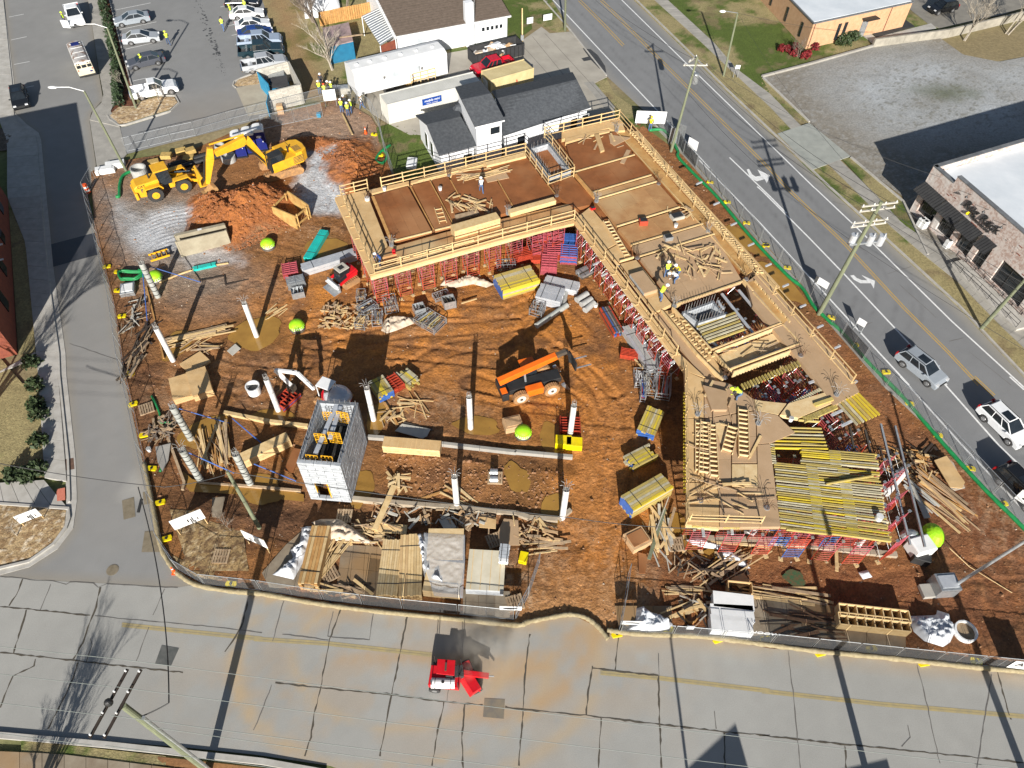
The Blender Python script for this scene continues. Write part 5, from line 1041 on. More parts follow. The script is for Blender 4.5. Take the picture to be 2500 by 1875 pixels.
for i in range(17):a=e0.lerp(e0+nn*8+up,i/17)+Vector((0,0,.012));MB().beam(a,a+dd*LL,.12,.02).obj('shingle_row',M['shingle_brown'],lb)
q=P(1146,112);MB().box((q.x,q.y+.2,2.9),(1.1,.9,5.8),atan2(dd.y,dd.x)).obj('chimney',M['white_wall'],lb)
for s,w_ in((3,1.0),(8.5,1.1),(14,1.4),(19,.8),(21.5,1.2)):window(lb,fpos(e0+nn*.4,dd,s),fpos(e0+nn*.4,dd,s+w_),1.5,2.2,'pane_pale','white')
q=e0+nn*.3+dd*(LL-4.6);MB().box((q.x+dd.x*1.8,q.y+dd.y*1.8,1.9),(4.0,.7,1.6),atan2(dd.y,dd.x)).obj('bay',M['white_wall'],lb)
for k in range(5):p=q-nn*.3;window(lb,fpos(p,dd,.3+k*.65),fpos(p,dd,.7+k*.65),1.8,2.3)
q=P(1160,110);MB().cyl((q.x,q.y,0),(q.x,q.y,7.2),.04,n=6).obj('mast',M['galv'],lb);MB().beam((q.x-1,q.y,7.0),(q.x+1,q.y,7.0),.03,.03).obj('antenna',M['galv'],lb)
pr=thing('metal_porch','porch with a ribbed pale metal roof at the left end of the long white building','porch',(-16,100,0));pc=[(883.3,39),(926.7,26),(965.7,94),(928,110)];w_=[Q(p,2.7)for p in pc];w_[1].z=w_[2].z=3.1;slab3(w_,.08,'roof',M['galv'],pr)
for i in range(14):a=w_[0].lerp(w_[3],(i+.5)/14);b=w_[1].lerp(w_[2],(i+.5)/14);MB().beam(a+Vector((0,0,.02)),b+Vector((0,0,.02)),.1,.05).obj('roof_rib',M['white'],pr)
for p in w_:MB().beam((p.x,p.y,0),(p.x,p.y,p.z-.1),.1,.1).obj('post',M['white'],pr)
MB().beam((w_[3].x,w_[3].y+.2,1.3),(w_[2].x,w_[2].y+.2,1.3),.05,2.4).obj('side_wall',M['brick_red'],pr)
sh=thing('garden_shed','low shed with a faded pink roof and a blue tarp front behind the bare trees','shed',(-25,100,0));w_=[Q(p,2.4)for p in((787,68),(851,54),(862,100),(798,114))];slab3(w_,.1,'roof',mk('faded_pink',(.42,.3,.29),(.3,.22,.2),sc=1,rnd=0),sh);MB().prism([(p.x,p.y)for p in w_],0,2.28).obj('wall',M['blue_bin'],sh);v=P(846,92,2.6);MB().beam((v.x-1,v.y,2.6),(v.x+2.0,v.y+.8,2.7),.3,.05).obj('loose_board',M['lumber_old'],sh)
tn=thing('storage_tent','white rounded storage tent at the top edge behind the bare trees','tent',(-20,110,0));q=P(790,42);MB().cyl((q.x,q.y,0),(q.x-3,q.y+12,0),2.6,n=20).obj('canopy',M['tarp_white'],tn,smooth=True);MB().box((q.x+.05,q.y-.1,.1),(5.2,.2,.2)).obj('base_rail',M['galv'],tn)
b2=thing('white_shed_row','white walled building with a blue grey roof at the very top edge','building',(-8,118,0));q=P(955,18);MB().box((q.x+6,q.y+9,1.6),(16,12,3.2),.2).obj('wall',M['white_wall'],b2);MB().box((q.x+6,q.y+9,3.3),(16.8,12.8,.25),.2).obj('roof',M['roof_white'],b2)
# wooden privacy fence
def board_fence(path,h,mat,name,label,pitch=.2):
 w_=[Vector(p)for p in W2(path)];t=thing(name,label,'fence',(w_[0].x,w_[0].y,0));rn=random.Random(3)
 for a,b in zip(w_[:-1],w_[1:]):
  L=(b-a).length;n=int(L/pitch)
  for i in range(n):p=a.lerp(b,(i+.5)/n);MB().box((p.x,p.y,h/2),(pitch*.92,.03,h+rn.uniform(-.04,.04)),atan2((b-a).y,(b-a).x)).obj('board',mat,t)
  for z in(.4,h-.35):MB().beam((a.x,a.y+.04,z),(b.x,b.y+.04,z),.04,.09).obj('rail',mat,t)
board_fence([(782,64),(852,49),(885,43),(915,36)],1.9,M['lumber_orange'],'wooden_fence','orange wooden board fence behind the shed',.3)
# dumpster enclosure
en=thing('dumpster_enclosure','grey block dumpster enclosure with open blue gates at the end of the parking lot','enclosure',(-28,86,0));hw=2.45;EC=[Vector(p)for p in W2(Z3(860,690,1285,590,1125,280,700,390),hw)]
for a,b in((EC[0],EC[1]),(EC[1],EC[2]),(EC[3],EC[2])):
 d_=(b-a);L=d_.length;d_.normalize();rn=random.Random(4)
 for r in range(12):
  s=-(.2 if r%2 else 0)
  while s<L-.02:
   a0,a1=max(s,0),min(s+.8,L)
   if a1-a0>.05:c=a+d_*(a0+a1)/2;MB().box((c.x+rn.uniform(-.006,.006),c.y,.1+r*.2),(a1-a0-.02,.2,.185),atan2(d_.y,d_.x)).obj('block',M['cmu'],en)
   s+=.8
 MB().beam((a.x,a.y,2.46),(b.x,b.y,2.46),.26,.08).obj('coping',M['cmu'],en)
def ribbed_gate(a,b,z,name='gate'):
 t=MB().beam((a.x,a.y,z/2+.1),(b.x,b.y,z/2+.1),.06,z).obj(name,M['blue_bin'],en)
 for i in range(10):p=a.lerp(b,(i+.5)/10);MB().box((p.x-.04,p.y-.03,z/2+.1),(.06,.1,z)).obj('gate_rib',M['blue_light'],t)
ga,gb=[Vector(p)for p in W2(Z3(700,395,850,560),hw)];ribbed_gate(ga,gb,2.2);ga,gb=[Vector(p)for p in W2(Z3(840,690,905,905),1.2)];ribbed_gate(EC[0]+Vector((-.1,0)),EC[0]+Vector((.15,-2.0)),2.1)
def dumpster(c,rz,lid,label):
 t=thing('dumpster',label,'dumpster',(c.x,c.y,.1));c=Vector((c.x,c.y,.1))
 R_=Matrix.Rotation(rz,4,'Z');f=lambda mb:mb.xf(Matrix.Translation(c)@R_)
 lo=[Vector(p)for p in((-.9,-.7,.1),(.9,-.7,.1),(.9,.7,.1),(-.9,.7,.1))];hi=[Vector(p)for p in((-1,-.9,1.2),(1,-.9,1.2),(1,.9,1.6),(-1,.9,1.6))]
 f(MB().hull4(lo,hi)).obj('bin',M['blue_bin'],t);f(MB().hull4([v+Vector((0,0,.02))for v in hi],[v+Vector((0,0,.1))for v in hi])).obj('lid',lid,t)
 for s in(-1,1):f(MB().box((s*1.03,0,.9),(.08,1.2,.2))).obj('lift_pocket',M['blue_light'],t)
cc=P(*Z3(960,440)[0],1.4);dumpster(cc,.3,M['galv'],'blue dumpster with closed grey lids inside the block enclosure');cc=P(*Z3(1015,580)[0],1.3);dumpster(cc,.3,M['black_matt'],'blue dumpster with a black lid nearest the front wall of the enclosure')
bx=P(686,276);MB().box((bx.x,bx.y,.55),(.75,.7,1.1),.25).obj('x',M['card']).name='cardboard_box';o=bpy.data.objects['cardboard_box'];tag(o,'tall brown cardboard box in front of the block enclosure wall','box')
# right brick shop with sign
rb=thing('brick_shop','whitewashed brick shop with black awnings, script lettering and white flat roof at the right edge','shop',(45,62,0))
W0=P(2221,513.4);df=(P(2500,558.6,6.4)-P(2349.5,430,6.4)).normalized();nf=Vector((-df.y,df.x,0));dn_=(P(2500,339,5.6)-P(2279.9,404,5.6)).normalized();W0.z=0
LF,WB=34,26
def fq(s,o=0):q=W0+df*s+nf*o;return q.x,q.y
FQ=[W0,W0+df*LF,W0+df*LF+dn_*WB,W0+dn_*WB]
ops=[]
def s_of(px,z):return(P(px[0],px[1],z)-W0).dot(df)
ZR=lambda*a:Z(2100,300,*a,g=.18083)
aw=[]
for a,b in((ZR(860,860)[0],ZR(1150,1060)[0]),(ZR(1160,1068)[0],ZR(1415,1280)[0]),(ZR(1430,1292)[0],ZR(1685,1500)[0]),(K(24,1880,410),K(24,2005,490))):aw.append((s_of(a,3.6),s_of(b,3.6)))
aw[0]=(.05,aw[0][1])
S0=[(aw[0][0]+.7,aw[0][1]-.25),(aw[1][0]+.45,aw[1][1]-.2),(aw[2][0]+.45,aw[2][1]-.2),(aw[3][0]+.1,aw[3][1]-.2),(aw[3][1]+1.3,aw[3][1]+5.2),(aw[3][1]+6.4,aw[3][1]+10)]
prev=0
M['shop_brick']=M['brick_wash']
def wallseg(s0,s1,z0,z1,name='brick_wall',th=.35):
 if s1-s0>.03:a,b=fq(s0,th/2),fq(s1,th/2);MB().beam((a[0],a[1],(z0+z1)/2),(b[0],b[1],(z0+z1)/2),th,z1-z0).obj(name,M['shop_brick'],rb)
for s0,s1 in S0:
 wallseg(prev,s0,0,5.35);wallseg(s0,s1,3.1,5.35);wallseg(s0,s1,0,.5,th=.37);prev=s1
 f=MB().beam((*fq(s0,.28),1.8),(*fq(s1,.28),1.8),.04,2.6).obj('shop_window',M['glass'],rb)
 for k in range(4):q=fq(s0+(s1-s0)*k/3,.24);MB().box((q[0],q[1],1.8),(.06,.06,2.6)).obj('mullion',M['black'],f)
 MB().beam((*fq(s0,.24),1.9),(*fq(s1,.24),1.9),.05,.05).obj('mullion',M['black'],f)
wallseg(prev,LF,0,5.35)
sp=s_of(ZR(1345,760)[0],6.0);wallseg(0,sp,5.35,5.6);wallseg(sp,LF,5.35,6.4)
# brick courses as relief lines on the facade
rn=random.Random(8)
for i in range(230):
 s=rn.uniform(0,LF-.5);z=rn.uniform(0,22)//1*.24+.2
 if any(a-.3<s<b for a,b in S0)and z<3.2:continue
 L=rn.uniform(.2,.45);a,b=fq(s,-.01),fq(s+L,-.01);MB().beam((a[0],a[1],z),(b[0],b[1],z),.03,.075).obj('brick',M['brick_red']if rn.random()<.35 else M['brick_wash'],rb)
MB().prism([(p.x,p.y)for p in(W0+nf*.35+dn_*.0+df*.35,W0+df*LF+nf*.35,W0+df*LF+dn_*WB,W0+dn_*(WB-.3)+df*.35)],4.6,4.9).obj('flat_roof',M['roof_white'],rb)
a,b=W0,W0+dn_*WB;MB().beam((a.x+df.x*.17,a.y+df.y*.17,2.8),(b.x+df.x*.17,b.y+df.y*.17,2.8),.34,5.6).obj('side_wall',M['shop_brick'],rb)
for i in range(20):p,q=a.lerp(b,i/20),a.lerp(b,(i+.97)/20);MB().beam((p.x+df.x*.17,p.y+df.y*.17,5.65),(q.x+df.x*.17,q.y+df.y*.17,5.65),.46,.1).obj('coping',M['coping'],rb)
for s0,s1,zc in((0,sp,5.65),(sp,LF,6.45)):
 n=max(1,int((s1-s0)/1.3))
 for i in range(n):MB().beam((*fq(s0+(s1-s0)*i/n,.17),zc),(*fq(s0+(s1-s0)*(i+.97)/n,.17),zc),.46,.1).obj('coping',M['coping'],rb)
for s0,s1 in aw:
 a0,a1=fq(s0,-.02),fq(s1,-.02);b0,b1=fq(s0,-1.15),fq(s1,-1.15);z0,z1=3.75,3.0
 t=MB().hull4([Vector((*b0,z1-.05)),Vector((*b1,z1-.05)),Vector((*a1,z0-.05)),Vector((*a0,z0-.05))],[Vector((*b0,z1)),Vector((*b1,z1)),Vector((*a1,z0)),Vector((*a0,z0))]).obj('awning',M['black_matt'],rb)
 k=max(3,int((s1-s0)/.3))
 for i in range(k+1):u=i/k;p=Vector((*b0,z1)).lerp(Vector((*b1,z1)),u);q=Vector((*a0,z0)).lerp(Vector((*a1,z0)),u);MB().beam(p+Vector((0,0,.02)),q+Vector((0,0,.02)),.025,.03).obj('awning_seam',M['black'],t)
ss=s_of(ZR(1720,1250)[0],4.9);rzs=atan2(df.y,df.x);q=fq(ss,-.12)
text('Rug Rack',(q[0],q[1],4.95),1.25,rzs,M['black'],rb,ext=.05,shear=.35);q=fq(ss+.4,-.1);text('HOME DECOR',(q[0],q[1],4.25),.38,rzs,M['black'],rb,ext=.03);q=fq(ss-1.4,-.1);MB().dome((q[0],q[1],4.3),.2,.06,.2,10,3,full=True).obj('sign_disc',M['safety_yellow'],rb)
for k in(-2.2,0.2,2.6):q=fq(ss+k,-.5);r_=fq(ss+k,0);MB().tube([(r_[0],r_[1],5.9),(q[0],q[1],6.1),(q[0],q[1],5.85)],.03,5).cyl((q[0],q[1],5.7),(q[0],q[1],5.9),.16,.05,8).obj('gooseneck_lamp',M['black'],rb)
for px in((2246,550),(2254,556),(2311,603)):
 v=P(*px);t=thing('air_conditioner',{2246:'left',2254:'middle',2311:'right'}[px[0]]+' of three white air conditioning units under the shop awnings','air conditioner',(v.x,v.y,0),'white units along the shop front');MB().box((v.x,v.y,.45),(.75,.45,.9),rzs+pi/2).obj('casing',M['white'],t);MB().cyl((v.x-.02,v.y,.9),(v.x-.02,v.y,.93),.18,n=12).obj('fan_grille',M['black'],t)
# ramp and handrails in front of the shop
rr_=thing('access_ramp','concrete access ramp with thin metal handrails in front of the shop','ramp',(43,52,0));s0=S0[3][0]-.6
MB().prism([fq(s0,-.3),fq(s0+9.5,-.3),fq(s0+9.5,-2.0),fq(s0,-2.0)],-.05,.35).obj('ramp_slab',M['concrete_pale'],rr_)
for o in(-.45,-1.9):
 for z in(.75,1.15):MB().cyl((*fq(s0+.3,o),z),(*fq(s0+9.3,o),z),.025,n=5).obj('handrail',M['black'],rr_)
 for k in range(8):MB().cyl((*fq(s0+.3+k*1.28,o),.35),(*fq(s0+.3+k*1.28,o),1.15),.025,n=5).obj('baluster',M['black'],rr_)
# tan brick building top right
tbn=thing('tan_brick_building','tan brick office building with a white flat roof and slot windows at the top right','building',(42,105,0));c0=P(1965.6,120);c0.z=0;H_=3.7
dA=(P(2221.7,0,H_)-P(1979.2,52,H_)).normalized();dB=(P(1929,0,H_)-P(1979.2,52,H_)).normalized();LA=(P(2221.7,0,H_)-P(1979.2,52,H_)).length;nA=Vector((-dA.y,dA.x,0))
q=[c0,c0+dA*LA,c0+dA*LA+nA*24,c0+dB*24];MB().prism([(p.x,p.y)for p in q],0,H_-.25).obj('brick_wall',M['brick_tan'],tbn)
MB().prism([(p.x,p.y)for p in(c0-dA*.1-nA*.12,c0+dA*(LA+.12)-nA*.12,c0+dA*(LA+.12)+nA*24,c0+dB*24-dA*.12)],H_-.25,H_-.1).obj('roof_edge',M['coping'],tbn);MB().prism([(p.x,p.y)for p in(c0+nA*.15+dA*.15,c0+dA*(LA-.15)+nA*.15,c0+dA*(LA-.15)+nA*24,c0+dB*24+dA*.2)],H_-.12,H_-.05).obj('flat_roof',M['roof_white'],tbn)
for s in(4.7,5.8):window(tbn,fpos(c0,dA,s),fpos(c0,dA,s+.42),.5,2.6,'glass','black')
window(tbn,fpos(c0,dA,9.0),fpos(c0,dA,10.0),.05,2.2,'galv','galv');p=c0+dA*9.8-nA*.5;MB().box((p.x,p.y,2.7),(2.3,1.0,.12),atan2(dA.y,dA.x)).obj('door_canopy',M['black'],tbn)
for s in(.35,13.6):p=c0+dA*s-nA*.05;MB().cyl((p.x,p.y,0),(p.x,p.y,3.4),.06,n=6).obj('downpipe',mk('pipe_brown',(.2,.08,.05),rnd=0),tbn)
for s in(2.4,7.0,12.):p=c0+dB*s;n2=Vector((dB.y,-dB.x,0));n2=n2 if n2.x<0 else-n2;MB().box((p.x+n2.x*.05,p.y+n2.y*.05,1.6),(.45,.08,1.9),atan2(dB.y,dB.x)).obj('slot_window',M['glass'],tbn)
for r in range(16):z=.2+r*.21;MB().beam((*fpos(c0-nA*.004,dA,0),z),(*fpos(c0-nA*.004,dA,LA),z),.01,.02).obj('brick_course',M['brick_tan'],tbn)
flat(TT(14,845,295,905,275,960,320,1425,200,1472,240,945,380),.06,'garden_path',M['concrete_pale'],.1);flat(TT(14,925,280,1200,160,1290,225,965,315),.055,'mulch_bed',M['black_matt'],.1)
flat(TT(14,1250,0,1250,80,1400,200,1500,240,2050,120,2212,60)+[(2600,-60),(2240,-60)],.05,'upper_car_park',mk('upper_lot',(.26,.24,.2),(.19,.175,.15),sc=.6,rnd=0),.1)
def wall_run(path,h,th,mat,name,label,cat='wall',seg=2.5):
 w_=[Vector(p)for p in W2(path)];t=thing(name,label,cat,(w_[0].x,w_[0].y,0))
 for a,b in zip(w_[:-1],w_[1:]):
  n=max(1,round((b-a).length/seg))
  for i in range(n):p,q=a.lerp(b,(i+.005)/n),a.lerp(b,(i+.995)/n);MB().beam((p.x,p.y,h/2-.1),(q.x,q.y,h/2-.1),th,h+.2).obj('wall_panel',mat,t)
wall_run(TT(14,0,650,400,545,930,395),.25,.3,M['concrete'],'low_kerb_wall','low concrete wall between the gravel lot and the lawn of the tan brick building');wall_run(TT(14,930,395,1560,310,2060,190,2300,130),1.1,.3,mk('wall_old',(.36,.33,.27),(.24,.22,.18),sc=1,rnd=.06),'retaining_wall','streaked concrete retaining wall below the upper car park')
# left brick building and unseen southern building (their shadows fall into the picture)
bl=thing('red_brick_building','tall dark red brick building at the left edge','building',(-60,52,0));a,b=P(20,486),P(43,865);dl=(b-a).normalized();nl=Vector((dl.y,-dl.x,0));nl=nl if nl.x<0 else-nl
MB().prism([(p.x,p.y)for p in(a,b,b+nl*20,a+nl*20)],0,8.5).obj('brick_wall',M['brick_red'],bl)
for s in(4,9,14,19):
 for z in(1.4,5):p=a+dl*s-nl*.03;MB().box((p.x,p.y,z+.8),(1.4,.1,1.8),atan2(dl.y,dl.x)).obj('window',M['glass'],bl)
for s in(12,14.3):p=a+dl*s-nl*.3;MB().box((p.x,p.y,3.0),(.2,.5,.06),atan2(dl.y,dl.x)).obj('bracket',M['white'],bl)
sb=thing('gabled_building','gabled building just below the bottom edge whose pointed shadow falls on the street','building',(16,-5,0));zt=7.0;cot=1/math.tan(SUN_EL)
pk=P(1801,1765);A0=P(1500,1920);y0=pk.y-zt*cot;MB().hull4([Vector((pk.x-14,y0+4,0)),Vector((pk.x+9,y0+4,0)),Vector((pk.x+9,y0-12,0)),Vector((pk.x-14,y0-12,0))],[Vector((pk.x-14,y0+4,2.2)),Vector((pk.x+9,y0+4,4.4)),Vector((pk.x+9,y0-12,4.4)),Vector((pk.x-14,y0-12,2.2))]).obj('wall',M['brick_tan'],sb)
MB().xz([(pk.x-14,2.2),(pk.x+.3,2.2),(pk.x+.6,zt-2.2),(pk.x,zt)],y0-8,y0).obj('roof',M['shingle_brown'],sb)
# ---------------- temporary fences ----------------
def fence(path,label,h=1.8,seg=3.2,screen=None,cat='fence',name='chain_link_fence',mat='galv',foot=True,rails=2,lean=0):
 w_=[Vector(p)for p in W2(path)];t=thing(name,label,cat,(w_[0].x,w_[0].y,0));idx=0;pts=[]
 for a,b in zip(w_[:-1],w_[1:]):
  n=max(1,round((b-a).length/seg))
  for i in range(n):
   p,q=a.lerp(b,i/n),a.lerp(b,(i+1)/n);d_=(q-p).normalized();p2,q2=p+d_*.06,q-d_*.06;idx+=1
   fr=MB().cyl((p2.x,p2.y,.08),(p2.x+lean,p2.y,h),.022,n=5).cyl((q2.x,q2.y,.08),(q2.x+lean,q2.y,h),.022,n=5)
   for z in((.12,h)if rails==2 else(.12,h*.5,h)):fr.cyl((p2.x+lean*z/h,p2.y,z),(q2.x+lean*z/h,q2.y,z),.022,n=5)
   m_=(p2+q2)/2;fr.cyl((m_.x,m_.y,.12),(m_.x,m_.y,h),.014,n=4);f=fr.obj('fence_panel',M[mat],t)
   MB().quad((p2.x,p2.y,.12),(q2.x,q2.y,.12),(q2.x,q2.y,h),(p2.x,p2.y,h)).obj('mesh',M['mesh'],f)
   if screen and idx in screen:MB().quad((p2.x,p2.y-.02,.15),(q2.x,q2.y-.02,.15),(q2.x,q2.y-.02,h*.92),(p2.x,p2.y-.02,h*.92)).obj('windscreen',M['mesh_dark'],f)
   pts.append(p)
 return t,pts
FL_=[(236,440),(214,480),(238,575),(281,752),(303,900),(329,1010),(350,1110),(376,1228),(398,1330),(436,1392),(500,1428),(640,1443)]
_,fl=fence(FL_,'grey temporary chain link fence along the left street and round its corner',screen=(24,25))
_,ff=fence([(640,1443),(790,1466),(984,1488),(1255,1514)],'temporary chain link fence along the front street left of the site entrance',screen=(3,4,7,8))
fence([(1258,1514),(1290,1455),(1317,1375)],'open gate leaf of chain link at the left side of the site entrance',rails=3);fence([(1510,1543),(1522,1480),(1534,1400)],'open gate leaf with a red flag at the right side of the site entrance')
_,fr_=fence([(1512,1545),(1640,1552),(1880,1572),(2180,1604),(2480,1634),(2620,1650)],'temporary chain link fence along the front street right of the site entrance',screen=(4,5,6,7,11,12,13))
_,fR=fence([(1608,318),(1655,355)]+[(p[0]-7,p[1]+4)for p in RR_L[5:13]],'temporary chain link fence along the kerb of the right road',screen=(2,3,12,20))
_,fT=fence([(309,372),(420,345),(480,332),(560,308),(660,283),(740,262),(826,240)],'temporary chain link fence behind the portable toilets and the parking lot',rails=3)
fence([(640,317),(720,300),(790,285)],'short fence panels standing on the gravel in front of the block enclosure');fence([(828,240),(875,255),(905,275),(925,310),(940,375),(962,440)],'dark temporary fence curving between the soil heap and the grass patch')
for(px,tx)in(((1246,1500),'FENCE'),((1536,1535),'FENCE')):
 v=P(*px);t=thing('fence_sign','white fence sign beside the site entrance '+('left of the gate' if px[0]<1300 else 'right of the gate'),'sign',(v.x,v.y,.9));MB().box((v.x,v.y-.06,1.25),(1.5,.03,.6)).obj('board',M['white'],t);MB().dome((v.x,v.y-.08,1.25),.55,.01,.13,20,2,full=True).obj('logo',M['black'],t)
v=P(*K(43,2130,575));text('NOOVA',(v.x,v.y-.04,1.25),.55,-.1,M['white'],None,name='windscreen_lettering');tag(bpy.data.objects['windscreen_lettering'],'white lettering on the dark fence screen right of the wrapped white blocks','lettering')
v=P(*K(44,2150,830));t=thing('fence_sign','white banner with dark lettering on the fence at the right bottom corner','sign',(v.x,v.y,.5));MB().box((v.x,v.y-.06,1.0),(1.8,.03,1.2),-.1).obj('board',M['white'],t);text('ALL',(v.x,v.y-.1,1.1),.8,-.1,M['black'],t)
FB=thing('yellow_weight','yellow fence foot','fence foot');MB().prism([(-.33,-.22),(.33,-.22),(.4,0),(.33,.22),(-.33,.22),(-.4,0)],0,.14).obj('base',M['safety_yellow'],FB,bev=.02);MB().cyl((0,0,.14),(0,0,.2),.1,n=8).obj('socket',M['black'],FB)
feet=[(K(31,1128,235),'at the left fence beside the dark pallet'),(K(31,1220,497),'at the left fence beside the grey gravel patch'),(K(31,1285,778),'at the left fence above the thin cable'),(K(31,1357,1065),'at the left fence below the black cable'),(K(31,1410,1370),'on the straw tube at the fence corner'),(K(41,1953,112),'at the front left corner by the shadow of the pole'),(K(21,1000,710),'beside the green corrugated pipe coil'),(K(21,1000,868),'left of the grey bin below the green pipe coil'),(K(21,1033,1083),'at the left fence beside dark timber'),(K(21,1100,1567),'at the left fence below the dark timber pile'),(K(21,905,665),'left of the green pipe by the orange bar'),(K(43,918,533),'at the front street right of the entrance'),(K(43,1350,500),'behind the straw tube left of the wrapped blocks'),(K(43,1770,577),'at the front fence under the wrapped blocks'),(K(43,2170,582),'at the front fence by the lettered screen'),(K(44,30,582),'at the front fence just right of the lettered screen'),(K(44,490,690),'at the front fence by the rebar pile'),(K(44,918,660),'below the pigeonhole boxes'),(K(44,1360,775),'at the front fence below the white sheeting'),(K(44,1803,762),'at the front fence near the right corner'),(K(42,90,0),'x'),(K(13,1705,1543),'beside the green sock, farthest along the right road'),(K(23,1848,122),'second along the right road'),(K(23,2012,297),'third along the right road'),(K(23,2175,487),'fourth along the right road at the puddle'),(K(24,33,485),'fifth along the right road'),(K(24,212,675),'by the end of the long puddle'),(K(24,585,1095),'beside the pole with three transformers'),(K(24,780,1330),'at the right fence opposite the white lettering'),(K(24,1045,1555),'at the right fence beside the silver suv'),(K(34,1240,232),'at the right fence behind the silver suv'),(K(34,1480,497),'at the right fence right of the free steel beams'),(K(34,1755,780),'at the right fence beside the plywood sheets'),(K(34,2030,1080),'at the right fence close to the right edge'),(K(12,1015,1140),'beside the orange cone'),(K(12,1065,1315),'inside the green pipe loop behind the deck')]
for px,l in feet:
 if l=='x':continue
 v=P(*px);put(FB,(v.x,v.y,.02),random.Random(px[0]).uniform(-.5,.5),'yellow fence foot '+l,'yellow fence feet')
# erosion tubes
def smooth(path,k=6,z=0):
 w_=[P(p[0],p[1],z)for p in path];r=[]
 for i in range(len(w_)-1):
  a,b,c,d_=w_[max(i-1,0)],w_[i],w_[i+1],w_[min(i+2,len(w_)-1)]
  for j in range(k):t=j/k;r.append(.5*((2*b)+(-a+c)*t+(2*a-5*b+4*c-d_)*t*t+(-a+3*b-3*c+d_)*t**3))
 return r+[w_[-1]]
def tube_thing(path,r,mat,name,label,cat,z=None,k=6,wob=0,n=10,kind=None,smooth_=True):
 pts=smooth(path,k,z if z is not None else r*.9);rn=random.Random(len(path));rr=[r*(1+rn.uniform(-wob,wob))for _ in pts];o=MB().tube(pts,rr,n).obj(name,mat if not isinstance(mat,str)else M[mat],smooth=smooth_);return tag(o,label,cat)
tube_thing([(352,1130),(375,1245),(393,1335),(420,1385),(440,1405),(480,1428),(560,1443),(640,1450),(765,1472),(900,1490),(1100,1510),(1255,1526),(1290,1518),(1345,1507),(1390,1500),(1430,1508),(1460,1530),(1485,1560)],.17,'wattle','straw_wattle','long straw filled tube along the kerb left of the entrance, arching across the driveway','straw tube',wob=.18,k=10)
tube_thing([(1482,1538),(1560,1548),(1700,1553),(1860,1572),(2000,1590),(2190,1608),(2350,1626),(2500,1640),(2620,1652)],.18,'wattle','straw_wattle','long straw filled tube along the kerb right of the entrance','straw tube',wob=.18,k=14)
tube_thing([(1585,318),(1620,318),(1642,345),(1655,370),(1657,385),(1700,430),(1750,480),(1830,575),(1920,670),(1958,702),(1985,745),(2015,775),(2060,815),(2120,885),(2200,965),(2300,1080),(2400,1190),(2500,1290),(2600,1400)],.17,'green_pipe','silt_sock','long bright green tube along the fence of the right road','silt sock',wob=.08,k=8)
tube_thing(TT(11,1130,1435,1040,1480,1010,1560,1005,1650)+TT(21,980,70),.17,'green_pipe','silt_sock','bright green tube curling round the pole base at the top left corner of the site','silt sock')
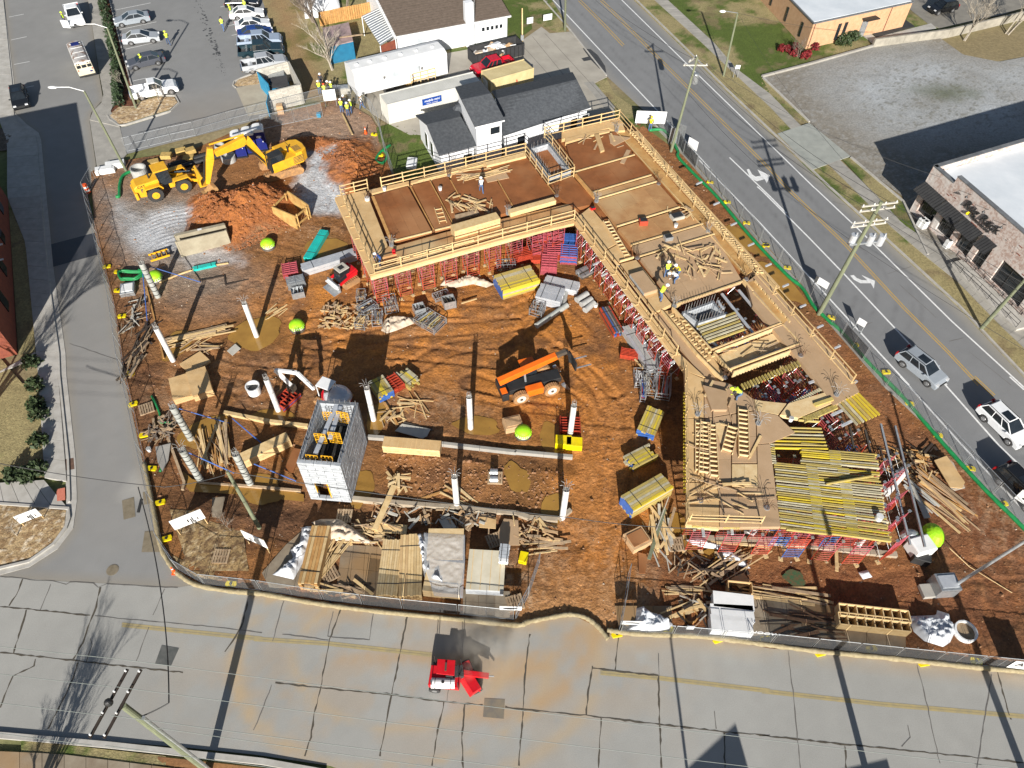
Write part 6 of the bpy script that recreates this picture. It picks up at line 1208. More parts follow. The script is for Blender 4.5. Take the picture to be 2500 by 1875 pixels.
# ---------------- vehicles ----------------
def arch(cx,r,z0,n=7):return[(cx+r*cos(a),z0+max(0,r*sin(a)))for a in[pi*i/(n-1)for i in range(n)]]
def wheel(t,x,y,r,w_,mt='rubber',mr='rim'):
 s=1 if y>0 else-1;W=MB().cyl((x,y-w_/2,r),(x,y+w_/2,r),r,n=18).obj('wheel',M[mt],t,bev=.02)
 MB().cyl((x,y+s*w_*.42,r),(x,y+s*(w_/2+.012),r),r*.62,r*.56,n=14).cyl((x,y+s*w_*.5,r),(x,y+s*(w_/2+.03),r),r*.18,n=8).obj('rim',M[mr],W)
 sp=MB()
 for k in range(5):a=2*pi*k/5;sp.box((x+cos(a)*r*.36,y+s*(w_/2+.018),r+sin(a)*r*.36),(.05,.01,.05))
 sp.obj('rim_hole',M['black'],W)
def make_car(kind,name,cat):
 P_=M['paint_base'];t=thing(name,'x',cat)
 L,W,H,wr,belt,hood,tr={'sedan':(4.8,1.82,1.45,.33,.92,.88,.98),'suv':(4.7,1.9,1.7,.37,1.05,1.02,1.05),'pickup':(5.6,1.98,1.85,.4,1.15,1.12,1.12),'crew':(5.8,2.0,1.9,.4,1.18,1.15,1.15)}[kind]
 xf,xr=L/2-.92,-L/2+(1.05 if kind in('sedan','suv')else 1.15);z0=.24 if kind=='sedan' else.32;ar=wr+.07
 top={'sedan':[(-L/2+.02,.62),(-L/2+.05,.93),(-L/2+.25,tr),(-1.55,belt+.06),(1.0,belt+.02),(L/2-.35,hood-.12),(L/2-.08,.66),(L/2,.5)],'suv':[(-L/2+.02,.7),(-L/2+.06,1.0),(-L/2+.2,belt+.04),(1.05,belt+.04),(L/2-.35,hood-.08),(L/2-.06,.78),(L/2,.55)],'pickup':[(-L/2+1.0,.55),(-.45,.55),(-.45,belt),(1.15,belt+.02),(L/2-.3,hood-.06),(L/2-.04,.85),(L/2,.55)],'crew':[(-L/2+1.0,.55),(-.95,.55),(-.95,belt),(1.3,belt+.02),(L/2-.3,hood-.06),(L/2-.04,.85),(L/2,.55)]}[kind]
 bot=[(L/2-.05,z0)]+arch(xf,ar,z0+.02)+arch(xr,ar,z0+.02)+([(-L/2+.05,z0+.08)]if kind in('sedan','suv')else[(-L/2+.3,z0+.1),(-L/2+.3,.5)])
 MB().xz(top+bot,-W/2,W/2).obj('body',P_,t,bev=.06)
 MB().box((0,0,z0+.12),(L*.86,W*.8,.2)).obj('underbody',M['black'],t)
 gx={'sedan':((-1.85,1.15),(-1.05,.2)),'suv':((-L/2+.15,1.2),(-L/2+.55,.35)),'pickup':((-.5,1.2),(-.42,.45)),'crew':((-1.0,1.35),(-.9,.6))}[kind]
 (b0,b1),(t0,t1)=gx;yb,yt=W/2-.1,W/2-.28
 lo=[Vector(p)for p in((b0,-yb,belt),(b1,-yb,belt),(b1,yb,belt),(b0,yb,belt))];hi=[Vector(p)for p in((t0,-yt,H-.05),(t1,-yt,H-.05),(t1,yt,H-.05),(t0,yt,H-.05))]
 MB().hull4(lo,hi).obj('window_glass',M['glass'],t)
 r_=.1;MB().hull4([h+Vector((0,0,-.01))for h in hi],[Vector((h.x+(r_ if i in(0,3)else-r_),h.y*(.88),H))for i,h in enumerate(hi)]).obj('roof',P_,t)
 pl=MB()
 for a,b in zip(lo,hi):pl.beam(a,b,.07,.07)
 for s in(-1,1):
  for u in((.38,.7)if kind in('suv','crew')else(.5,)if kind=='sedan' else()):a=Vector((b0+(b1-b0)*u,s*yb,belt));b=Vector((t0+(t1-t0)*u,s*yt,H-.04));pl.beam(a,b,.05,.05)
  pl.beam(hi[0]if s<0 else hi[3],hi[1]if s<0 else hi[2],.06,.05)
 pl.obj('pillar',P_,t)
 for s in(-1,1):
  MB().box((L/2-.14,s*(W/2-.27),.7 if kind=='sedan' else.82),(.2,.34,.13)).obj('headlight',M['lamp_clear'],t)
  MB().box((-L/2+.08,s*(W/2-.17),.8 if kind=='sedan' else.95),(.14,.3,.16 if kind!='suv' else.4)).obj('taillight',M['lamp_red'],t)
  MB().box((b1-.35,s*(W/2+.08),belt+.08),(.14,.2,.13)).obj('mirror',P_,t,bev=.03)
  for x in((.05,-.85)if kind in('sedan','suv','crew')else(.1,)):MB().box((x,s*(W/2+.012),belt-.14),(.18,.02,.03)).obj('door_handle',P_,t)
  for x in(xf,xr):wheel(t,x,s*(W/2-.12),wr,.22)
 MB().box((L/2-.0,0,.55 if kind=='sedan' else.66),(.06,W*.5,.2)).obj('grille',M['black'],t)
 if kind in('pickup','crew'):
  bx0,bx1=-L/2,(-.45 if kind=='pickup' else-.95)
  MB().box(((bx0+bx1)/2,0,.62),(bx1-bx0,W-.1,.08)).obj('bed_floor',P_ if kind=='pickup' else M['black'],t)
  for s in(-1,1):MB().xz([(bx0,.6),(bx0,belt),(bx1,belt),(bx1,.6),]+[(x_,z_)for x_,z_ in arch(xr,ar,.6)][::1]if False else[(bx0,.62),(bx0,belt),(bx1,belt),(bx1,.62)],s*W/2-(.0 if s>0 else-.0)-.09*(s>0),s*W/2+.09*(s<0)).obj('bed_side',P_,t)
  MB().box((bx0+.04,0,(belt+.62)/2),(.08,W-.18,belt-.62)).obj('tailgate',P_,t);MB().box((bx0-.06,0,.58),(.14,W-.1,.16)).obj('rear_bumper',M['chrome'],t);MB().box((L/2+.04,0,.5),(.12,W-.1,.18)).obj('front_bumper',M['chrome'],t)
 if kind=='suv':
  for s in(-1,1):MB().box((-.6,s*(yt-.04),H+.03),(2.0,.04,.04)).obj('roof_rail',M['black'],t)
  MB().box((-.2,0,H+.004),(.95,.8,.02)).obj('sunroof',M['glass'],t)
 return t
CAR={'sedan':make_car('sedan','sedan','car'),'suv':make_car('suv','suv','car'),'pickup':make_car('pickup','pickup_truck','pickup truck'),'crew':make_car('crew','pickup_truck','pickup truck')}
def park(kind,nose,tail,col,label,group=None,sc=1.0):
 a,b=Q(nose,.7),Q(tail,.7);c=(a+b)/2;d_=a-b;return put(CAR[kind],(c.x,c.y,.01),atan2(d_.y,d_.x),label,group,{'paint_base':M[col]},sc)
GP='cars in the parking lot'
park('sedan',K(11,960,178),K(11,1255,128),'p_silver','silver grey sedan nose left, topmost of three by the planting strip',GP)
park('sedan',K(11,1345,292),K(11,1030,328),'p_silver2','bright silver sedan nose right, middle of three by the planting strip',GP)
park('sedan',K(11,1062,540),K(11,1385,470),'p_grey','dark grey sedan with a person leaning into it',GP)
park('pickup',K(11,1478,718),K(11,1112,790),'p_white','white single cab pickup with empty bed beside the rock island',GP)
park('sedan',(632,2),(548,6),'p_black','black sedan at the top edge of the right row',GP)
park('sedan',(638,27),(566,33),'p_white','white sedan, upper of two side by side in the right row',GP)
park('sedan',(658,52),(574,63),'p_white','white sedan, lower of two side by side in the right row',GP)
park('sedan',(664,73),(582,83),'p_blue','deep blue sedan below the two white cars',GP)
park('crew',(684,95),(584,104),'p_bluegrey','blue grey pickup between the blue car and the black truck',GP)
park('crew',(690,118),(584,128),'p_darkgreen','black crew cab pickup in the right row',GP)
park('crew',(700,146),(590,164),'p_silver2','silver crew cab pickup next to the dumpster enclosure',GP)
w1_=park('crew',K(11,668,240),K(11,590,20),'p_white','white pickup with its door open driving on the left street, crates in its bed',None,1.0)
park('suv',K(11,178,905),K(11,150,745),'p_black','black suv parked at the left kerb',None,.95)
park('suv',K(34,1525,55),(2202,858),'p_silver','silver suv with a dark sunroof driving on the right road','cars on the right road')
park('suv',(2500,1080),(2408,992),'p_white','white suv on the right road at the right edge','cars on the right road')
park('suv',(2545,1242),(2448,1145),'p_black','dark suv behind the white one at the right edge','cars on the right road')
park('suv',K(14,1375,90),K(14,1680,30),'p_black','black suv parked in the upper car park at the top right',None)
park('crew',(1149,176),(1256,149),'p_red','bright red pickup parked between the containers and the open skip')
b=P(*K(11,625,170),1.0);t=thing('open_door',None,None);bpy.data.objects.remove(t)
dq=P(*K(11,520,200),.9);MB().beam((dq.x,dq.y,.9),(dq.x+1.1,dq.y-.15,.9),.08,1.0).obj('truck_door',M['p_white'],None);o=bpy.data.objects['truck_door'];o.parent=w1_;o.matrix_parent_inverse=(Matrix.Translation(w1_.location)@Matrix.Rotation(w1_.rotation_euler.z,4,'Z')).inverted()
# school type bus
bs=thing('old_bus','x','bus');MB().box((0,0,1.55),(6.6,2.3,1.9)).obj('body',M['cream'],bs,bev=.15)
MB().xz([(-3.3,2.5),(3.3,2.5),(3.3,2.6),(-3.3,2.6)],-1.1,1.1).obj('roof_edge',M['white'],bs);mb=MB();pr_=[(1.12*cos(a),2.45+.42*sin(a))for a in[pi*i/8 for i in range(9)]];mb.add([(x,y,z)for x in(-3.28,3.28)for y,z in pr_],[(i,i+1,10+i,9+i)for i in range(8)]+[tuple(range(8,-1,-1)),tuple(range(9,18))]);mb.obj('roof',mk('rusty_roof',(.42,.4,.38),(.2,.12,.08),sc=1.2,det=8,rnd=0,contrast=(.5,.62)),bs)
for x in(-2.2,-.6,.9,2.3):MB().box((x,0,2.88),(.06,1.6,.05)).obj('roof_hoop',M['white'],bs)
MB().box((2.2,0,2.88),(1.0,1.1,.06)).obj('roof_panel',M['navy'],bs)
for y in(-.72,0,.72):MB().box((-3.32,y,2.0),(.04,.55 if y else.62,.42)).obj('rear_window',M['glass'],bs)
for y in(-.9,-.6,.6,.9):MB().cyl((-3.31,y,2.42),(-3.36,y,2.42),.08,n=8).obj('warning_lamp',M['steel_dark'],bs)
for y in(-.95,.95):MB().box((-3.32,y,1.5),(.04,.16,.16)).obj('taillight',M['lamp_red'],bs)
MB().box((-3.4,0,.62),(.16,2.3,.2)).obj('rear_bumper',M['black'],bs);MB().box((-3.33,-.7,1.15),(.03,.35,.2)).obj('number_plate',M['navy'],bs)
for s in(-1,1):
 for k in range(7):MB().box((-2.8+k*.85,s*1.16,2.0),(.65,.03,.45)).obj('side_window',M['glass'],bs)
 for x in(-2.1,2.3):wheel(bs,x,s*.98,.45,.28)
MB().box((3.7,0,1.2),(.9,1.9,1.0)).obj('bonnet',M['cream'],bs,bev=.12)
a,b_=Q(K(11,645,400),1.2),Q(K(11,735,620),1.2);c=(a+b_)/2;dd_=a-b_;put(bs,(c.x,c.y,.01),atan2(dd_.y,dd_.x),'cream old bus with a rusty roof seen from behind on the left street',None,None,.86)
# roll-off skip with rubbish
sk=thing('open_skip','long black open skip heaped with cardboard and white rubbish','skip',tuple(P(*K(12,1870,570))));A=P(*K(12,1872,572));B=P(*K(12,2290,470));d_=(B-A);Ls=7.2;d_.normalize();n_=Vector((-d_.y,d_.x,0))
for(a,b)in((A,A+d_*Ls),(A+n_*2.4,A+d_*Ls+n_*2.4)):MB().beam((a.x,a.y,.9),(b.x,b.y,.9),.08,1.5).obj('side_wall',M['black_matt'],sk);MB().beam((a.x,a.y,1.68),(b.x,b.y,1.68),.14,.1).obj('top_rail',M['black'],sk)
for s in(0,Ls):a=A+d_*s;MB().beam((a.x,a.y,.9),((a+n_*2.4).x,(a+n_*2.4).y,.9),.08,1.5).obj('end_wall',M['black_matt'],sk)
for k in range(12):a=A+d_*(.3+k*.6)-n_*.07;MB().box((a.x,a.y,.85),(.08,.1,1.4),atan2(d_.y,d_.x)).obj('rib',M['black'],sk)
m_=A+d_*Ls/2+n_*1.2;MB().box((m_.x,m_.y,.3),(Ls,2.3,.1),atan2(d_.y,d_.x)).obj('floor',M['black'],sk)
for k in range(4):a=A+d_*(1 if k<2 else 6)+n_*(.3 if k%2 else 2.1);MB().cyl((a.x,a.y,.12),(a.x+n_.x*.2,a.y+n_.y*.2,.12),.12,n=8).obj('roller',M['steel_dark'],sk)
rn=random.Random(12)
def junk(c,rx,ry,n,mats,name,z0,z1,smin,smax,label,cat='rubbish',rot=0):
 mbs={}
 t=thing(name,label,cat,(c.x,c.y,z0))
 for i in range(n):
  a=rn.uniform(0,6.28);r=rn.random()**.5;x=c.x+cos(a)*r*rx*cos(rot)-sin(a)*r*ry*sin(rot);y=c.y+cos(a)*r*rx*sin(rot)+sin(a)*r*ry*cos(rot);s=rn.uniform(smin,smax);p=Vector((x,y,z0+(z1-z0)*(1-r*.6)*rn.random()))
  R_=Matrix.Rotation(rn.uniform(-.5,.5),4,'X')@Matrix.Rotation(rn.uniform(-.5,.5),4,'Y')@Matrix.Rotation(rn.uniform(0,3.1),4,'Z');mb=MB();mb.box((0,0,0),(s,s*rn.uniform(.4,.9),s*rn.uniform(.05,.3)));mb.xf(Matrix.Translation(p)@R_)
  mb.obj('debris_piece',M[rn.choice(mats)],t)
 return t
junk(m_,Ls/2-.5,1.0,46,['white','card','white','tarp_tan','tarp_white'],'rubbish_heap',.9,2.0,.5,1.3,'heap of cardboard, white bags and boards filling the black skip',rot=atan2(d_.y,d_.x))
# ---------------- machines ----------------
CY='cat_yellow'
def obox(c,hd,sz,name,mat,par,bev=0,tilt=0,off=(0,0)):
 h=Vector((cos(hd),sin(hd),0));n_=Vector((-h.y,h.x,0));q=c+h*off[0]+n_*off[1];return MB().box((q.x,q.y,c.z),sz,hd).obj(name,M[mat],par,bev=bev)
def track(t,c,hd,L,r,w_,mat='rubber_muddy'):
 h=Vector((cos(hd),sin(hd),0));n_=Vector((-h.y,h.x,0));mb=MB();prof=[(-L/2+r+r*cos(a),r+r*sin(a))for a in[pi/2+pi*i/6 for i in range(7)]]+[(L/2-r+r*cos(a),r+r*sin(a))for a in[-pi/2+pi*i/6 for i in range(7)]]
 mb.xz(prof,-w_/2,w_/2);mb.xf(Matrix.Translation(c)@Matrix.Rotation(hd,4,'Z'));T_=mb.obj('track',M[mat],t);k=int(L/.22)
 for zz in(2*r+.02,.02):
  m2=MB()
  for i in range(k):q=c+h*(-L/2+r*.6+(L-r*1.2)*i/(k-1));m2.box((q.x,q.y,c.z+zz),(.07,w_+.02,.05),hd)
  tag(m2.obj('track_shoe',M[mat],T_),kind='stuff')
 for i in range(6):q=c+h*(-L/2+r+(L-2*r)*i/5)-n_*(w_/2+.01);MB().cyl((q.x,q.y,c.z+r*.7),(q.x+n_.x*.1,q.y+n_.y*.1,c.z+r*.7),r*.45,n=8).obj('roller',M[mat],T_)
# excavator
ex=thing('excavator','yellow crawler excavator with its boom reaching left over the soil heap','excavator',tuple(P(685,410)))
F0=P(*Z7(930,235)[0],2.2);F1=P(*Z7(815,165)[0],5.0);F2=P(*Z7(590,215)[0],4.6);hd=atan2((F2-F0).y,(F2-F0).x)+pi;h=Vector((cos(hd),sin(hd),0));n_=Vector((-h.y,h.x,0))
hc=P(*Z7(1065,225)[0],2.0);gc=Vector((hc.x-h.x*.2,hc.y-h.y*.2,0))
th_=atan2((P(*Z7(1160,330)[0])-P(*Z7(880,400)[0])).y,(P(*Z7(1160,330)[0])-P(*Z7(880,400)[0])).x);tn_=Vector((-sin(th_),cos(th_),0))
for s in(-1,1):track(ex,gc+tn_*s*1.15+Vector((-.3,0,0)),th_,4.4,.45,.6)
MB().box((gc.x,gc.y,.75),(2.6,1.9,.5),th_).obj('undercarriage',M['rubber_muddy'],ex);MB().cyl((gc.x,gc.y,.95),(gc.x,gc.y,1.15),.8,n=16).obj('slew_ring',M['black'],ex)
R_=Matrix.Translation(Vector((hc.x,hc.y,0)))@Matrix.Rotation(hd,4,'Z')
def X(mb,name,mat,par,bev=0):return mb.xf(R_).obj(name,M[mat],par,bev=bev)
X(MB().prism([(-1.9,-1.4),(1.6,-1.4),(2.2,-1.1),(2.35,0),(2.2,1.1),(1.6,1.4),(-1.9,1.4),(-2.0,.0)],1.15,2.25),'house',CY,ex,.08)
X(MB().prism([(1.0,-1.4),(1.7,-1.4),(2.4,-1.0),(2.55,0),(2.4,1.0),(1.7,1.4),(1.0,1.4)],1.1,2.5),'counterweight',CY,ex,.1)
X(MB().box((.3,.55,2.4),(1.6,1.4,.35)),'engine_hood',CY,ex,.06);X(MB().cyl((.6,-.3,2.2),(.6,-.3,3.0),.08,n=8),'exhaust','black',ex)
cabE=X(MB().hull4([Vector(p)for p in((-2.1,-.1-1.25,1.3),(-.5,-1.35,1.3),(-.5,-.35,1.3),(-2.1,-.35,1.3))],[Vector(p)for p in((-1.85,-1.3,3.0),(-.55,-1.3,3.0),(-.55,-.4,3.0),(-1.85,-.4,3.0))]),'cab','glass',ex,.05)
mbp=MB()
for x,y in((-2.1,-1.35),(-.5,-1.35),(-.5,-.35),(-2.1,-.35)):mbp.beam((x,y,1.3),(x*.93-.02,y*.97,3.0),.09,.09)
mbp.box((-1.2,-.85,3.05),(1.45,1.05,.1));X(mbp,'cab_frame','black',cabE)
for k in range(5):X(MB().box((1.15+.0*k,-1.42,1.4+k*.17),(1.2,.03,.06)),'vent_slot','steel_dark',ex)
for k in range(5):X(MB().box((1.5,-.9+k*.2,2.52),(.8,.08,.02)),'vent_slot','steel_dark',ex)
def seg(mb,pts,w_,hs):
 up=Vector((0,0,1))
 for(a,b,h0_,h1_)in pts:
  d_=(b-a).normalized();r_=d_.cross(up).normalized();u_=r_.cross(d_)
  mb.hull4([a+r_*i*w_/2+u_*j*h0_/2 for i,j in((-1,-1),(1,-1),(1,1),(-1,1))],[b+r_*i*w_/2+u_*j*h1_/2 for i,j in((-1,-1),(1,-1),(1,1),(-1,1))])
 return mb
Fm=F0.lerp(F2,.28)+Vector((0,0,1.9));F0b=F0+Vector((0,0,-.4));F3=P(*Z7(560,190)[0],5.0);F4=P(*Z7(540,425)[0],1.3);F5=P(*Z7(560,505)[0],.35)
bm=seg(MB(),[(F0b,Fm,.6,1.0),(Fm,F2,1.0,.6)],.55,0).obj('boom',M[CY],ex,bev=.04);st_=seg(MB(),[(F3+Vector((0,0,.25)),F3.lerp(F4,.25),.55,.8),(F3.lerp(F4,.25),F4,.8,.4)],.45,0).obj('stick',M[CY],ex,bev=.04)
MB().cyl(F0b+Vector((0,0,-.3))-n_*.45,Fm.lerp(F2,.1)-n_*.45-Vector((0,0,.3)),.09,n=8).cyl(F0b-Vector((0,0,.3))+n_*.45,Fm.lerp(F2,.1)+n_*.45-Vector((0,0,.3)),.09,n=8).obj('boom_cylinder',M['black'],bm);MB().cyl(Fm+Vector((0,0,.65)),F3+Vector((0,0,.6)),.09,n=8).obj('stick_cylinder',M[CY],bm)
MB().cyl(F3.lerp(F4,.2)+Vector((-.5,-.2,.2)),F4+Vector((-.3,0,.3)),.08,n=8).obj('bucket_cylinder',M['black'],st_)
text('CAT',Fm.lerp(F2,.45)-n_*0+Vector((0,-.3,0)),.42,hd+pi if False else atan2((F0-F2).y,(F0-F2).x),M['black'],bm,ext=.01)
mb=MB();mb.xz([(-.75,.5),(-.85,0),(-.55,-.45),(0,-.6),(.55,-.4),(.75,0),(.35,-.05),(0,.1),(-.4,.55)],-.6,.6);mb.xf(Matrix.Translation(F5+Vector((0,0,.45)))@Matrix.Rotation(hd+pi,4,'Z')).obj('bucket',mk('bucket_soil',(.5,.3,.12),(.35,.17,.06),sc=2,rnd=0),ex)
for k in range(5):q=F5+Vector((0,0,.42))-h*.8+n_*(k-2)*.27;MB().box((q.x,q.y,.4),(.25,.08,.06),hd).obj('bucket_tooth',M['steel_dark'],ex)
# wheel loader
wl_=thing('wheel_loader','yellow wheel loader parked left of the excavator with big muddy tyres','wheel loader',tuple(P(420,460)))
ra,fa=P(*Z7(195,555)[0]),P(*Z7(392,492)[0]);hd=atan2((fa-ra).y,(fa-ra).x);h=Vector((cos(hd),sin(hd),0));n_=Vector((-h.y,h.x,0));o0=ra+n_*.15;R_=Matrix.Translation(Vector((o0.x,o0.y,0)))@Matrix.Rotation(hd,4,'Z');wb=(fa-ra).length
def bigwheel(t,x,y,r,w_,mt='rubber',mr=CY,rimr=.5):
 s=1 if y>0 else-1;mb=MB().cyl((x,y-w_/2,r),(x,y+w_/2,r),r,n=22)
 for k in range(22):a=2*pi*k/22;mb.beam((x+cos(a)*r,y-w_/2,r+sin(a)*r),(x+cos(a+.12)*r,y+w_/2,r+sin(a+.12)*r),.08,.08)
 W=X(mb,'wheel',mt,t);X(MB().cyl((x,y-w_/2-.02,r),(x,y+w_/2+.02,r),r*rimr,n=16),'rim',mr,W);X(MB().cyl((x,y-w_/2-.06,r),(x,y+w_/2+.06,r),r*.2,n=10),'hub',mr if mr!='rim_pale' else 'steel_dark',W)
for x in(0,wb):
 for y in(0.1,2.1):bigwheel(wl_,x,y,.78,.52)
X(MB().xz([(-1.7,.75),(-1.75,1.9),(-1.4,2.15),(.9,2.2),(.9,.8),(.6,.6),(-.9,.6)],.35,1.95),'engine_hood',CY,wl_,.1);X(MB().box((-1.75,1.1,1.1),(.3,2.1,.8)),'counterweight',CY,wl_,.08)
for y in(.1,2.1):X(MB().xz([(-.95,1.4),(-.7,1.75),(.7,1.75),(.95,1.3),(1.0,1.45),(.75,1.85),(-.75,1.85),(-1.05,1.45)],y-.35,y+.35),'mudguard',CY,wl_)
cb=X(MB().hull4([Vector(p)for p in((.9,.4,1.3),(2.1,.4,1.3),(2.1,1.8,1.3),(.9,1.8,1.3))],[Vector(p)for p in((.85,.45,2.95),(1.95,.45,2.95),(1.95,1.75,2.95),(.85,1.75,2.95))]),'cab','glass',wl_,.04)
X(MB().box((1.4,1.1,3.05),(1.55,1.6,.16)),'cab_roof',CY,wl_,.05);mbp=MB()
for x,y in((.9,.4),(2.1,.4),(2.1,1.8),(.9,1.8)):mbp.beam((x,y,1.3),(x-.1,y,3.0),.09,.09)
X(mbp,'cab_frame','black',cb);X(MB().cyl((.1,1.1,2.1),(.1,1.1,2.8),.09,n=8),'exhaust','black',wl_);X(MB().box((-.9,.33,1.5),(.5,.04,.4)),'side_grille','steel_dark',wl_)
X(MB().box((wb-.4,1.1,1.0),(1.8,1.1,.7)),'front_frame',CY,wl_,.05)
for y in(.55,1.65):X(MB().hull4([Vector(p)for p in((wb-.9,y-.1,1.7),(wb-.5,y-.1,1.3),(wb-.5,y+.1,1.3),(wb-.9,y+.1,1.7))],[Vector(p)for p in((wb+1.7,y-.1,.75),(wb+1.6,y-.1,.45),(wb+1.6,y+.1,.45),(wb+1.7,y+.1,.75))]),'lift_arm',CY,wl_)
for y in(.1,2.1):X(MB().xz([(wb-.95,1.3),(wb-.7,1.7),(wb+.7,1.7),(wb+.95,1.2),(wb+1.,1.3),(wb+.75,1.8),(wb-.75,1.8)],y-.3,y+.3),'mudguard',CY,wl_)
X(MB().xz([(wb+1.6,.9),(wb+1.5,.1),(wb+2.6,.05),(wb+2.6,.12),(wb+1.7,.2),(wb+1.75,.9),(wb+2.1,1.2),(wb+2.0,1.25)],-.2,2.4),'loader_bucket',CY,wl_);X(MB().cyl((wb-.3,1.1,2.0),(wb+1.2,1.1,1.6),.07,n=8),'tilt_cylinder','chrome',wl_)
text('CAT',R_@Vector((-1.0,.30,1.95)),.4,hd,M['black'],wl_)
# orange telescopic handler
Z8=lambda*a:Z(1200,840,*a,g=.18913)
tl=thing('telehandler','orange telescopic handler with a raised boom and forks in the middle of the site','telehandler',tuple(P(1300,960)))
ra,fa=P(*Z8(385,775)[0]),P(*Z8(780,668)[0]);hd=atan2((fa-ra).y,(fa-ra).x);h=Vector((cos(hd),sin(hd),0));n_=Vector((-h.y,h.x,0));R_=Matrix.Translation(Vector((ra.x,ra.y,0))+n_*.1)@Matrix.Rotation(hd,4,'Z');wb=(fa-ra).length
for x in(0,wb):
 for y in(.1,2.2):bigwheel(tl,x,y,.66,.42,'rubber_muddy','rim_pale',.62)
X(MB().box((wb/2,1.15,.95),(wb+2.2,1.1,.55)),'chassis','black',tl,.05);X(MB().box((wb/2-.1,.3,1.0),(1.5,.7,.75)),'engine_box','machine_orange',tl,.06);X(MB().box((-1.3,1.1,1.1),(.6,2.0,.8)),'rear_frame','black',tl,.05);X(MB().box((-1.35,.6,1.52),(.5,.6,.06)),'rear_panel','machine_orange',tl)
cb=X(MB().hull4([Vector(p)for p in((.6,1.75,1.0),(2.1,1.75,1.0),(2.1,2.5,1.0),(.6,2.5,1.0))],[Vector(p)for p in((.7,1.8,2.5),(1.8,1.8,2.5),(1.8,2.45,2.5),(.7,2.45,2.5))]),'cab','glass',tl);X(MB().box((1.2,2.1,2.56),(1.3,.85,.08)),'cab_roof','machine_orange',cb)
b0,b1=R_@Vector((-1.6,1.2,2.1)),R_@Vector((wb+.7,1.25,3.5));bt=seg(MB(),[(b0,b1,.62,.5)],.5,0).obj('boom',M['machine_orange'],tl,bev=.03);b2=b1+(b1-b0).normalized()*.9;seg(MB(),[(b1,b2,.34,.34)],.34,0).obj('inner_boom',M['steel_dark'],bt)
text('Manitowoc',(b0.lerp(b1,.62)-n_*.27+Vector((0,0,.02))),.34,0,M['white'],bt,rot=Matrix.Rotation(hd,4,'Z')@Matrix.Rotation(-atan2((b1-b0).z,Vector((b1-b0).xy).length),4,'Y')@Matrix.Rotation(pi/2,4,'X'))if False else None
text('telehandler',(b0.lerp(b1,.62)-n_*.27+Vector((0,0,.02))),.3,0,M['white'],bt,rot=Matrix.Rotation(hd,4,'Z')@Matrix.Rotation(-atan2((b1-b0).z,Vector((b1-b0).xy).length),4,'Y')@Matrix.Rotation(pi/2,4,'X'))if False else None
tg=[b2,b2+h*.35+Vector((0,0,-.6)),b2+h*.5+Vector((0,0,-1.5))];MB().tube(tg,.16,8).obj('boom_head',M['black'],bt);q=tg[2];MB().box((q.x+h.x*.2,q.y+h.y*.2,q.z),(.12,1.6,.9),hd).obj('fork_carriage',M['black'],tl);MB().box((q.x+h.x*.28,q.y+h.y*.28,q.z+.3),(.02,.5,.2),hd).obj('label_plate',M['white'],tl)
for s in(-.5,.5):a=q+h*.25+n_*s+Vector((0,0,-.45));MB().beam(a,a+h*1.5,.12,.05).obj('fork',M['galv'],tl)
a=R_@Vector((.8,1.15,1.3));MB().cyl(a,b0.lerp(b1,.45)-Vector((0,0,.3)),.1,n=8).obj('lift_cylinder',M['galv'],tl);mbx=MB().box((wb+1.0,1.15,.6),(.4,.3,.5));X(mbx,'stabiliser_frame','steel_dark',tl)
for y in(.1,2.2):X(MB().xz([(wb+.9,.9),(wb+1.5,.1),(wb+1.7,.1),(wb+1.2,1.0)],y-.12,y+.12),'stabiliser','galv',tl)
# red motor broom
Z9=lambda*a:Z(1040,1580,*a,g=.1576)
br=thing('street_broom','red motorised street broom with a flat canopy raising dust on the front street','street sweeper',tuple(P(1095,1665)));cc=[P(p[0],p[1],2.35)for p in Z9(155,410,440,440,455,200,180,180)]
MB().hull4([p+Vector((0,0,-.06))for p in cc],cc).obj('canopy',M['machine_red'],br,bev=.02);m0=sum(cc,Vector())/4;MB().box((m0.x,m0.y,2.4),(.12,.5,.08),0).obj('roof_slot',M['steel_dark'],br)
u=(cc[1]-cc[0]).normalized();v_=(cc[3]-cc[0]).normalized();hd=atan2(u.y,u.x);R_=Matrix.Translation(Vector((m0.x,m0.y-.1,0)))@Matrix.Rotation(hd,4,'Z')
for x in(-.85,.85):
 for y in(-.75,.75):X(MB().beam((x,y,.9),(x,y,2.3),.05,.05),'canopy_post','black',br)
X(MB().box((-.1,-.1,.85),(2.0,1.3,.5)),'body','machine_red',br,.05);X(MB().box((.2,.1,1.15),(.5,.55,.5)),'seat','black',br,.05);X(MB().cyl((.75,0,1.2),(.95,0,1.45),.03,n=6),'steering_column','black',br)
for x,y in((-.7,-.75),(-.7,.75)):
 W=X(MB().cyl((x,y-.13,.38),(x,y+.13,.38),.38,n=16),'wheel','rubber',br);X(MB().cyl((x,y-.15,.38),(x,y+.15,.38),.18,n=10),'rim','rim',W)
tk=P(*Z9(265,560)[0],1.0);MB().cyl((tk.x-.75,tk.y,1.0),(tk.x+.75,tk.y,1.0),.32,n=16).obj('water_tank',M['white'],br);MB().cyl((tk.x,tk.y,1.3),(tk.x,tk.y,1.36),.1,n=8).obj('tank_cap',M['black'],br)
for s in(-.5,.5):MB().cyl((tk.x+s-.02,tk.y,1.0),(tk.x+s+.02,tk.y,1.0),.335,n=16).obj('tank_strap',M['black'],br)
e0_,e1_=P(*Z9(440,400)[0],.95),P(*Z9(580,380)[0],.95);MB().beam(e0_,e1_,.7,.6).obj('engine',M['black_matt'],br)
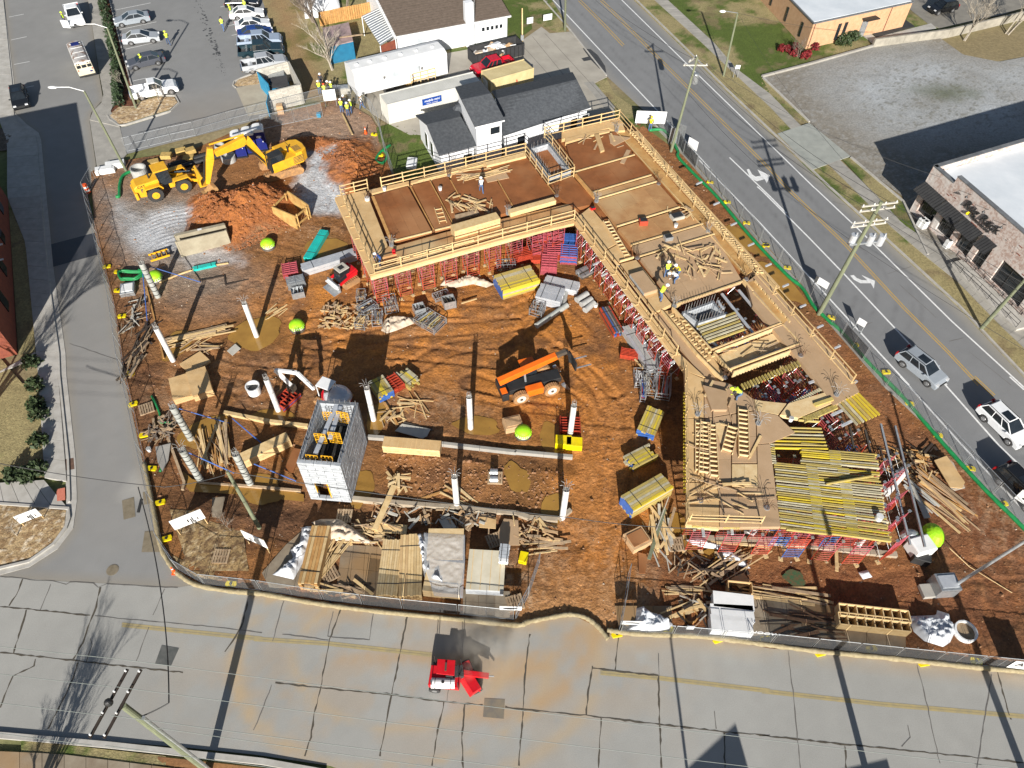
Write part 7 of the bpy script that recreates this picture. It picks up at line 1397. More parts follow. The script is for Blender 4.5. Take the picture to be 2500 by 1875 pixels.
a,b=P(*Z9(580,400)[0],1.05),P(*Z9(970,445)[0],.75);MB().beam(a,b,.32,.22).obj('tow_arm',M['machine_red'],br);c=P(*Z9(1050,450)[0],.55);MB().cyl(b,c,.05,n=6).obj('hitch',M['galv'],br)
for k,(p0,p1)in enumerate(((Z9(600,420)[0],Z9(770,690)[0]),(Z9(575,240)[0],Z9(640,400)[0]))):
 a,b=P(*p0,.8),P(*p1,.8);dd_=(b-a).normalized();nn=Vector((-dd_.y,dd_.x,0))
 MB().hull4([a-nn*.45+Vector((0,0,-.35)),b-nn*.45+Vector((0,0,-.35)),b+nn*.45+Vector((0,0,-.35)),a+nn*.45+Vector((0,0,-.35))],[a-nn*.2+Vector((0,0,.1)),b-nn*.2+Vector((0,0,.1)),b+nn*.42+Vector((0,0,.05)),a+nn*.42+Vector((0,0,.05))]).obj('broom_hood',M['machine_red'],br,bev=.02)
a,b=P(*Z9(600,230)[0],.35),P(*Z9(800,690)[0],.35);MB().cyl(a,b,.36,n=16).obj('brush_drum',M['black_matt'],br);MB().cyl(P(*Z9(690,400)[0],.6),P(*Z9(840,690)[0],.5),.05,n=6).obj('hood_rail',M['machine_red'],br)
# white mini excavator
ZA=lambda*a:Z(640,880,*a,g=.37825)
mx=thing('mini_excavator','white and red compact excavator with its arm folded left behind the grey tower','excavator',tuple(P(815,985)))
c=P(*ZA(470,215)[0],1.1);hd=atan2((P(*ZA(300,150)[0],1.1)-c).y,(P(*ZA(300,150)[0],1.1)-c).x);R_=Matrix.Translation(Vector((c.x,c.y,0)))@Matrix.Rotation(hd,4,'Z')
for s in(-1,1):
 h=Vector((cos(hd),sin(hd),0));n_=Vector((-h.y,h.x,0));track(mx,Vector((c.x,c.y,0))+n_*s*.8+h*.3,hd,2.7,.3,.4)
X(MB().prism([(1.5*cos(a)*.9-.1,1.05*sin(a))for a in[2*pi*i/20 for i in range(20)]],.62,.95),'house_skirt','machine_red',mx,.04);X(MB().dome((-.25,0,.95),1.25,1.05,.75,20,4),'engine_cover','alu',mx)
X(MB().box((.55,.15,2.35),(1.3,1.1,.08)),'canopy','white',mx,.03)
for x in(0,1.15):
 for y in(-.35,.65):X(MB().beam((x,y,.95),(x,y,2.35),.06,.06),'canopy_post','white',mx)
X(MB().box((.5,.15,1.3),(.5,.5,.7)),'seat','black',mx);p0,p1,p2,p3=P(*ZA(335,185)[0],1.1),P(*ZA(225,80)[0],3.0),P(*ZA(85,62)[0],2.7),P(*ZA(185,160)[0],1.3)
bmx=seg(MB(),[(p0,p1,.3,.34),(p1,p2,.34,.22)],.24,0).obj('boom',M['white'],mx,bev=.02);seg(MB(),[(p2,p3,.35,.25)],.25,0).obj('stick',M['white'],bmx);MB().box((p3.x,p3.y,p3.z-.35),(.6,.6,.6),hd).obj('bucket',M['steel_dark'],mx,bev=.05);MB().cyl(p0+Vector((0,0,.35)),p1.lerp(p2,.2)+Vector((0,0,.35)),.06,n=6).obj('boom_cylinder',M['chrome'],bmx)
# red compact track loader
sl_=thing('track_loader','red and white compact track loader below the left corner of the deck','track loader',tuple(P(*K(22,760,800))));fr0,re0=P(*K(22,700,850)),P(*K(22,850,760));hd=atan2((fr0-re0).y,(fr0-re0).x);c=P(*K(22,780,790));R_=Matrix.Translation(Vector((c.x,c.y,0)))@Matrix.Rotation(hd,4,'Z');h=Vector((cos(hd),sin(hd),0));n_=Vector((-h.y,h.x,0))
for s in(-1,1):track(sl_,Vector((c.x,c.y,0))+n_*s*.75-h*.1,hd,1.9,.33,.38)
X(MB().box((-.5,0,1.0),(1.2,1.1,.8)),'engine_body','machine_red',sl_,.08);cb=X(MB().hull4([Vector(p)for p in((-.3,-.5,.8),(.95,-.5,.8),(.95,.5,.8),(-.3,.5,.8))],[Vector(p)for p in((-.25,-.48,1.95),(.75,-.48,1.95),(.75,.48,1.95),(-.25,.48,1.95))]),'cab','glass',sl_);X(MB().box((.22,0,2.0),(1.15,1.05,.1)),'cab_roof','cmu',cb,.03);X(MB().box((.25,0,2.06),(.5,.5,.03)),'roof_window','black',cb)
for y in(-.72,.72):X(MB().beam((-1.0,y,1.35),(1.1,y,.8),.14,.22),'lift_arm','machine_red',sl_);X(MB().beam((1.1,y*.8,.8),(1.4,y*.8,.3),.12,.2),'front_arm','white',sl_)
X(MB().xz([(1.3,.9),(1.25,.1),(2.1,.05),(2.1,.1),(1.35,.2),(1.45,.95)],-.9,.9),'bucket','galv',sl_);X(MB().box((1.5,0,.75),(.5,1.6,.06)),'bucket_top','white',sl_)
# lime capped barrels over manholes
def barrel(px,label,r=.62,h=.6):
 v=P(*px);t=thing('lime_capped_manhole',label,'manhole',(v.x,v.y,0),'lime green covered manhole risers');MB().cyl((v.x,v.y,0),(v.x,v.y,.2),r*1.15,r*1.05,20).obj('base_ring',M['steel_dark'],t);MB().cyl((v.x,v.y,.15),(v.x,v.y,h),r,n=24).obj('riser',M['sonotube'],t,smooth=False);MB().dome((v.x,v.y,h-.02),r*1.02,r*1.02,.38,24,5).obj('cover',M['lime'],t,smooth=True)
 mb=MB()
 for k in range(24):a=2*pi*k/24;mb.beam((v.x+cos(a)*r,v.y+sin(a)*r,h-.02),(v.x+cos(a)*r*1.06,v.y+sin(a)*r*1.06,h-.22-.05*(k%3)),.1,.02)
 mb.obj('cover_hem',M['lime'],t)
for px,l in(((656,603),'lime green capped white manhole riser right of the steel trench shield'),((727,802),'lime green capped white manhole riser in the middle of the bare soil'),((382,683),'lime green capped manhole riser behind the grey banded column'),((1277,1062),'lime green capped white manhole riser in front of the orange machine')):barrel(px,l)
# portable toilets
PT=thing('portable_toilet','x','portable toilet');MB().box((0,0,1.05),(1.1,1.1,2.0)).obj('cabin',M['navy'],PT,bev=.03);pr_=[(.6*cos(a),2.05+.32*sin(a))for a in[pi*i/8 for i in range(9)]];MB().add([(x,y,z)for y in(-.6,.6)for x,z in pr_],[(i,i+1,10+i,9+i)for i in range(8)]+[tuple(range(8,-1,-1)),tuple(range(9,18))]).obj('roof',M['white'],PT);d0=MB().box((0,-.56,1.0),(.75,.04,1.75)).obj('door',M['navy'],PT);MB().box((.28,-.59,1.0),(.06,.03,.12)).obj('handle',M['white'],d0);MB().dome((0,-.58,1.55),.26,.02,.14,14,2,full=True).obj('badge',M['white'],PT);MB().cyl((.35,.3,2.1),(.35,.3,2.6),.05,n=6).obj('vent_pipe',M['black'],PT);MB().box((0,-.1,.06),(1.2,1.3,.1)).obj('skid',M['black'],PT)
for i,(px,l)in enumerate((((577,333),'leftmost of three blue portable toilets with white roofs'),((603,325),'middle one of three blue portable toilets'),((628,317),'rightmost of the three blue portable toilets beside the fence'))):v=P(px[0],px[1],2.3);put(PT,(v.x,v.y,.02),.28,l,'portable toilets',None,1.15)
# dust behind the broom
D_=bpy.data.materials.new('dust');D_.use_nodes=True;t_=D_.node_tree;t_.nodes.remove(t_.nodes['Principled BSDF']);pv=N(t_,'ShaderNodeVolumePrincipled');pv.inputs['Color'].default_value=(.8,.72,.6,1);t_.links.new(pv.outputs[0],t_.nodes['Material Output'].inputs['Volume'])
tc=N(t_,'ShaderNodeTexCoord');ln=N(t_,'ShaderNodeVectorMath',operation='LENGTH');t_.links.new(tc.outputs['Object'],ln.inputs[0]);mr=N(t_,'ShaderNodeMapRange');mr.inputs[1].default_value=1;mr.inputs[2].default_value=.2;t_.links.new(ln.outputs['Value'],mr.inputs[0]);nz=N(t_,'ShaderNodeTexNoise',i_Scale=2.2,i_Detail=4);t_.links.new(tc.outputs['Object'],nz.inputs['Vector']);m2=N(t_,'ShaderNodeMapRange');m2.inputs[1].default_value=.45;m2.inputs[2].default_value=.7;t_.links.new(nz.outputs[0],m2.inputs[0]);mm_=N(t_,'ShaderNodeMath',operation='MULTIPLY');t_.links.new(mr.outputs[0],mm_.inputs[0]);t_.links.new(m2.outputs[0],mm_.inputs[1]);m3_=N(t_,'ShaderNodeMath',operation='MULTIPLY');m3_.inputs[1].default_value=1.3;t_.links.new(mm_.outputs[0],m3_.inputs[0]);t_.links.new(m3_.outputs[0],pv.inputs['Density'])
v=P(1178,1590,.9);o=MB().dome((0,0,0),1,1,1,20,8,full=True).obj('dust_cloud',D_,loc=(0,0,0));o.location=(v.x,v.y,1.0);o.scale=(2.6,3.0,1.1);tag(o,kind='stuff')
# ---------------- stacks, piles and loose things ----------------
R6=random.Random(66)
def mats_of(s):return[M[x]for x in s.split()]
def stack(name,label,cat,a,b,W,H,nx,nz,mats,group=None,z=0,part='beam',gap=.92,jl=.05,end=None):
 p,q=Q(a,z+H/2),Q(b,z+H/2);d_=(q-p).normalized();n_=Vector((-d_.y,d_.x,0));t=thing(name,label,cat,((p.x+q.x)/2,(p.y+q.y)/2,z),group);ms=mats_of(mats)
 for j in range(nz):
  for i in range(nx):
   if 0<j<nz-1 and 0<i<nx-1:continue
   o=n_*((i+.5)/nx-.5)*W+Vector((0,0,(j+.5)/nz*H-H/2));e0,e1=R6.uniform(-jl,jl),R6.uniform(-jl,jl);MB().beam(p+o-d_*e0,q+o+d_*e1,W/nx*gap,H/nz*gap).obj(part,R6.choice(ms),t)
 if end:MB().beam(p-d_*.03,p-d_*.02,W,H*.95).obj('beam_ends',M[end],t)
 for s in(.2,.8):c=p.lerp(q,s);MB().beam(c-n_*(W/2+.01)+Vector((0,0,H/2)),c+n_*(W/2+.01)+Vector((0,0,H/2)),.05,.02).obj('strap',M['wire'],t)
 return t
Yb='beam_yellow beam_yellow beam_yellow_new beam_grey'
GY='bundles of yellow timber beams'
stack('beam_bundle','largest bundle of yellow beams, below the deck inner corner','beam bundle',(1216,702),(1305,676),2.3,1.2,12,5,Yb,GY,end='frame_blue')
stack('beam_bundle','yellow beam bundle with blue ends beside the haul road, farthest back','beam bundle',(1575,1062),(1600,1004),1.5,.8,8,4,Yb,GY,end='frame_blue')
stack('beam_bundle','loose small bundle of yellow beams, middle of three along the haul road','beam bundle',(1537,1131),(1590,1104),1.3,.7,7,3,Yb,GY,jl=.25,end='frame_blue')
stack('beam_bundle','long tall bundle of yellow beams, nearest the front along the haul road','beam bundle',(1529,1238),(1626,1182),1.5,1.3,7,6,Yb,GY,end='frame_blue')
stack('beam_bundle','olive yellow bundle with blue ends just behind the column right of the tower','beam bundle',(944,968),(918,930),1.4,.8,7,4,Yb,GY,end='frame_blue')
stack('beam_bundle','thin yellow beams fanned beside the red frames behind the tower','beam bundle',(1012,938),(980,912),1.3,.6,7,3,Yb,GY,jl=.3)
stack('aluminium_bundle','rear pale grey bundle of aluminium beams below the inner corner of the deck','beam bundle',(1330,688),(1412,706),1.3,.7,5,3,'alu','aluminium beam bundles')
stack('aluminium_bundle','front pale grey bundle of aluminium beams beside the yellow bundle','beam bundle',(1314,716),(1374,730),1.9,1.0,7,3,'alu','aluminium beam bundles')
stack('aluminium_bundle','long blue grey beam bundle behind the red track loader','beam bundle',(738,660),(866,621),1.1,.8,4,2,'alu','aluminium beam bundles')
stack('aluminium_bundle','long grey beam bundle slanting beside the right wing by the grey racks','beam bundle',(1530,800),(1600,905),1.3,.7,4,3,'alu pipe_grey','aluminium beam bundles')
stack('steel_tray_bundle','dark bundle of steel trays at the inner corner of the deck','tray bundle',(1414,672),(1448,655),1.1,.5,6,2,'steel_dark galv')
stack('pipe_bundle','turquoise bundle of plastic pipes beside the yellow trench box','pipe bundle',(752,634),(792,566),.9,.5,5,3,'teal_pipe',part='pipe')
stack('pipe_bundle','short turquoise pipes lying left of the steel trench shield','pipe bundle',(472,657),(527,645),.5,.25,3,2,'teal_pipe',part='pipe')
stack('steel_bundle','slim bundle of blue and dark steel props in a red rack','prop bundle',(1475,755),(1510,815),1.0,.7,8,3,'frame_blue steel_dark galv frame_red',part='prop')
# ladders of timber and boxes on the deck
def ladder(name,label,cat,a,b,W,n,z,mat='lumber',h=.12,group=None,hb=None):
 p,q=Q(a,z),Q(b,z);d_=(q-p).normalized();n_=Vector((-d_.y,d_.x,0));t=thing(name,label,cat,((p.x+q.x)/2,(p.y+q.y)/2,z),group)
 for s in(-1,1):MB().beam(p+n_*s*W/2+Vector((0,0,h/2)),q+n_*s*W/2+Vector((0,0,h/2)),.05,h).obj('side_rail',M[mat],t)
 for i in range(n):c=p.lerp(q,(i+.5)/n);MB().beam(c-n_*W/2+Vector((0,0,h/2)),c+n_*W/2+Vector((0,0,h/2)),.05 if not hb else hb,h*.9).obj('rung',M[mat],t)
 return t
LG='ladder shaped timber forms on the deck'
for a,b,W,n,l,hh in((K(33,1610,385),K(33,1612,810),.55,12,'leftmost ladder shaped timber form on the lower deck',.2),(K(33,1665,380),K(33,1650,830),.75,12,'second ladder shaped timber form from the left on the lower deck',.25),(K(33,1715,400),K(33,1740,860),.6,12,'third ladder shaped timber form from the left on the lower deck',.25),(K(33,1900,420),K(33,1845,645),.8,6,'short slanted ladder shaped form in the middle of the lower deck',.25),(K(33,1980,275),K(33,1988,690),.75,11,'rightmost ladder shaped form on the lower deck by the joists',.25),(K(23,825,275),K(23,1005,580),.55,11,'ladder shaped form on the inner walkway of the right wing',.15),((1069,507),(1082,545),.7,4,'short wooden ladder lying on the second stained panel of the left wing',.1)):
 ladder('timber_form',l,'timber form',a,b,W,n,DZ+.02,'ply_pale' if hh>.1 else 'lumber',hh,LG)
def pbox(name,label,cat,a,b,W,H,mat,z=0,group=None,strips=0,bev=0,mat2=None,par=None,open_=False):
 p,q=Q(a,z+H/2),Q(b,z+H/2);d_=(q-p).normalized();n_=Vector((-d_.y,d_.x,0));t=thing(name,label,cat,((p.x+q.x)/2,(p.y+q.y)/2,z),group)
 if open_:
  for s in(-1,1):MB().beam(p+n_*s*W/2,q+n_*s*W/2,.05,H).obj('side_board',M[mat],t)
  for e_ in(p,q):MB().beam(e_-n_*W/2,e_+n_*W/2,.05,H).obj('end_board',M[mat],t)
  MB().beam(p-Vector((0,0,H*.45)),q-Vector((0,0,H*.45)),W,.03).obj('bottom_board',M[mat2 or mat],t)
 else:
  MB().beam(p-Vector((0,0,.04)),q-Vector((0,0,.04)),W*.98,H-.08).obj('carcass',M[mat],t,bev=bev);k=max(2,int(H/.28))
  for i in range(k):MB().beam(p+Vector((0,0,-H/2+(i+.5)*H/k))-n_*(W/2),q+Vector((0,0,-H/2+(i+.5)*H/k))-n_*(W/2),.03,H/k*.9).obj('face_board',M[mat2 or mat],t)
  MB().beam(p+Vector((0,0,H/2-.02)),q+Vector((0,0,H/2-.02)),W+.02,.03).obj('top_board',M[mat],t)
 for i in range(strips):c=p.lerp(q,(i+.5)/strips)+Vector((0,0,H/2));MB().beam(c-n_*W/2,c+n_*W/2,.04,.06).obj('batten',M['lumber'],t)
 return t
pbox('beam_form_box','longer pale wooden beam form box standing on the left wing of the deck','form box',(1105,567),(1216,535),1.0,.95,'lumber',DZ,None,mat2='lumber');pbox('beam_form_box','slimmer pale beam form box on the left wing near the inner corner','form box',(1243,521),(1354,490),.6,.5,'lumber',DZ)
pbox('beam_form_box','grey weathered beam form lying behind the long pale box on the deck','form box',(1112,532),(1168,519),.6,.25,'lumber_old',DZ)
pbox('plywood_stack','stack of brown plywood sheets on the inner walkway of the right wing','plywood stack',(1553,669),(1588,715),1.35,.45,'ply_tan',DZ,mat2='pipe_grey')
pbox('beam_form_box','long plywood box with twelve battens on top, behind the low wall right of the tower','form box',(937,1085),(1076,1096),.95,.9,'ply',0,strips=13,mat2='lumber')
pbox('beam_form_box','plywood box with a slatted side in the muddy corner left of the tower','form box',(582,1130),(706,1072),.9,.9,'lumber',0,mat2='lumber')
pbox('beam_form_box','large open plywood box tilted at the left fence, rear of three','form box',K(21,1560,1530),K(21,1735,1420),1.6,.25,'ply',0);pbox('beam_form_box','left of two square plywood boxes at the left fence','form box',K(31,1560,190),K(31,1520,10),1.7,.7,'ply',0,mat2='lumber');pbox('beam_form_box','right of two square plywood boxes at the left fence','form box',K(31,1720,160),K(31,1660,-40),1.6,.8,'ply',0,mat2='lumber')
pbox('plywood_strip','long narrow plywood board lying left of the tower','board',K(32,290,800),K(32,375,610),.75,.12,'ply_stained',.1)
stack('timber_stack','long brown stack of beams lying beside the crumpled plastic at the front left','timber stack',(787,1292),(754,1432),1.35,1.1,6,8,'lumber_orange lumber ply_beam',part='timber',end='lumber')
stack('timber_stack','pale planed timber stack in front, left of two beside the wrapped pallets','timber stack',(962,1322),(945,1458),1.5,.7,9,4,'lumber lumber ply_pale',part='timber');stack('timber_stack','pale timber stack tight against the wrapped plywood pallet','timber stack',(1006,1310),(1002,1460),1.6,.8,8,4,'lumber ply lumber',part='timber')
pbox('wrapped_pallet','pallet of plywood sheets under torn clear plastic, rear of two','pallet load',(1045,1335),(1132,1335),2.4,1.0,'ply_pale');pbox('wrapped_pallet','pallet of plywood sheets under clear plastic, front of two','pallet load',(1040,1410),(1128,1420),2.3,1.0,'ply_pale')
pbox('wrapped_pallet','wide wrapped grey white pallet load right of the clear plastic','pallet load',(1142,1395),(1232,1400),3.0,.9,'cream',mat2='icf',strips=4);stack('block_stack','white and grey concrete block stack on the right end of the wrapped load','block stack',(1220,1352),(1243,1354),1.4,.5,5,3,'white icf cmu',z=.9,part='block')
def piles(rows):
 for name,label,cat,px,rx,ry,n,L0,L1,mats,ang,z,sz in rows:
  v=P(px[0],px[1],z);t=thing(name,label,cat,(v.x,v.y,z));ms=mats_of(mats)
  for i in range(n):
   a=R6.gauss(ang,sz)if sz<3 else R6.uniform(0,3.14);L=R6.uniform(L0,L1);x=v.x+R6.uniform(-rx,rx);y=v.y+R6.uniform(-ry,ry);zz=z+.05+.35*i/n*min(1,n/30);dz=R6.uniform(-.04,.07)*min(L,1.2);w_=R6.choice((.07,.1,.07,.2));MB().beam((x-cos(a)*L/2,y-sin(a)*L/2,zz),(x+cos(a)*L/2,y+sin(a)*L/2,zz+dz),w_,.045).obj('plank',R6.choice(ms),t)
PL,PO='lumber lumber ply_pale lumber_old','lumber_old lumber wood_dark lumber_old'
piles([('plank_pile','pile of long planks lying across the water at the white column, left side','plank pile',K(21,1690,1240),1.2,.5,14,4,6.5,PL,.35,0,.07),('plank_pile','spread boards below the long planks by the left white column','plank pile',K(21,1620,1330),2.2,.6,12,1.5,3,'ply lumber ply_tan lumber_old',.5,0,.5),('plank_pile','fan of thin planks beside the muddy pool at the grey banded columns','plank pile',K(31,1790,640),1.0,.5,20,3,4.2,'lumber lumber_orange lumber_old',2.1,0,.22),('plank_pile','steeper planks laid over the fan of planks','plank pile',K(31,1880,560),.5,.5,8,3.5,5,PL,2.0,.3,.12),('plank_pile','small heap of curved boards and plywood right of the tower puddle','plank pile',K(32,1290,270),1.4,.9,12,1.6,3.2,'ply lumber ply_pale lumber_orange',2.6,0,.5),('plank_pile','loose offcuts beside the puddle right of the tower','plank pile',K(32,1180,340),1.3,.6,16,.5,1.3,PL,0,0,4),('scrap_board_pile','two dark sheets lying behind the long plywood box','board pile',K(32,1340,440),1.0,.3,3,2,2.6,'steel_dark cmu',2.8,0,.3),('plank_pile','heap of short pale offcuts at the end of the long leaning plank','plank pile',K(32,1215,900),.6,.7,26,.5,1.3,PL,0,0,4),('plank_pile','boards crossing beside the front white column','plank pile',K(32,1750,1010),.8,.4,5,1.8,3,PL,2.6,0,.12),('plank_pile','single board left of the front white column','plank pile',K(32,1500,1000),.1,.1,2,2.6,3,'lumber_orange',.42,0,.03),('scrap_heap','broad heap of timber offcuts at the wire crates below the left wing','scrap heap',K(22,790,1090),2.3,1.5,150,.25,.9,'lumber lumber_old ply_tan lumber',0,0,4),('plank_pile','three loose planks left of the middle lime green riser','plank pile',K(22,210,1040),.9,.5,6,1,2.4,PL,.85,0,.1),('scrap_heap','tangle of scrap timber behind the plywood stack at the right fence','scrap heap',K(34,1250,730),2.4,1.3,90,.4,1.6,'lumber_old lumber_orange wood_dark lumber',0,0,4),('plank_pile','long boards sliding off the heap at the right fence','plank pile',K(34,1500,1040),1.0,1.0,22,3,5.5,'lumber lumber_orange lumber_old ply_tan',2.2,0,.12),('plank_pile','grey boards leaning left of the step shaped form at the right fence','plank pile',K(34,1330,1020),.4,.6,5,2.5,3.6,'cmu pipe_grey',2.1,.1,.08),('scrap_heap','heap of splintered planks between the cardboard box and the deck front','scrap heap',K(33,1290,1340),.9,1.8,34,1,3.2,'lumber_old lumber cmu lumber',1.6,0,.3),('plank_pile','crossed long poles over the dark timber right of the entrance','plank pile',K(33,1880,1600),1.6,.5,9,3,5,PL,.55,.2,.1),('scrap_heap','dark timber heap under the crossed poles','scrap heap',K(33,1700,1620),2.6,.9,46,.6,2,'wood_dark lumber_old steel_dark',0,0,4),('plank_pile','stack of boards on the footing in front of the red towers','plank pile',K(33,1990,1400),1.8,.25,9,2.5,4,PL,-.08,.1,.04),('plank_pile','long planks fanned above the pigeonhole boxes','plank pile',K(44,220,200),1.8,.5,16,3,5,PL,-.1,0,.1),('rebar_pile','loose rebar scattered on the paving by the front fence','rebar pile',K(44,330,470),1.7,1.0,26,2,3.6,'rebar steel_dark rebar',-.15,0,.18),('plank_pile','short stack of boards beside the white plastic heap right of the entrance','plank pile',K(43,1520,165),.9,.3,11,1.6,2.2,PL,-.1,0,.1),('plank_pile','boards leaning across the round concrete ring','plank pile',K(43,1500,330),.7,.3,4,1.4,2.8,PL,.35,.2,.1),('scrap_heap','debris round the concrete ring right of the entrance','scrap heap',K(43,1600,330),1.3,1.0,40,.3,1.2,'lumber_old wood_dark cmu lumber',0,0,4),('plank_pile','tangled long sticks on the muddy paving beside the brown timber stack','plank pile',(812,1360),.7,1.4,10,3,4.5,PL,1.15,.1,.1),('plank_pile','offcuts along the front fence left of the pale timber','plank pile',(830,1440),2.2,.4,24,.8,2.4,PO,-.3,0,.4),('scrap_heap','dark rubbish row behind the wrapped pallets','scrap heap',K(32,1500,1190),4.5,.7,80,.3,1.3,'wood_dark lumber_old card cmu',0,0,4),('scrap_heap','pale offcuts behind the pale timber stacks','scrap heap',K(32,960,1330),2.2,.8,60,.4,1.8,PL,2.6,0,.5),('plank_pile','stacked boards right of the block stack near the entrance','plank pile',K(33,300,1450),.9,.5,12,1.4,2.6,PL,.15,0,.15),('scrap_heap','rubbish along the excavation behind the entrance stacks','scrap heap',K(33,200,1330),1.8,.9,44,.4,1.5,'lumber lumber_old card',0,0,4),('timber_heap','dark weathered timbers piled along the left fence','timber heap',K(21,1170,1390),.6,3.0,50,1,2.6,'wood_dark steel_dark lumber_old',1.5,0,.35),('timber_heap','grey split timbers at the left fence, upper pile','timber heap',K(21,1130,1080),.7,2.4,34,.8,2.2,'wood_dark lumber_old cmu',1.4,0,.5),('timber_heap','dead brush and sticks at the left fence by the concrete slab','timber heap',K(31,1380,430),1.0,1.2,50,.5,1.3,'bark lumber_old',0,0,4),('deck_offcuts','heap of cut boards on the stained panels behind the long pale box','board pile',(1150,500),2.2,1.0,34,.5,1.8,'ply_tan lumber ply_pale',0,DZ,4),('deck_offcuts','long pale boards lying near the rear rail of the left wing','board pile',(1180,424),1.3,.6,10,2.5,5,PL,.32,DZ,.15),('deck_offcuts','boards and square panels left of the worker on the left wing','board pile',(1130,430),.8,.8,9,.6,1.4,'ply_tan lumber',0,DZ,4),('deck_offcuts','broad litter of boards beside the workers on the right wing','board pile',(1690,640),3.0,2.0,64,.4,2.0,'ply_tan lumber ply_pale lumber',0,DZ,4),('deck_offcuts','pale boards by the saw table on the right wing','board pile',(1660,520),1.2,.8,14,.6,1.8,PL,0,DZ,4),('deck_offcuts','scattered boards on the mud stained top panel','board pile',(1480,345),2.4,1.0,7,.8,2.2,'ply_tan lumber',0,DZ,4),('deck_offcuts','boards strewn over the lower deck left of the joists','board pile',(1770,1080),2.2,5.0,16,.6,2.4,'ply_pale lumber ply_tan',0,DZ,4),('deck_offcuts','thin boards round the rail at the lower end of the deck','board pile',(1790,1215),2.4,1.4,14,1.0,3.0,PL,-.35,DZ,.6),('deck_offcuts','boards inside the box beam by the square pit','board pile',(1830,850),2.2,.5,10,.6,1.8,PO,.4,DZ-.3,.3)])
for a,b,w_,l in((K(32,1020,1290),K(32,1185,915),.45,'long pale plank ramp leaning over the front footing wall'),(K(34,625,1340),K(34,632,1640),.24,'single long plank standing out from the front of the joists'),(K(33,1190,1540),K(33,1325,1110),.26,'green treated timber lying over the scrap heap'),(K(12,745,960),K(12,830,1135),.18,'rusty plank lying on the gravel below the group of workers'),(K(22,1750,970),K(22,1880,930),.12,'thin plank lying in front of the grey baskets'),(K(23,1070,1440),K(23,1140,1520),.14,'short plank beside the grey racks at the right wing')):
 p,q=Q(a,.35),Q(b,.35);tag(MB().beam(p,q,w_,.08).obj('plank',M['pole_wood']if 'green' in l else M['lumber']),l,'plank')
# sheets and panels lying about
def sheet_t(px,z,mat,label,name='plywood_sheet',th=.05,cat='plywood'):tag(MB().prism(W2(px,z),z-th,z).obj(name,M[mat]),label,cat)
for k,pts,z,mat,l in((32,(2070,1420,2060,1300,2110,1195,2230,1210,2240,1420),.35,'ply_tan','large brown plywood sheet behind the block stack'),(32,(1900,1180,2045,1190,2040,1280,1900,1270),.3,'ply','plywood sheet lying behind the dark pallet'),(32,(1555,1200,1650,1180,1710,1270,1610,1295),.25,'cmu','pale plaster spattered sheet in the rubbish row'),(32,(980,1230,1295,1250,1285,1330,985,1300),.3,'lumber','flat pale sheet at the foot of the leaning plank'),(32,(1190,455,1250,395,1490,440,1460,500,1420,520),.2,'cmu','dark grey sheets behind the long plywood box'),(34,(1455,705,1560,665,1715,890,1690,940,1590,930),.75,'ply','topmost orange plywood sheet of the stack at the right fence'),(34,(1250,900,1290,930,1425,1185,1370,1195),.3,'cmu','long grey board at the right fence'),(33,(1100,1480,1180,1500,1160,1659,1105,1659),.2,'ply_stained','brown board in the shade right of the entrance'),(43,(1880,60,1990,10,2060,110,1950,140),.3,'ply','pallet like boards above the wrapped white blocks'),(21,(1915,1370,1985,1310,2030,1350,1960,1410),.12,'cmu','grey square sheet lying by the big puddle'),(31,(1310,590,1440,560,1420,700,1370,800,1330,720),.3,'concrete','pale concrete slab with holes at the left fence'),(31,(1790,1020,1900,1010,1860,1190,1790,1180),.3,'concrete_dirty','broken concrete slab in front of the muddy water')):
 sheet_t(TT(k,*pts),z,mat,l)
sheet_t([(1180,427),(1233,417),(1243,434),(1190,445)],DZ+.05,'ply_tan','square brown plywood panel on the left wing behind the worker');sheet_t([(1486,328),(1540,336),(1500,356),(1490,349)],DZ+.06,'ply_tan','narrow board on the top stained panel');sheet_t([(1452,328),(1463,327),(1476,366),(1466,370)],DZ+.2,'ply','narrow box like board standing on the top stained panel',th=.2);sheet_t([(1530,365),(1540,367),(1524,400),(1514,397)],DZ+.05,'ply_tan','slanted board on the second stained panel');sheet_t([(1716,940),(1775,955),(1775,1000),(1738,1000)],DZ+.3,'ply_tan','stacked panels at the top of the lower deck',th=.28);sheet_t([(1743,1035),(1768,1028),(1775,1075),(1760,1085)],DZ+.05,'ply_pale','pale spattered panel between the ladder shaped forms')
for i in range(5):sheet_t(TT(34,1470+i*10,720+i*8,1580+i*9,690+i*8,1700+i*4,900+i*9,1600+i*6,945+i*4),.1+.12*(4-i),'lumber_old' if i%2 else 'cmu','lower sheet in the plywood stack at the right fence, number '+'one two three four five'.split()[i]+' from its top')
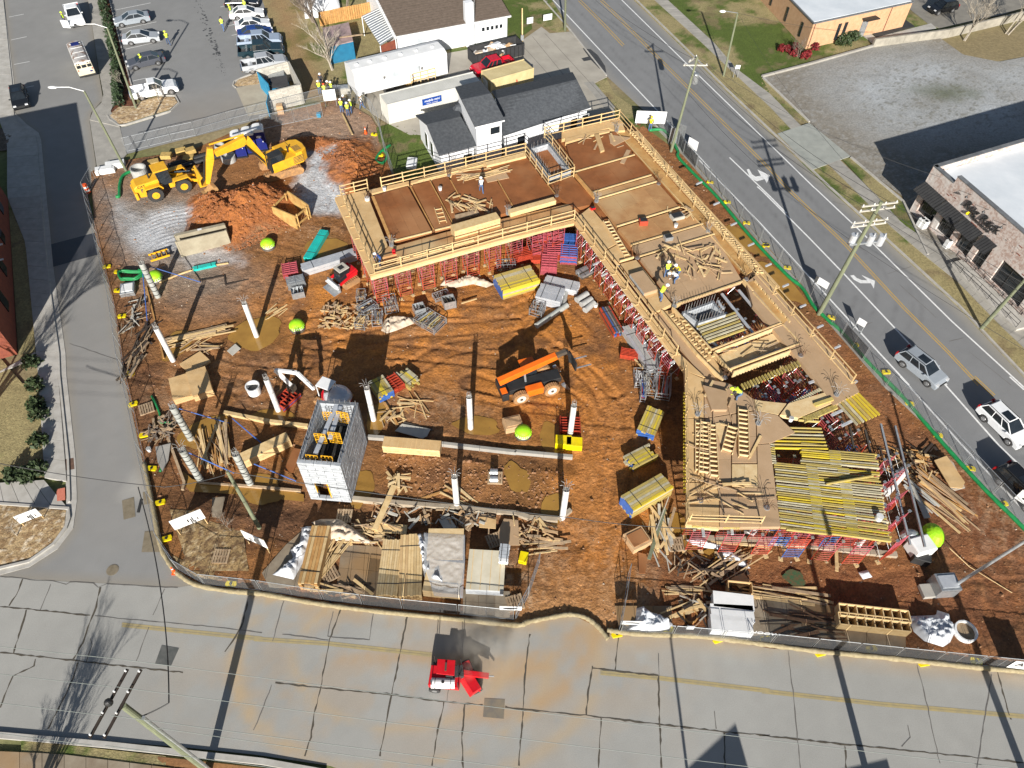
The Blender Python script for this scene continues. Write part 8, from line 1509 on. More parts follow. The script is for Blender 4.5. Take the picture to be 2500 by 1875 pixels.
# frame stacks
def frame_stack(px,w_,l_,h,rz,mats,label,n=9,z=0):
 v=P(px[0],px[1],z+h/2);t=thing('frame_stack',label,'frame stack',(v.x,v.y,z),'stacks of shoring frames');ms=mats_of(mats);R_=Matrix.Translation((v.x,v.y,0))@Matrix.Rotation(rz,4,'Z')
 for i in range(n):
  zz=z+.08+h*i/n;mb=MB();o=R6.uniform(-.04,.04)
  for s in(-1,0,1):mb.beam((s*w_/2+o,-l_/2,zz),(s*w_/2+o,l_/2,zz),.06,.07)
  for k in range(6):y=-l_/2+l_*(k+.4)/6;mb.beam((-w_/2,y,zz),(w_/2,y,zz),.07,.06)
  mb.xf(R_).obj('frame',R6.choice(ms),t)
Zd=lambda x,y:(1100+x*G,440+y*G);RP,BLU='frame_pink frame_red frame_pink','frame_blue'
for x,y,w_,l_,h,rz,m_,l in((1220,1270,1.5,1.4,1.1,.35,'frame_red','leftmost bright red frame stack below the inner corner'),(1490,1200,1.5,1.3,.9,.2,RP+' steel_dark','dull pink frame stack between the red and the pink ones'),(1500,1020,1.5,1.3,1.1,.1,RP+' '+BLU,'pink and blue frame stack in the back row, left'),(1770,1000,1.5,1.2,1.2,0,BLU+' frame_pink','blue and pink frame stack in the back row, middle'),(1760,1200,1.5,1.8,1.2,0,'frame_red frame_pink','pink red frame stack in the middle row'),(2000,1020,1.5,1.1,1.1,-.05,BLU,'all blue frame stack in the back row, right'),(1990,1250,1.6,2.0,1.2,-.05,'frame_pink frame_blue frame_pink','magenta and blue frame stack at the right'),(1660,1420,1.5,2.2,1.1,-.05,'frame_pink','pink frame stack nearest the grey beam bundles'),(1440,1340,1.0,.8,.5,.1,'frame_red','low red frames lying before the dull pink stack')):frame_stack(Zd(x,y),w_,l_,h,rz,m_,l)
for px,w_,l_,h,rz,m_,l in((K(22,305,690),1.4,1.7,.7,.3,RP,'pink frame stack left of the long grey beam bundle'),(K(22,355,790),1.6,1.1,.9,.35,'galv','galvanised frame stack below the pink one at the left'),((700,975),1.3,2.0,.6,-.6,'frame_red frame_blue frame_red','tied red frames beside the white column and small excavator'),((960,938),1.3,1.7,.7,.7,'frame_red','red frames between two yellow bundles behind the tower'),(K(33,525,410),1.6,1.6,.5,0,'frame_red','red frames behind the yellow machine at the corner column'),(K(23,1025,1400),1.5,1.0,.5,-.2,'frame_red','red frame rack lying beside the long grey beam bundle')):frame_stack(px,w_,l_,h,rz,m_,l,n=6)
# wire baskets, racks
def basket(px,w_,l_,h,rz,fill,label,mat='galv',n=14,z=0,solid=False):
 v=P(px[0],px[1],z+h/2);t=thing('wire_basket',label,'basket',(v.x,v.y,z),'baskets and racks of scaffold parts');R_=Matrix.Translation((v.x,v.y,z))@Matrix.Rotation(rz,4,'Z');mb=MB()
 for x in(-w_/2,w_/2):
  for y in(-l_/2,l_/2):mb.beam((x,y,0),(x,y,h),.06,.06)
 for zz in(.1,h*.5,h):
  for s in(-1,1):mb.beam((-w_/2,s*l_/2,zz),(w_/2,s*l_/2,zz),.04,.05);mb.beam((s*w_/2,-l_/2,zz),(s*w_/2,l_/2,zz),.04,.05)
 mb.xf(R_).obj('basket_frame',M[mat],t)
 if solid:
  for s in(-1,1):MB().box((0,s*l_/2,h/2),(w_,.03,h)).xf(R_).obj('side_panel',M[mat],t);MB().box((s*w_/2,0,h/2),(.03,l_,h)).xf(R_).obj('side_panel',M[mat],t)
 ms=mats_of(fill)
 for i in range(n):a=R6.gauss(pi/2,.15);x=R6.uniform(-w_/2+.1,w_/2-.1);L=l_*.45;zz=.15+R6.random()*(h-.2);MB().cyl((x-cos(a)*L,-sin(a)*L,zz),(x+cos(a)*L,sin(a)*L,zz+R6.uniform(-.05,.05)),.04,n=5).xf(R_).obj('scaffold_tube',R6.choice(ms),t)
for px,w_,l_,h,rz,f,l,s in((Zd(935,1430),1.8,.8,.8,.1,'galv','galvanised basket right behind the big yellow bundle',False),(K(22,1395,1020),1.0,.9,.8,.4,'steel_dark galv','grey bin with dark couplers left of the grey tube bundles',True),(K(22,1645,960),1.1,1.0,.9,.35,'steel_dark','grey bin filled with black parts right of the tube bundles',True),(K(22,1440,1090),1.0,1.9,.6,-.65,'galv galv beam_yellow','left bundle of galvanised props with yellow ends',False),(K(22,1525,1140),1.3,1.8,.7,-.6,'galv galv beam_yellow','right bundle of galvanised props with yellow ends',False),(K(22,1580,905),1.5,.8,.5,.5,'galv steel_dark','low rack of props behind the grey bins',False),(K(22,905,910),.8,1.1,.9,.1,'lumber_old galv','wire crate of scrap below the corner of the deck, rear',False),(K(22,960,1010),1.1,1.6,.8,-.8,'galv','tilted wire crate of tubes over the timber scrap',False),(K(22,1040,1090),.9,1.5,.9,.1,'lumber galv white','wire crate with boards beside the tan tarp',False),(K(22,1150,975),1.2,1.6,1.0,.3,'galv cmu galv','crate heaped with grey couplers by the red towers',False),(K(22,910,1130),.9,1.2,.8,-.2,'lumber lumber_old','crate full of short offcuts at the timber scrap',False),(K(22,370,880),1.1,.9,.7,.35,'white galv','white rimmed bin below the galvanised frames at the left',True),(K(23,250,1020),1.2,1.2,.9,-.35,'galv','empty wire cage left of the grey banded tube',False),(K(23,1215,1480),1.2,2.0,1.0,0,'galv','rear grey rack of props in the shade of the right wing',False),(K(23,1120,1600),1.1,1.6,.8,0,'galv white','left grey rack of props in the shade of the right wing',False),(K(33,1195,60),1.1,2.0,.9,-.05,'galv cmu','front grey rack beside the blue and red frames',False),(K(33,1310,80),1.2,2.4,.9,-.15,'galv galv frame_red','right grey rack nearest the deck edge',False),(K(33,1140,110),.4,2.0,.9,-.1,'frame_red frame_blue','upright red and blue frames between the grey racks',False)):basket(px,w_,l_,h,rz,f,l,solid=s)
# pipes, rings, tubes
for a,b,r,m_,l,nm in((K(23,240,1160),K(23,500,985),.27,'tube_grey','long grey banded tube lying beside the wire cage','column_tube'),(K(23,580,945),K(23,670,890),.33,'pipe_grey','rear grey concrete pipe of three below the deck corner','concrete_pipe'),(K(23,620,985),K(23,705,935),.33,'pipe_grey','middle grey concrete pipe of three','concrete_pipe'),(K(23,650,1030),K(23,725,965),.3,'pipe_grey','front grey concrete pipe of three','concrete_pipe'),(K(34,1040,980),K(34,1200,790),.35,'sonotube','white tube wrapped in plastic below the free steel beams','column_tube'),(K(33,2040,1330),K(33,2090,1260),.3,'sonotube','white tube standing in the red towers at the deck front','column_tube'),(K(34,800,1420),K(34,870,1330),.3,'sonotube','second white tube leaning in the front red towers','column_tube'),(K(11,1420,1400),K(11,1940,1250),.28,'black','long black plastic pipe behind the wheel loader, rear','plastic_pipe'),(K(11,1400,1440),K(11,1900,1300),.28,'black','long black plastic pipe behind the wheel loader, front','plastic_pipe'),(K(11,1650,1340),K(11,1760,1300),.12,'green_pipe','thin green pipe on the black pipes','plastic_pipe'),(K(23,470,1000),K(23,490,880),.2,'pipe_grey','short white tube end standing at the aluminium bundles','column_tube'),(K(42,1010,-20),K(42,1005,-10),.05,'wire','','')):
 if nm:p,q=Q(a,r),Q(b,r);o=MB().cyl(p,q,r,n=18).obj(nm,M[m_],smooth=False);tag(o,l,'pipe')
def ring(px,r,h,mat,label,inner='steel_dark',z=0,cat='manhole ring',name='manhole_ring',r1=None):
 v=P(px[0],px[1],z);t=thing(name,label,cat,(v.x,v.y,z));MB().cyl((v.x,v.y,z),(v.x,v.y,z+h),r,r1 or r,n=22,caps=False).cyl((v.x,v.y,z+h),(v.x,v.y,z),(r1 or r)*.85,r*.85,n=22,caps=False).obj('ring_wall',M[mat],t);MB().cyl((v.x,v.y,z+.05),(v.x,v.y,z+h*.5),r*.84,n=20).obj('ring_inside',M[inner],t)
 n=22;mb=MB();rr=r1 or r;mb.add([(v.x+cos(2*pi*i/n)*k,v.y+sin(2*pi*i/n)*k,z+h)for k in(rr,rr*.85)for i in range(n)],[(i,(i+1)%n,n+(i+1)%n,n+i)for i in range(n)]);mb.obj('rim',M[mat],t)
ring((541,372),.72,1.0,'pipe_grey','grey concrete cone with an orange lid beside the portable toilets','rebar',r1=.55);ring((346,432),.85,1.2,'pipe_grey','wide grey concrete ring at the top left corner by the light pole','cmu');ring((560,392),.8,.7,'pipe_grey','grey concrete ring under the excavator boom','cmu');ring(K(44,1700,520),.75,.45,'white','white rimmed concrete ring right of the white sheeting','lumber_old');ring(K(43,1535,385),.5,.3,'lumber_orange','round rusty ring on the paving right of the entrance','ply_stained');ring(K(31,2150,130),.55,.9,'white','white lattice bucket beside the plywood boxes at the left','black',cat='bucket',name='concrete_bucket',r1=.6)
for px,z,l in(((1075,464),DZ,'white bucket at the ladder opening of the left wing'),((939,465),DZ,'white bucket beside the rear rail of the left wing'),(K(23,740,1000),0,'white bucket beside the concrete pipes'),(K(23,1415,325),DZ,'white bucket beside the dark bin on the right wing'),(K(34,240,370),DZ,'white bucket at the joist field edge'),(K(31,1265,625),0,'white bucket at the left fence by the concrete slab')):
 v=P(px[0],px[1],z);t=thing('bucket',l,'bucket',(v.x,v.y,z));MB().cyl((v.x,v.y,z),(v.x,v.y,z+.38),.15,.19,12).obj('pail',M['white'],t);MB().cyl((v.x,v.y,z+.385),(v.x,v.y,z+.39),.17,n=12).obj('content',M['pipe_grey'],t)
# straw bales
for px,z,l in((Z7(248,232)[0],.5,'straw bale left on the black pipes'),(Z7(352,200)[0],.5,'straw bale in the middle on the black pipes'),(Z7(415,197)[0],.5,'straw bale on the right on the black pipes'),(Z7(160,280)[0],.3,'broken straw bale behind the wheel loader cab'),(Z7(405,250)[0],.2,'small loose straw bale below the black pipes')):
 v=P(px[0],px[1],z+.2);tag(MB().box((v.x,v.y,z+.22),(1.15,.9,.45),R6.uniform(0,.6)).obj('straw_bale',M['straw'],bev=.06),l,'straw bale')
# trench boxes
tx=thing('trench_box','open yellow steel trench box standing on the red soil','trench box',tuple(P(700,540)));D('trench_yellow',(.56,.37,.13),(.4,.22,.07),sc=1.2,r=.6,rnd=.03);c4=[P(*p,1.7)for p in Z7(990,588,1150,655,1245,578,1100,480)]
for i,j in((0,1),(3,2)):a,b=c4[i],c4[j];MB().beam((a.x,a.y,.85),(b.x,b.y,.85),.12,1.7).obj('steel_panel',M['trench_yellow'],tx)
for a,b in((c4[0],c4[3]),(c4[1],c4[2])):
 MB().beam((a.x,a.y,1.5),(b.x,b.y,1.5),.12,.14).beam((a.x,a.y,.5),(b.x,b.y,.5),.12,.14).obj('spreader',M['trench_yellow'],tx)
 for s in(.15,.85):p=a.lerp(b,s);MB().beam((p.x,p.y,.1),(p.x,p.y,1.7),.14,.14).obj('post',M['trench_yellow'],tx)
ts=thing('trench_shield','long grey brown steel trench shield standing on the gravel','trench shield',tuple(P(500,610)));D('shield',(.36,.32,.23),(.27,.23,.16),sc=1,r=.6,rnd=.03);p0,p1=P(*K(21,1540,575)),P(*K(21,1950,480));d_=(p1-p0).normalized();n_=Vector((-d_.y,d_.x,0))
for o in(0,1.0):
 MB().beam((p0.x+n_.x*o,p0.y+n_.y*o,.95),(p1.x+n_.x*o,p1.y+n_.y*o,.95),.12,1.9).obj('steel_panel',M['shield'],ts)
 for e_ in(p0,p1):MB().beam((e_.x+n_.x*o,e_.y+n_.y*o,0),(e_.x+n_.x*o,e_.y+n_.y*o,1.95),.18,.14).obj('end_post',M['shield'],ts)
MB().beam((p0.x+n_.x,p0.y+n_.y,1.93),(p1.x+n_.x,p1.y+n_.y,1.93),.35,.06).obj('top_flange',M['shield'],ts);m_=p0.lerp(p1,.5)+n_;MB().box((m_.x,m_.y,1.97),(.4,.25,.01),atan2(d_.y,d_.x)).obj('label_plate',M['white'],ts)
ladder('steel_attachment','yellow steel fork attachment lying below the trench shield','attachment',K(21,1265,595),K(21,1425,545),1.0,4,.3,'cat_yellow',.2)
# green coil
cp_=P(*K(21,1110,755));pts=[Vector((cp_.x+(1.1+.2*sin(3*a))*cos(a),cp_.y+(.8+.25*cos(2*a))*sin(a),.15+a*.03))for a in[i*.3 for i in range(46)]];tag(MB().tube(pts,.12,7).obj('green_pipe_coil',M['green_pipe'],smooth=True),'coiled green corrugated pipe at the left fence','pipe coil')
tube_thing([(953,354),(928,372),(918,392),(935,398),(945,378),(935,366)],.15,'green_pipe','green_pipe_loop','green corrugated pipe loop below the curved fence','pipe coil')
tube_thing(TT(31,1280,160,1320,240,1350,320,1350,380,1440,390,1460,430),.1,'green_pipe','green_pipe_loop','dark green hose beside the leaning pallet at the left fence','hose');tube_thing(TT(31,1420,650,1390,700,1350,800),.1,'green_pipe','green_pipe_loop','dark green hose on the concrete slab at the left fence','hose');blob(K(44,270,60),.8,.6,0,.1,'green_net',mk('net',(.02,.1,.04),(.12,.07,.03),sc=5,rnd=0),seed=5);o=bpy.data.objects['green_net'];del o['kind'];tag(o,'green netting lying in the dirt above the fanned planks','net')
# plastic sheets: crumpled
def tarp(px,h,mat,label,seed=0,res=.1,name='plastic_sheet',base=.12,cat='plastic sheet'):
 def f(x,y,e):
  n=fbm(x,y,.7,300+seed,3,.6);r=1-np.abs(fbm(x,y,1.5,310+seed,4,.65)*2-1);r2=1-np.abs(fbm(x+n*2,y,3.2,320+seed,2)*2-1);return base+h*np.clip(e/.35,0,1)*(.2+.45*n+.55*r**3+.3*r2**4),np.ones((len(x),3))*.5,None
 w_=W2(px,base+h*.3);o=sheet(name,w_,res,f,mat if not isinstance(mat,str)else M[mat],kind=None);del_=o.pop('kind')if 'kind' in o else None;c=np.mean(np.array(w_),0);tag(o,label,cat);return o
tarp(TT(32,500,1250,400,1260,380,1400,300,1450,330,1520,150,1659,330,1700,440,1500,520,1340),.7,'tarp_white','crumpled white plastic left of the brown timber stack',1);tarp(TT(32,480,1220,560,1190,720,1190,830,1260,950,1350,1040,1400,860,1390,650,1370,600,1290),.6,'tarp_tan','crumpled tan plastic behind the brown timber stack',2)
tarp(TT(32,1355,1340,1440,1310,1480,1420,1460,1580,1640,1740,1600,1800,1480,1760,1400,1600),1.1,'tarp_white','bunched clear plastic along the left of the wrapped pallets',3);tarp(TT(22,1070,1190,1100,1100,1200,1070,1340,1080,1350,1130,1200,1190,1120,1215),.5,'tarp_tan','tan tarp heap at the wire crates',4);tarp(TT(22,1570,810,1600,760,1700,770,1800,720,1960,770,2030,800,1960,830,1850,800,1700,830),.4,'tarp_tan','pale tarp strung along the ground under the left wing edge',5)
tarp(TT(33,1505,1370,1600,1340,1680,1370,1850,1430,1980,1520,2050,1610,2000,1610,1900,1560,1770,1520,1800,1450,1690,1440,1560,1410),.4,'tarp_white','silvery plastic sheet on the soil in front of the deck',6);tarp(TT(43,1090,300,1150,280,1200,330,1300,360,1400,430,1370,480,1250,510,1000,490,1080,420),.9,'tarp_white','white plastic covered heap at the fence right of the entrance',7)
tarp(TT(44,1240,370,1480,360,1490,320,1590,350,1600,410,1650,480,1600,590,1540,630,1380,580,1290,500),.6,'tarp_white','white crumpled sheeting left of the concrete ring',8);tarp([(1035,1300),(1135,1305),(1135,1370),(1130,1460),(1060,1455),(1035,1380)],.12,'film','clear film draped over the plywood pallets',9,base=1.02);tarp(TT(44,820,0,900,-20,940,40,860,60),.5,'tarp_white','small white bags on the soil above the fanned planks',10)
for x0,y0,x1,y1,l in((1720,250,2060,290,'topmost'),(1700,360,2060,380,'middle'),(1700,450,2050,480,'front')):pbox('foam_block_bundle',l+' of the white film wrapped foam block bundles at the front fence','foam blocks',K(43,x0,y0),K(43,x1,y1),1.1,1.0,'white',mat2='tarp_white',bev=.08)
pbox('plywood_crate','open plywood crate behind the wrapped white bundles','crate',K(43,1850,140),K(43,2050,160),.8,.8,'ply',open_=True,mat2='wood_dark')
# pigeonhole boxes
for r in range(2):
 a,b=K(44,645+r*-5,330+r*75),K(44,1235,395+r*75);p,q=Q(a,.7),Q(b,.7);d_=(q-p).normalized();n_=Vector((-d_.y,d_.x,0));t=thing('pigeonhole_box',('rear' if r==0 else 'front')+' long wooden box divided into eight open compartments','compartment box',((p.x+q.x)/2,(p.y+q.y)/2,0),'compartment boxes')
 for s in(-.42,.42):MB().beam(p+n_*s-Vector((0,0,.2)),q+n_*s-Vector((0,0,.2)),.06,1.0).obj('side_board',M['lumber'],t)
 for i in range(9):c=p.lerp(q,i/8)-Vector((0,0,.2));MB().beam(c-n_*.39,c+n_*.39,.06,.98).obj('divider',M['ply_pale'],t)
# cabinets, boxes, small machines
def small(name,label,cat,px,sz,rz,mat,z=0,top=None):
 v=P(px[0],px[1],z);t=thing(name,label,cat,(v.x,v.y,z));MB().box((v.x,v.y,z+sz[2]/2),sz,rz).obj('body',M[mat],t,bev=.03)
 if top:MB().box((v.x,v.y,z+sz[2]+.03),(sz[0]*.8,sz[1]*.7,.06),rz).obj('top',M[top],t)
for a in(('utility_cabinet','grey metal utility cabinet on a concrete pad by the slanted steel pole','cabinet',K(44,1500,150),(1.5,1.3,1.3),.1,'galv',0,'alu'),('concrete_block','pale concrete pad beside the grey cabinet','concrete pad',K(44,1390,175),(1.0,1.0,.35),.1,'concrete',0,None),('generator','dark red generator on the right wing of the deck','generator',K(23,1140,300),(.8,.6,.5),.1,'frame_red',DZ,'black'),('generator','grey blue machine on the right wing below the red generator','generator',K(23,1350,430),(.8,.6,.4),.3,'galv',DZ,'black'),('tool_bin','dark open bin beside the grey boards on the right wing','bin',K(23,1425,250),(1.3,.8,.35),.4,'cmu',DZ,'black'),('fuel_can','red fuel can at the corner of the left wing','can',(962,618),(.3,.3,.4),.1,'machine_red',DZ,None),('tool_bag','red and black tools at the inner corner of the right wing','tools',K(23,715,175),(.5,.35,.2),.5,'machine_red',DZ,'black'),('cleaning_machine','left half of the yellow machine in front of the corner column','machine',K(33,465,570),(1.3,.9,.7),-.05,'safety_yellow',0,None),('cleaning_machine','right half of the yellow machine in front of the corner column','machine',K(33,555,585),(1.3,.9,.7),-.05,'safety_yellow',0,None),('grey_skip','grey open bin below the green pipe coil at the left fence','bin',K(21,1088,870),(1.3,1.5,.5),.3,'galv',0,'white'),('tool_chest','grey ribbed storage chest beside the workers at the gate','chest',K(12,735,780),(2.4,1.2,.7),.25,'cmu',0,'galv'),('water_cooler','small blue tank on the gravel in front of the fence panels','tank',K(12,550,985),(.5,.5,.5),.1,'blue_light',0,None),('cardboard_stack','stack of cardboard boxes beside the front lime green riser','boxes',K(33,40,420),(1.5,1.2,.7),.3,'card',0,'card'),('cardboard_box','open cardboard box right of the haul road','box',K(33,1085,1390),(1.6,1.5,.6),.5,'card',0,'ply_stained'),('yellow_case','yellow case on the boards by the entrance','case',K(33,130,1540),(.6,.8,.5),-.2,'safety_yellow',0,None),('water_barrier','left white barrier box beside the light pole at the corner','barrier',K(11,895,1450),(2.0,1.0,.5),.35,'white',0,'white'),('water_barrier','right white barrier box beside the light pole at the corner','barrier',K(11,980,1405),(2.0,1.0,.5),.35,'white',0,'white')):small(*a)
# pallets
PA=thing('pallet','x','pallet')
for i in range(6):MB().box((-.5+i*.2,0,.12),(.14,1.1,.025)).obj('slat',M['lumber_old'],PA)
for y in(-.5,0,.5):MB().box((0,y,.06),(1.15,.1,.09)).obj('bearer',M['lumber_old'],PA)
for px,rz,l in((K(31,1240,275),.5,'leaning grey pallet beside the black bags at the left fence'),(K(32,765,1180),0,'pallet in front of the tower foundation'),(K(32,2030,1385),.4,'dark pallet behind the block stack'),(K(32,2035,860),0,'pallet carrying two wire coils'),(K(31,1870,1520),0,'row of dark slats on the leaf litter at the corner'),(K(43,60,270),.3,'dark pallet at the left gate post'),(K(33,1415,1420),.1,'grey slatted pallet right of the scrap heap'),(K(42,640,30),.6,'pallet under the tangled sticks'),(K(32,1800,1230),-.6,'small pale pallet in the rubbish row')):v=P(*px);put(PA,(v.x,v.y,.05),rz,l,'wooden pallets')
for s in(0,1):v=P(*K(32,2025,810+s*60),.3);o=MB().cyl((v.x-.3,v.y,.42),(v.x+.3,v.y,.42),.28,n=14).obj('wire_coil',M['galv']);tag(o,('rear' if s==0 else 'front')+' wire coil on the pallet near the front wall','wire coil')
# cones, barrel, signs
for px,l in((K(12,943,1128),'orange traffic cone with a white sleeve by the curved fence'),(K(41,1478,10),'orange cone at the front left corner of the fence')):
 v=P(*px);t=thing('traffic_cone',l,'traffic cone',(v.x,v.y,0));MB().box((v.x,v.y,.03),(.4,.4,.05)).cyl((v.x,v.y,.05),(v.x,v.y,.9),.17,.03,12).obj('cone',M['safety_orange'],t);MB().cyl((v.x,v.y,.5),(v.x,v.y,.7),.092,.067,12).obj('sleeve',M['white'],t)
v=P(*K(11,745,1625));t=thing('traffic_barrel','orange and white striped traffic barrel at the left street','traffic barrel',(v.x,v.y,0));
for k in range(5):MB().cyl((v.x,v.y,.05+k*.2),(v.x,v.y,.25+k*.2),.3-k*.012,.288-k*.012,14).obj('stripe',M['safety_orange' if k%2==0 else 'white'],t)
def sign(px,w_,h,z,rz,label,mats='white',posts=True,deco=None):
 v=P(*px);t=thing('site_sign',label,'sign',(v.x,v.y,0));MB().box((v.x,v.y,z+h/2),(w_,.04,h),rz).obj('board',M[mats],t)
 for s in(-1,1):MB().beam((v.x+s*cos(rz)*w_*.45,v.y+s*sin(rz)*w_*.45+.04,0),(v.x+s*cos(rz)*w_*.45,v.y+s*sin(rz)*w_*.45+.04,z+h),.07,.07).obj('post',M['lumber' if deco else 'galv'],t)
 if deco:
  for k in range(5):MB().box((v.x+(k-2)*w_*.13,v.y-.04,z+h*.4),(.08,.02,h*(.3+.25*(k%2))),rz).obj('printed_bar',M['black'],t)
sign(K(13,1195,1060),3.6,1.6,.3,-.02,'large white double sign board behind the top corner of the deck');sign((1660,345),.9,1.8,.4,-.7,'grey slatted warning panel at the right fence by the tall pole','galv');sign((1640,352),.9,1.8,.3,-.2,'second grey warning panel near the tall pole','galv');sign((1687,372),1.4,1.2,.5,-.85,'white notice on the right fence below the tall pole');sign(K(31,1640,1290),2.2,1.3,.9,.5,'white sign with dark bars at the front left corner',deco=1);sign(K(31,2190,1450),2.0,1.2,.9,-.4,'white sign board on posts in front of the tower',deco=1);sign(K(31,290,1230),1.5,1.0,.5,.5,'white folded sign standing on the round rock bed',deco=1);sign(K(12,655,905),1.5,1.4,.9,.25,'white notice board on the fence near the gate');sign(K(24,470,870),1.4,.8,.8,-.8,'pale notice on the right fence by the transformer pole');sign(K(24,800,1210),.8,.7,.9,-.8,'small white notice on the right fence above the silver suv');sign(K(34,2180,1110),1.6,1.2,.6,-.8,'white notice on the right fence at the right edge');sign(K(13,1917,655),.6,.5,1.2,0,'small white sign on a post beside the right pavement')
t=sign(K(43,1530,495),.5,.6,.1,0,'small white meter box at the front fence')
# mixer with lime cover
v=P(*K(34,1340,1480));t=thing('concrete_mixer','black and white mixing machine with a bright lime green cover at the right corner','machine',(v.x,v.y,0));MB().box((v.x-.4,v.y,.8),(1.6,1.3,1.2),.3).obj('body',M['white'],t,bev=.1);MB().box((v.x-.5,v.y-.8,.5),(1.2,.6,.8),-.3).obj('engine',M['black'],t,bev=.05);MB().dome((v.x+.75,v.y+.9,.9),.75,.95,.9,16,5).obj('cover',M['lime'],t);MB().dome((v.x-.9,v.y+.9,.8),.7,.5,.6,14,4).obj('drum',M['galv'],t);MB().cyl((v.x+.2,v.y-.3,.4),(v.x+.2,v.y-.3,1.3),.06,n=6).obj('lever',M['black'],t);MB().tube([(v.x+1.2,v.y+.2,1.2),(v.x+3,v.y-1.2,.3),(v.x+5.5,v.y-3,.05)],.03,5).obj('rope',M['lumber'],t)
# blue braces to the grey columns
for a,b,z,l in((K(31,1510,268),K(31,1935,392),2.4,'rear'),(K(31,1960,350),K(31,2212,565),1.0,'right'),(K(31,1590,640),K(31,1975,812),2.2,'front'),(K(32,0,735),K(32,355,880),1.6,'long'),(K(21,1270,660),K(21,1690,790),2.6,'upper'),(K(21,1205,720),K(21,1245,1150),1.5,'left')):p,q=Q(a,z),Q(b,.1);tag(MB().cyl(p,q,.045,n=6).obj('blue_brace',M['frame_blue']),l+' blue steel brace holding a grey banded column','brace')
# old paving inside the front fence
for i,(pts,nx,ny)in enumerate((([(835,1330),(950,1338),(948,1462),(820,1448)],4,4),([(1130,1440),(1245,1445),(1245,1512),(1130,1500)],3,2),([(1820,1455),(2210,1500),(2210,1600),(1835,1560)],8,2),([(1500,1480),(1640,1480),(1640,1545),(1510,1535)],3,1),([(640,1400),(700,1330),(735,1300),(745,1430),(660,1438)],0,0))):
 t=thing('old_paving',None,None);t['kind']='structure';w_=[Vector(a)for a in W2(pts)]
 if nx:
  for x in range(nx):
   for y in range(ny):
    f=lambda u,v:(w_[0]*(1-u)+w_[1]*u)*(1-v)+(w_[3]*(1-u)+w_[2]*u)*v;q=[f((x+a)/nx,(y+b)/ny)for a,b in((.01,.01),(.99,.01),(.99,.99),(.01,.99))];MB().prism([(p.x,p.y)for p in q],-.1,.11+R6.uniform(0,.01)).obj('slab',M['concrete_dirty'],t)
 else:MB().prism([(p.x,p.y)for p in w_],-.1,.1).obj('slab',M['concrete_dirty'],t)
# ---------------- poles and wires ----------------
def pole(base,top,label,r0=.17,r1=.11,mat='pole_wood',h=None,name='utility_pole'):
 v=P(*base);t=thing(name,label,'pole',(v.x,v.y,0));tp=P(top[0],top[1],h);MB().cyl((v.x,v.y,-.2),tp,r0,r1,12).obj('shaft',M[mat],t);return t,tp,(tp-Vector((v.x,v.y,0))).normalized()
def arm(t,c,ang,L,tilt=0,mat='cmu',ins=3,w_=.12):
 d_=Vector((cos(ang),sin(ang),tilt));a,b=c-d_*L/2,c+d_*L/2;A=MB().beam(a,b,w_,w_).obj('crossarm',M[mat],t)
 for i in range(ins):
  q=a.lerp(b,(i+.12)/(ins-.76)if ins>1 else.5);mb=MB()
  for k in range(3):mb.cyl(q+Vector((0,0,.06+k*.05)),q+Vector((0,0,.1+k*.05)),.045,.035,8)
  mb.obj('insulator',M['white'],A)
 return a,b
def wire(a,b,sag=.5,r=.018,mat='wire',n=14,mb=None):
 a,b=Vector(a),Vector(b);return MB().tube([a.lerp(b,i/n)+Vector((0,0,-4*sag*(i/n)*(1-i/n)))for i in range(n+1)],r,4)if mb is None else mb.tube([a.lerp(b,i/n)+Vector((0,0,-4*sag*(i/n)*(1-i/n)))for i in range(n+1)],r,4)
def wires(label,segs,r=.018,mat='wire'):
 t=thing('overhead_wire',label,'wires',tuple(segs[0][0]))
 for s in segs:wire(s[0],s[1],s[2]if len(s)>2 else.6,r,mat).obj('cable',M[mat],t)
pA,tA,_=pole((1637.8,370.3),(1702.9,138.9),'tall wooden utility pole with one transformer at the top corner of the deck',h=11.5)
c=tA+Vector((0,0,-.9));a1,b1=arm(pA,c,.05,2.6);arm(pA,c+Vector((-.3,.5,.4)),.9,1.6,ins=2);q=P(1700,192,8.6);MB().cyl(q+Vector((-.1,0,-.5)),q+Vector((-.1,0,.5)),.34,n=14).obj('transformer',M['galv'],pA);MB().dome(q+Vector((-.1,0,.5)),.34,.34,.15,12,3).obj('transformer_lid',M['galv'],pA)
pB,tB,_=pole((1998.9,766.7),(2152.2,491.8),'tall green wooden utility pole with paired crossarms and three transformers',h=13,r0=.22,r1=.15)
for k,z in enumerate((12.7,12.2,11.0,10.6)):c=P(1998.9,766.7)+(tB-P(1998.9,766.7))*(z/13);arm(pB,c,.22,3.2,ins=4)
c=P(1998.9,766.7)+(tB-P(1998.9,766.7))*(8.6/13);MB().beam(c-Vector((.8,.2,0)),c+Vector((2.3,.4,0)),.12,.15).obj('transformer_bracket',M['galv'],pB)
for s in(-.5,1.0,1.9):MB().cyl(c+Vector((s,.2,-.2)),c+Vector((s,.2,.8)),.3,n=14).cyl(c+Vector((s+.1,.1,.8)),c+Vector((s+.1,.1,1.1)),.06,n=8).obj('transformer',M['alu'],pB)
pC,tC,_=pole((1766.6,185.2),(1801.3,31.8),'wooden street light pole on the far verge of the right road',h=8,r0=.14);MB().beam(tC,tC+Vector((-1.6,0,.2)),.06,.06).obj('lamp_arm',M['galv'],pC);MB().dome(tC+Vector((-1.9,0,.15)),.4,.2,.15,10,3,full=True).obj('lamp_head',M['white'],pC)
pD,tD,_=pole((2395,802),(2540,640),'green wooden pole at the right edge by the shop ramp',h=9,r0=.2);pE,tE,_=pole((1379.5,73.8),(1382,-70),'wooden pole at the top edge beside the right road',h=10)
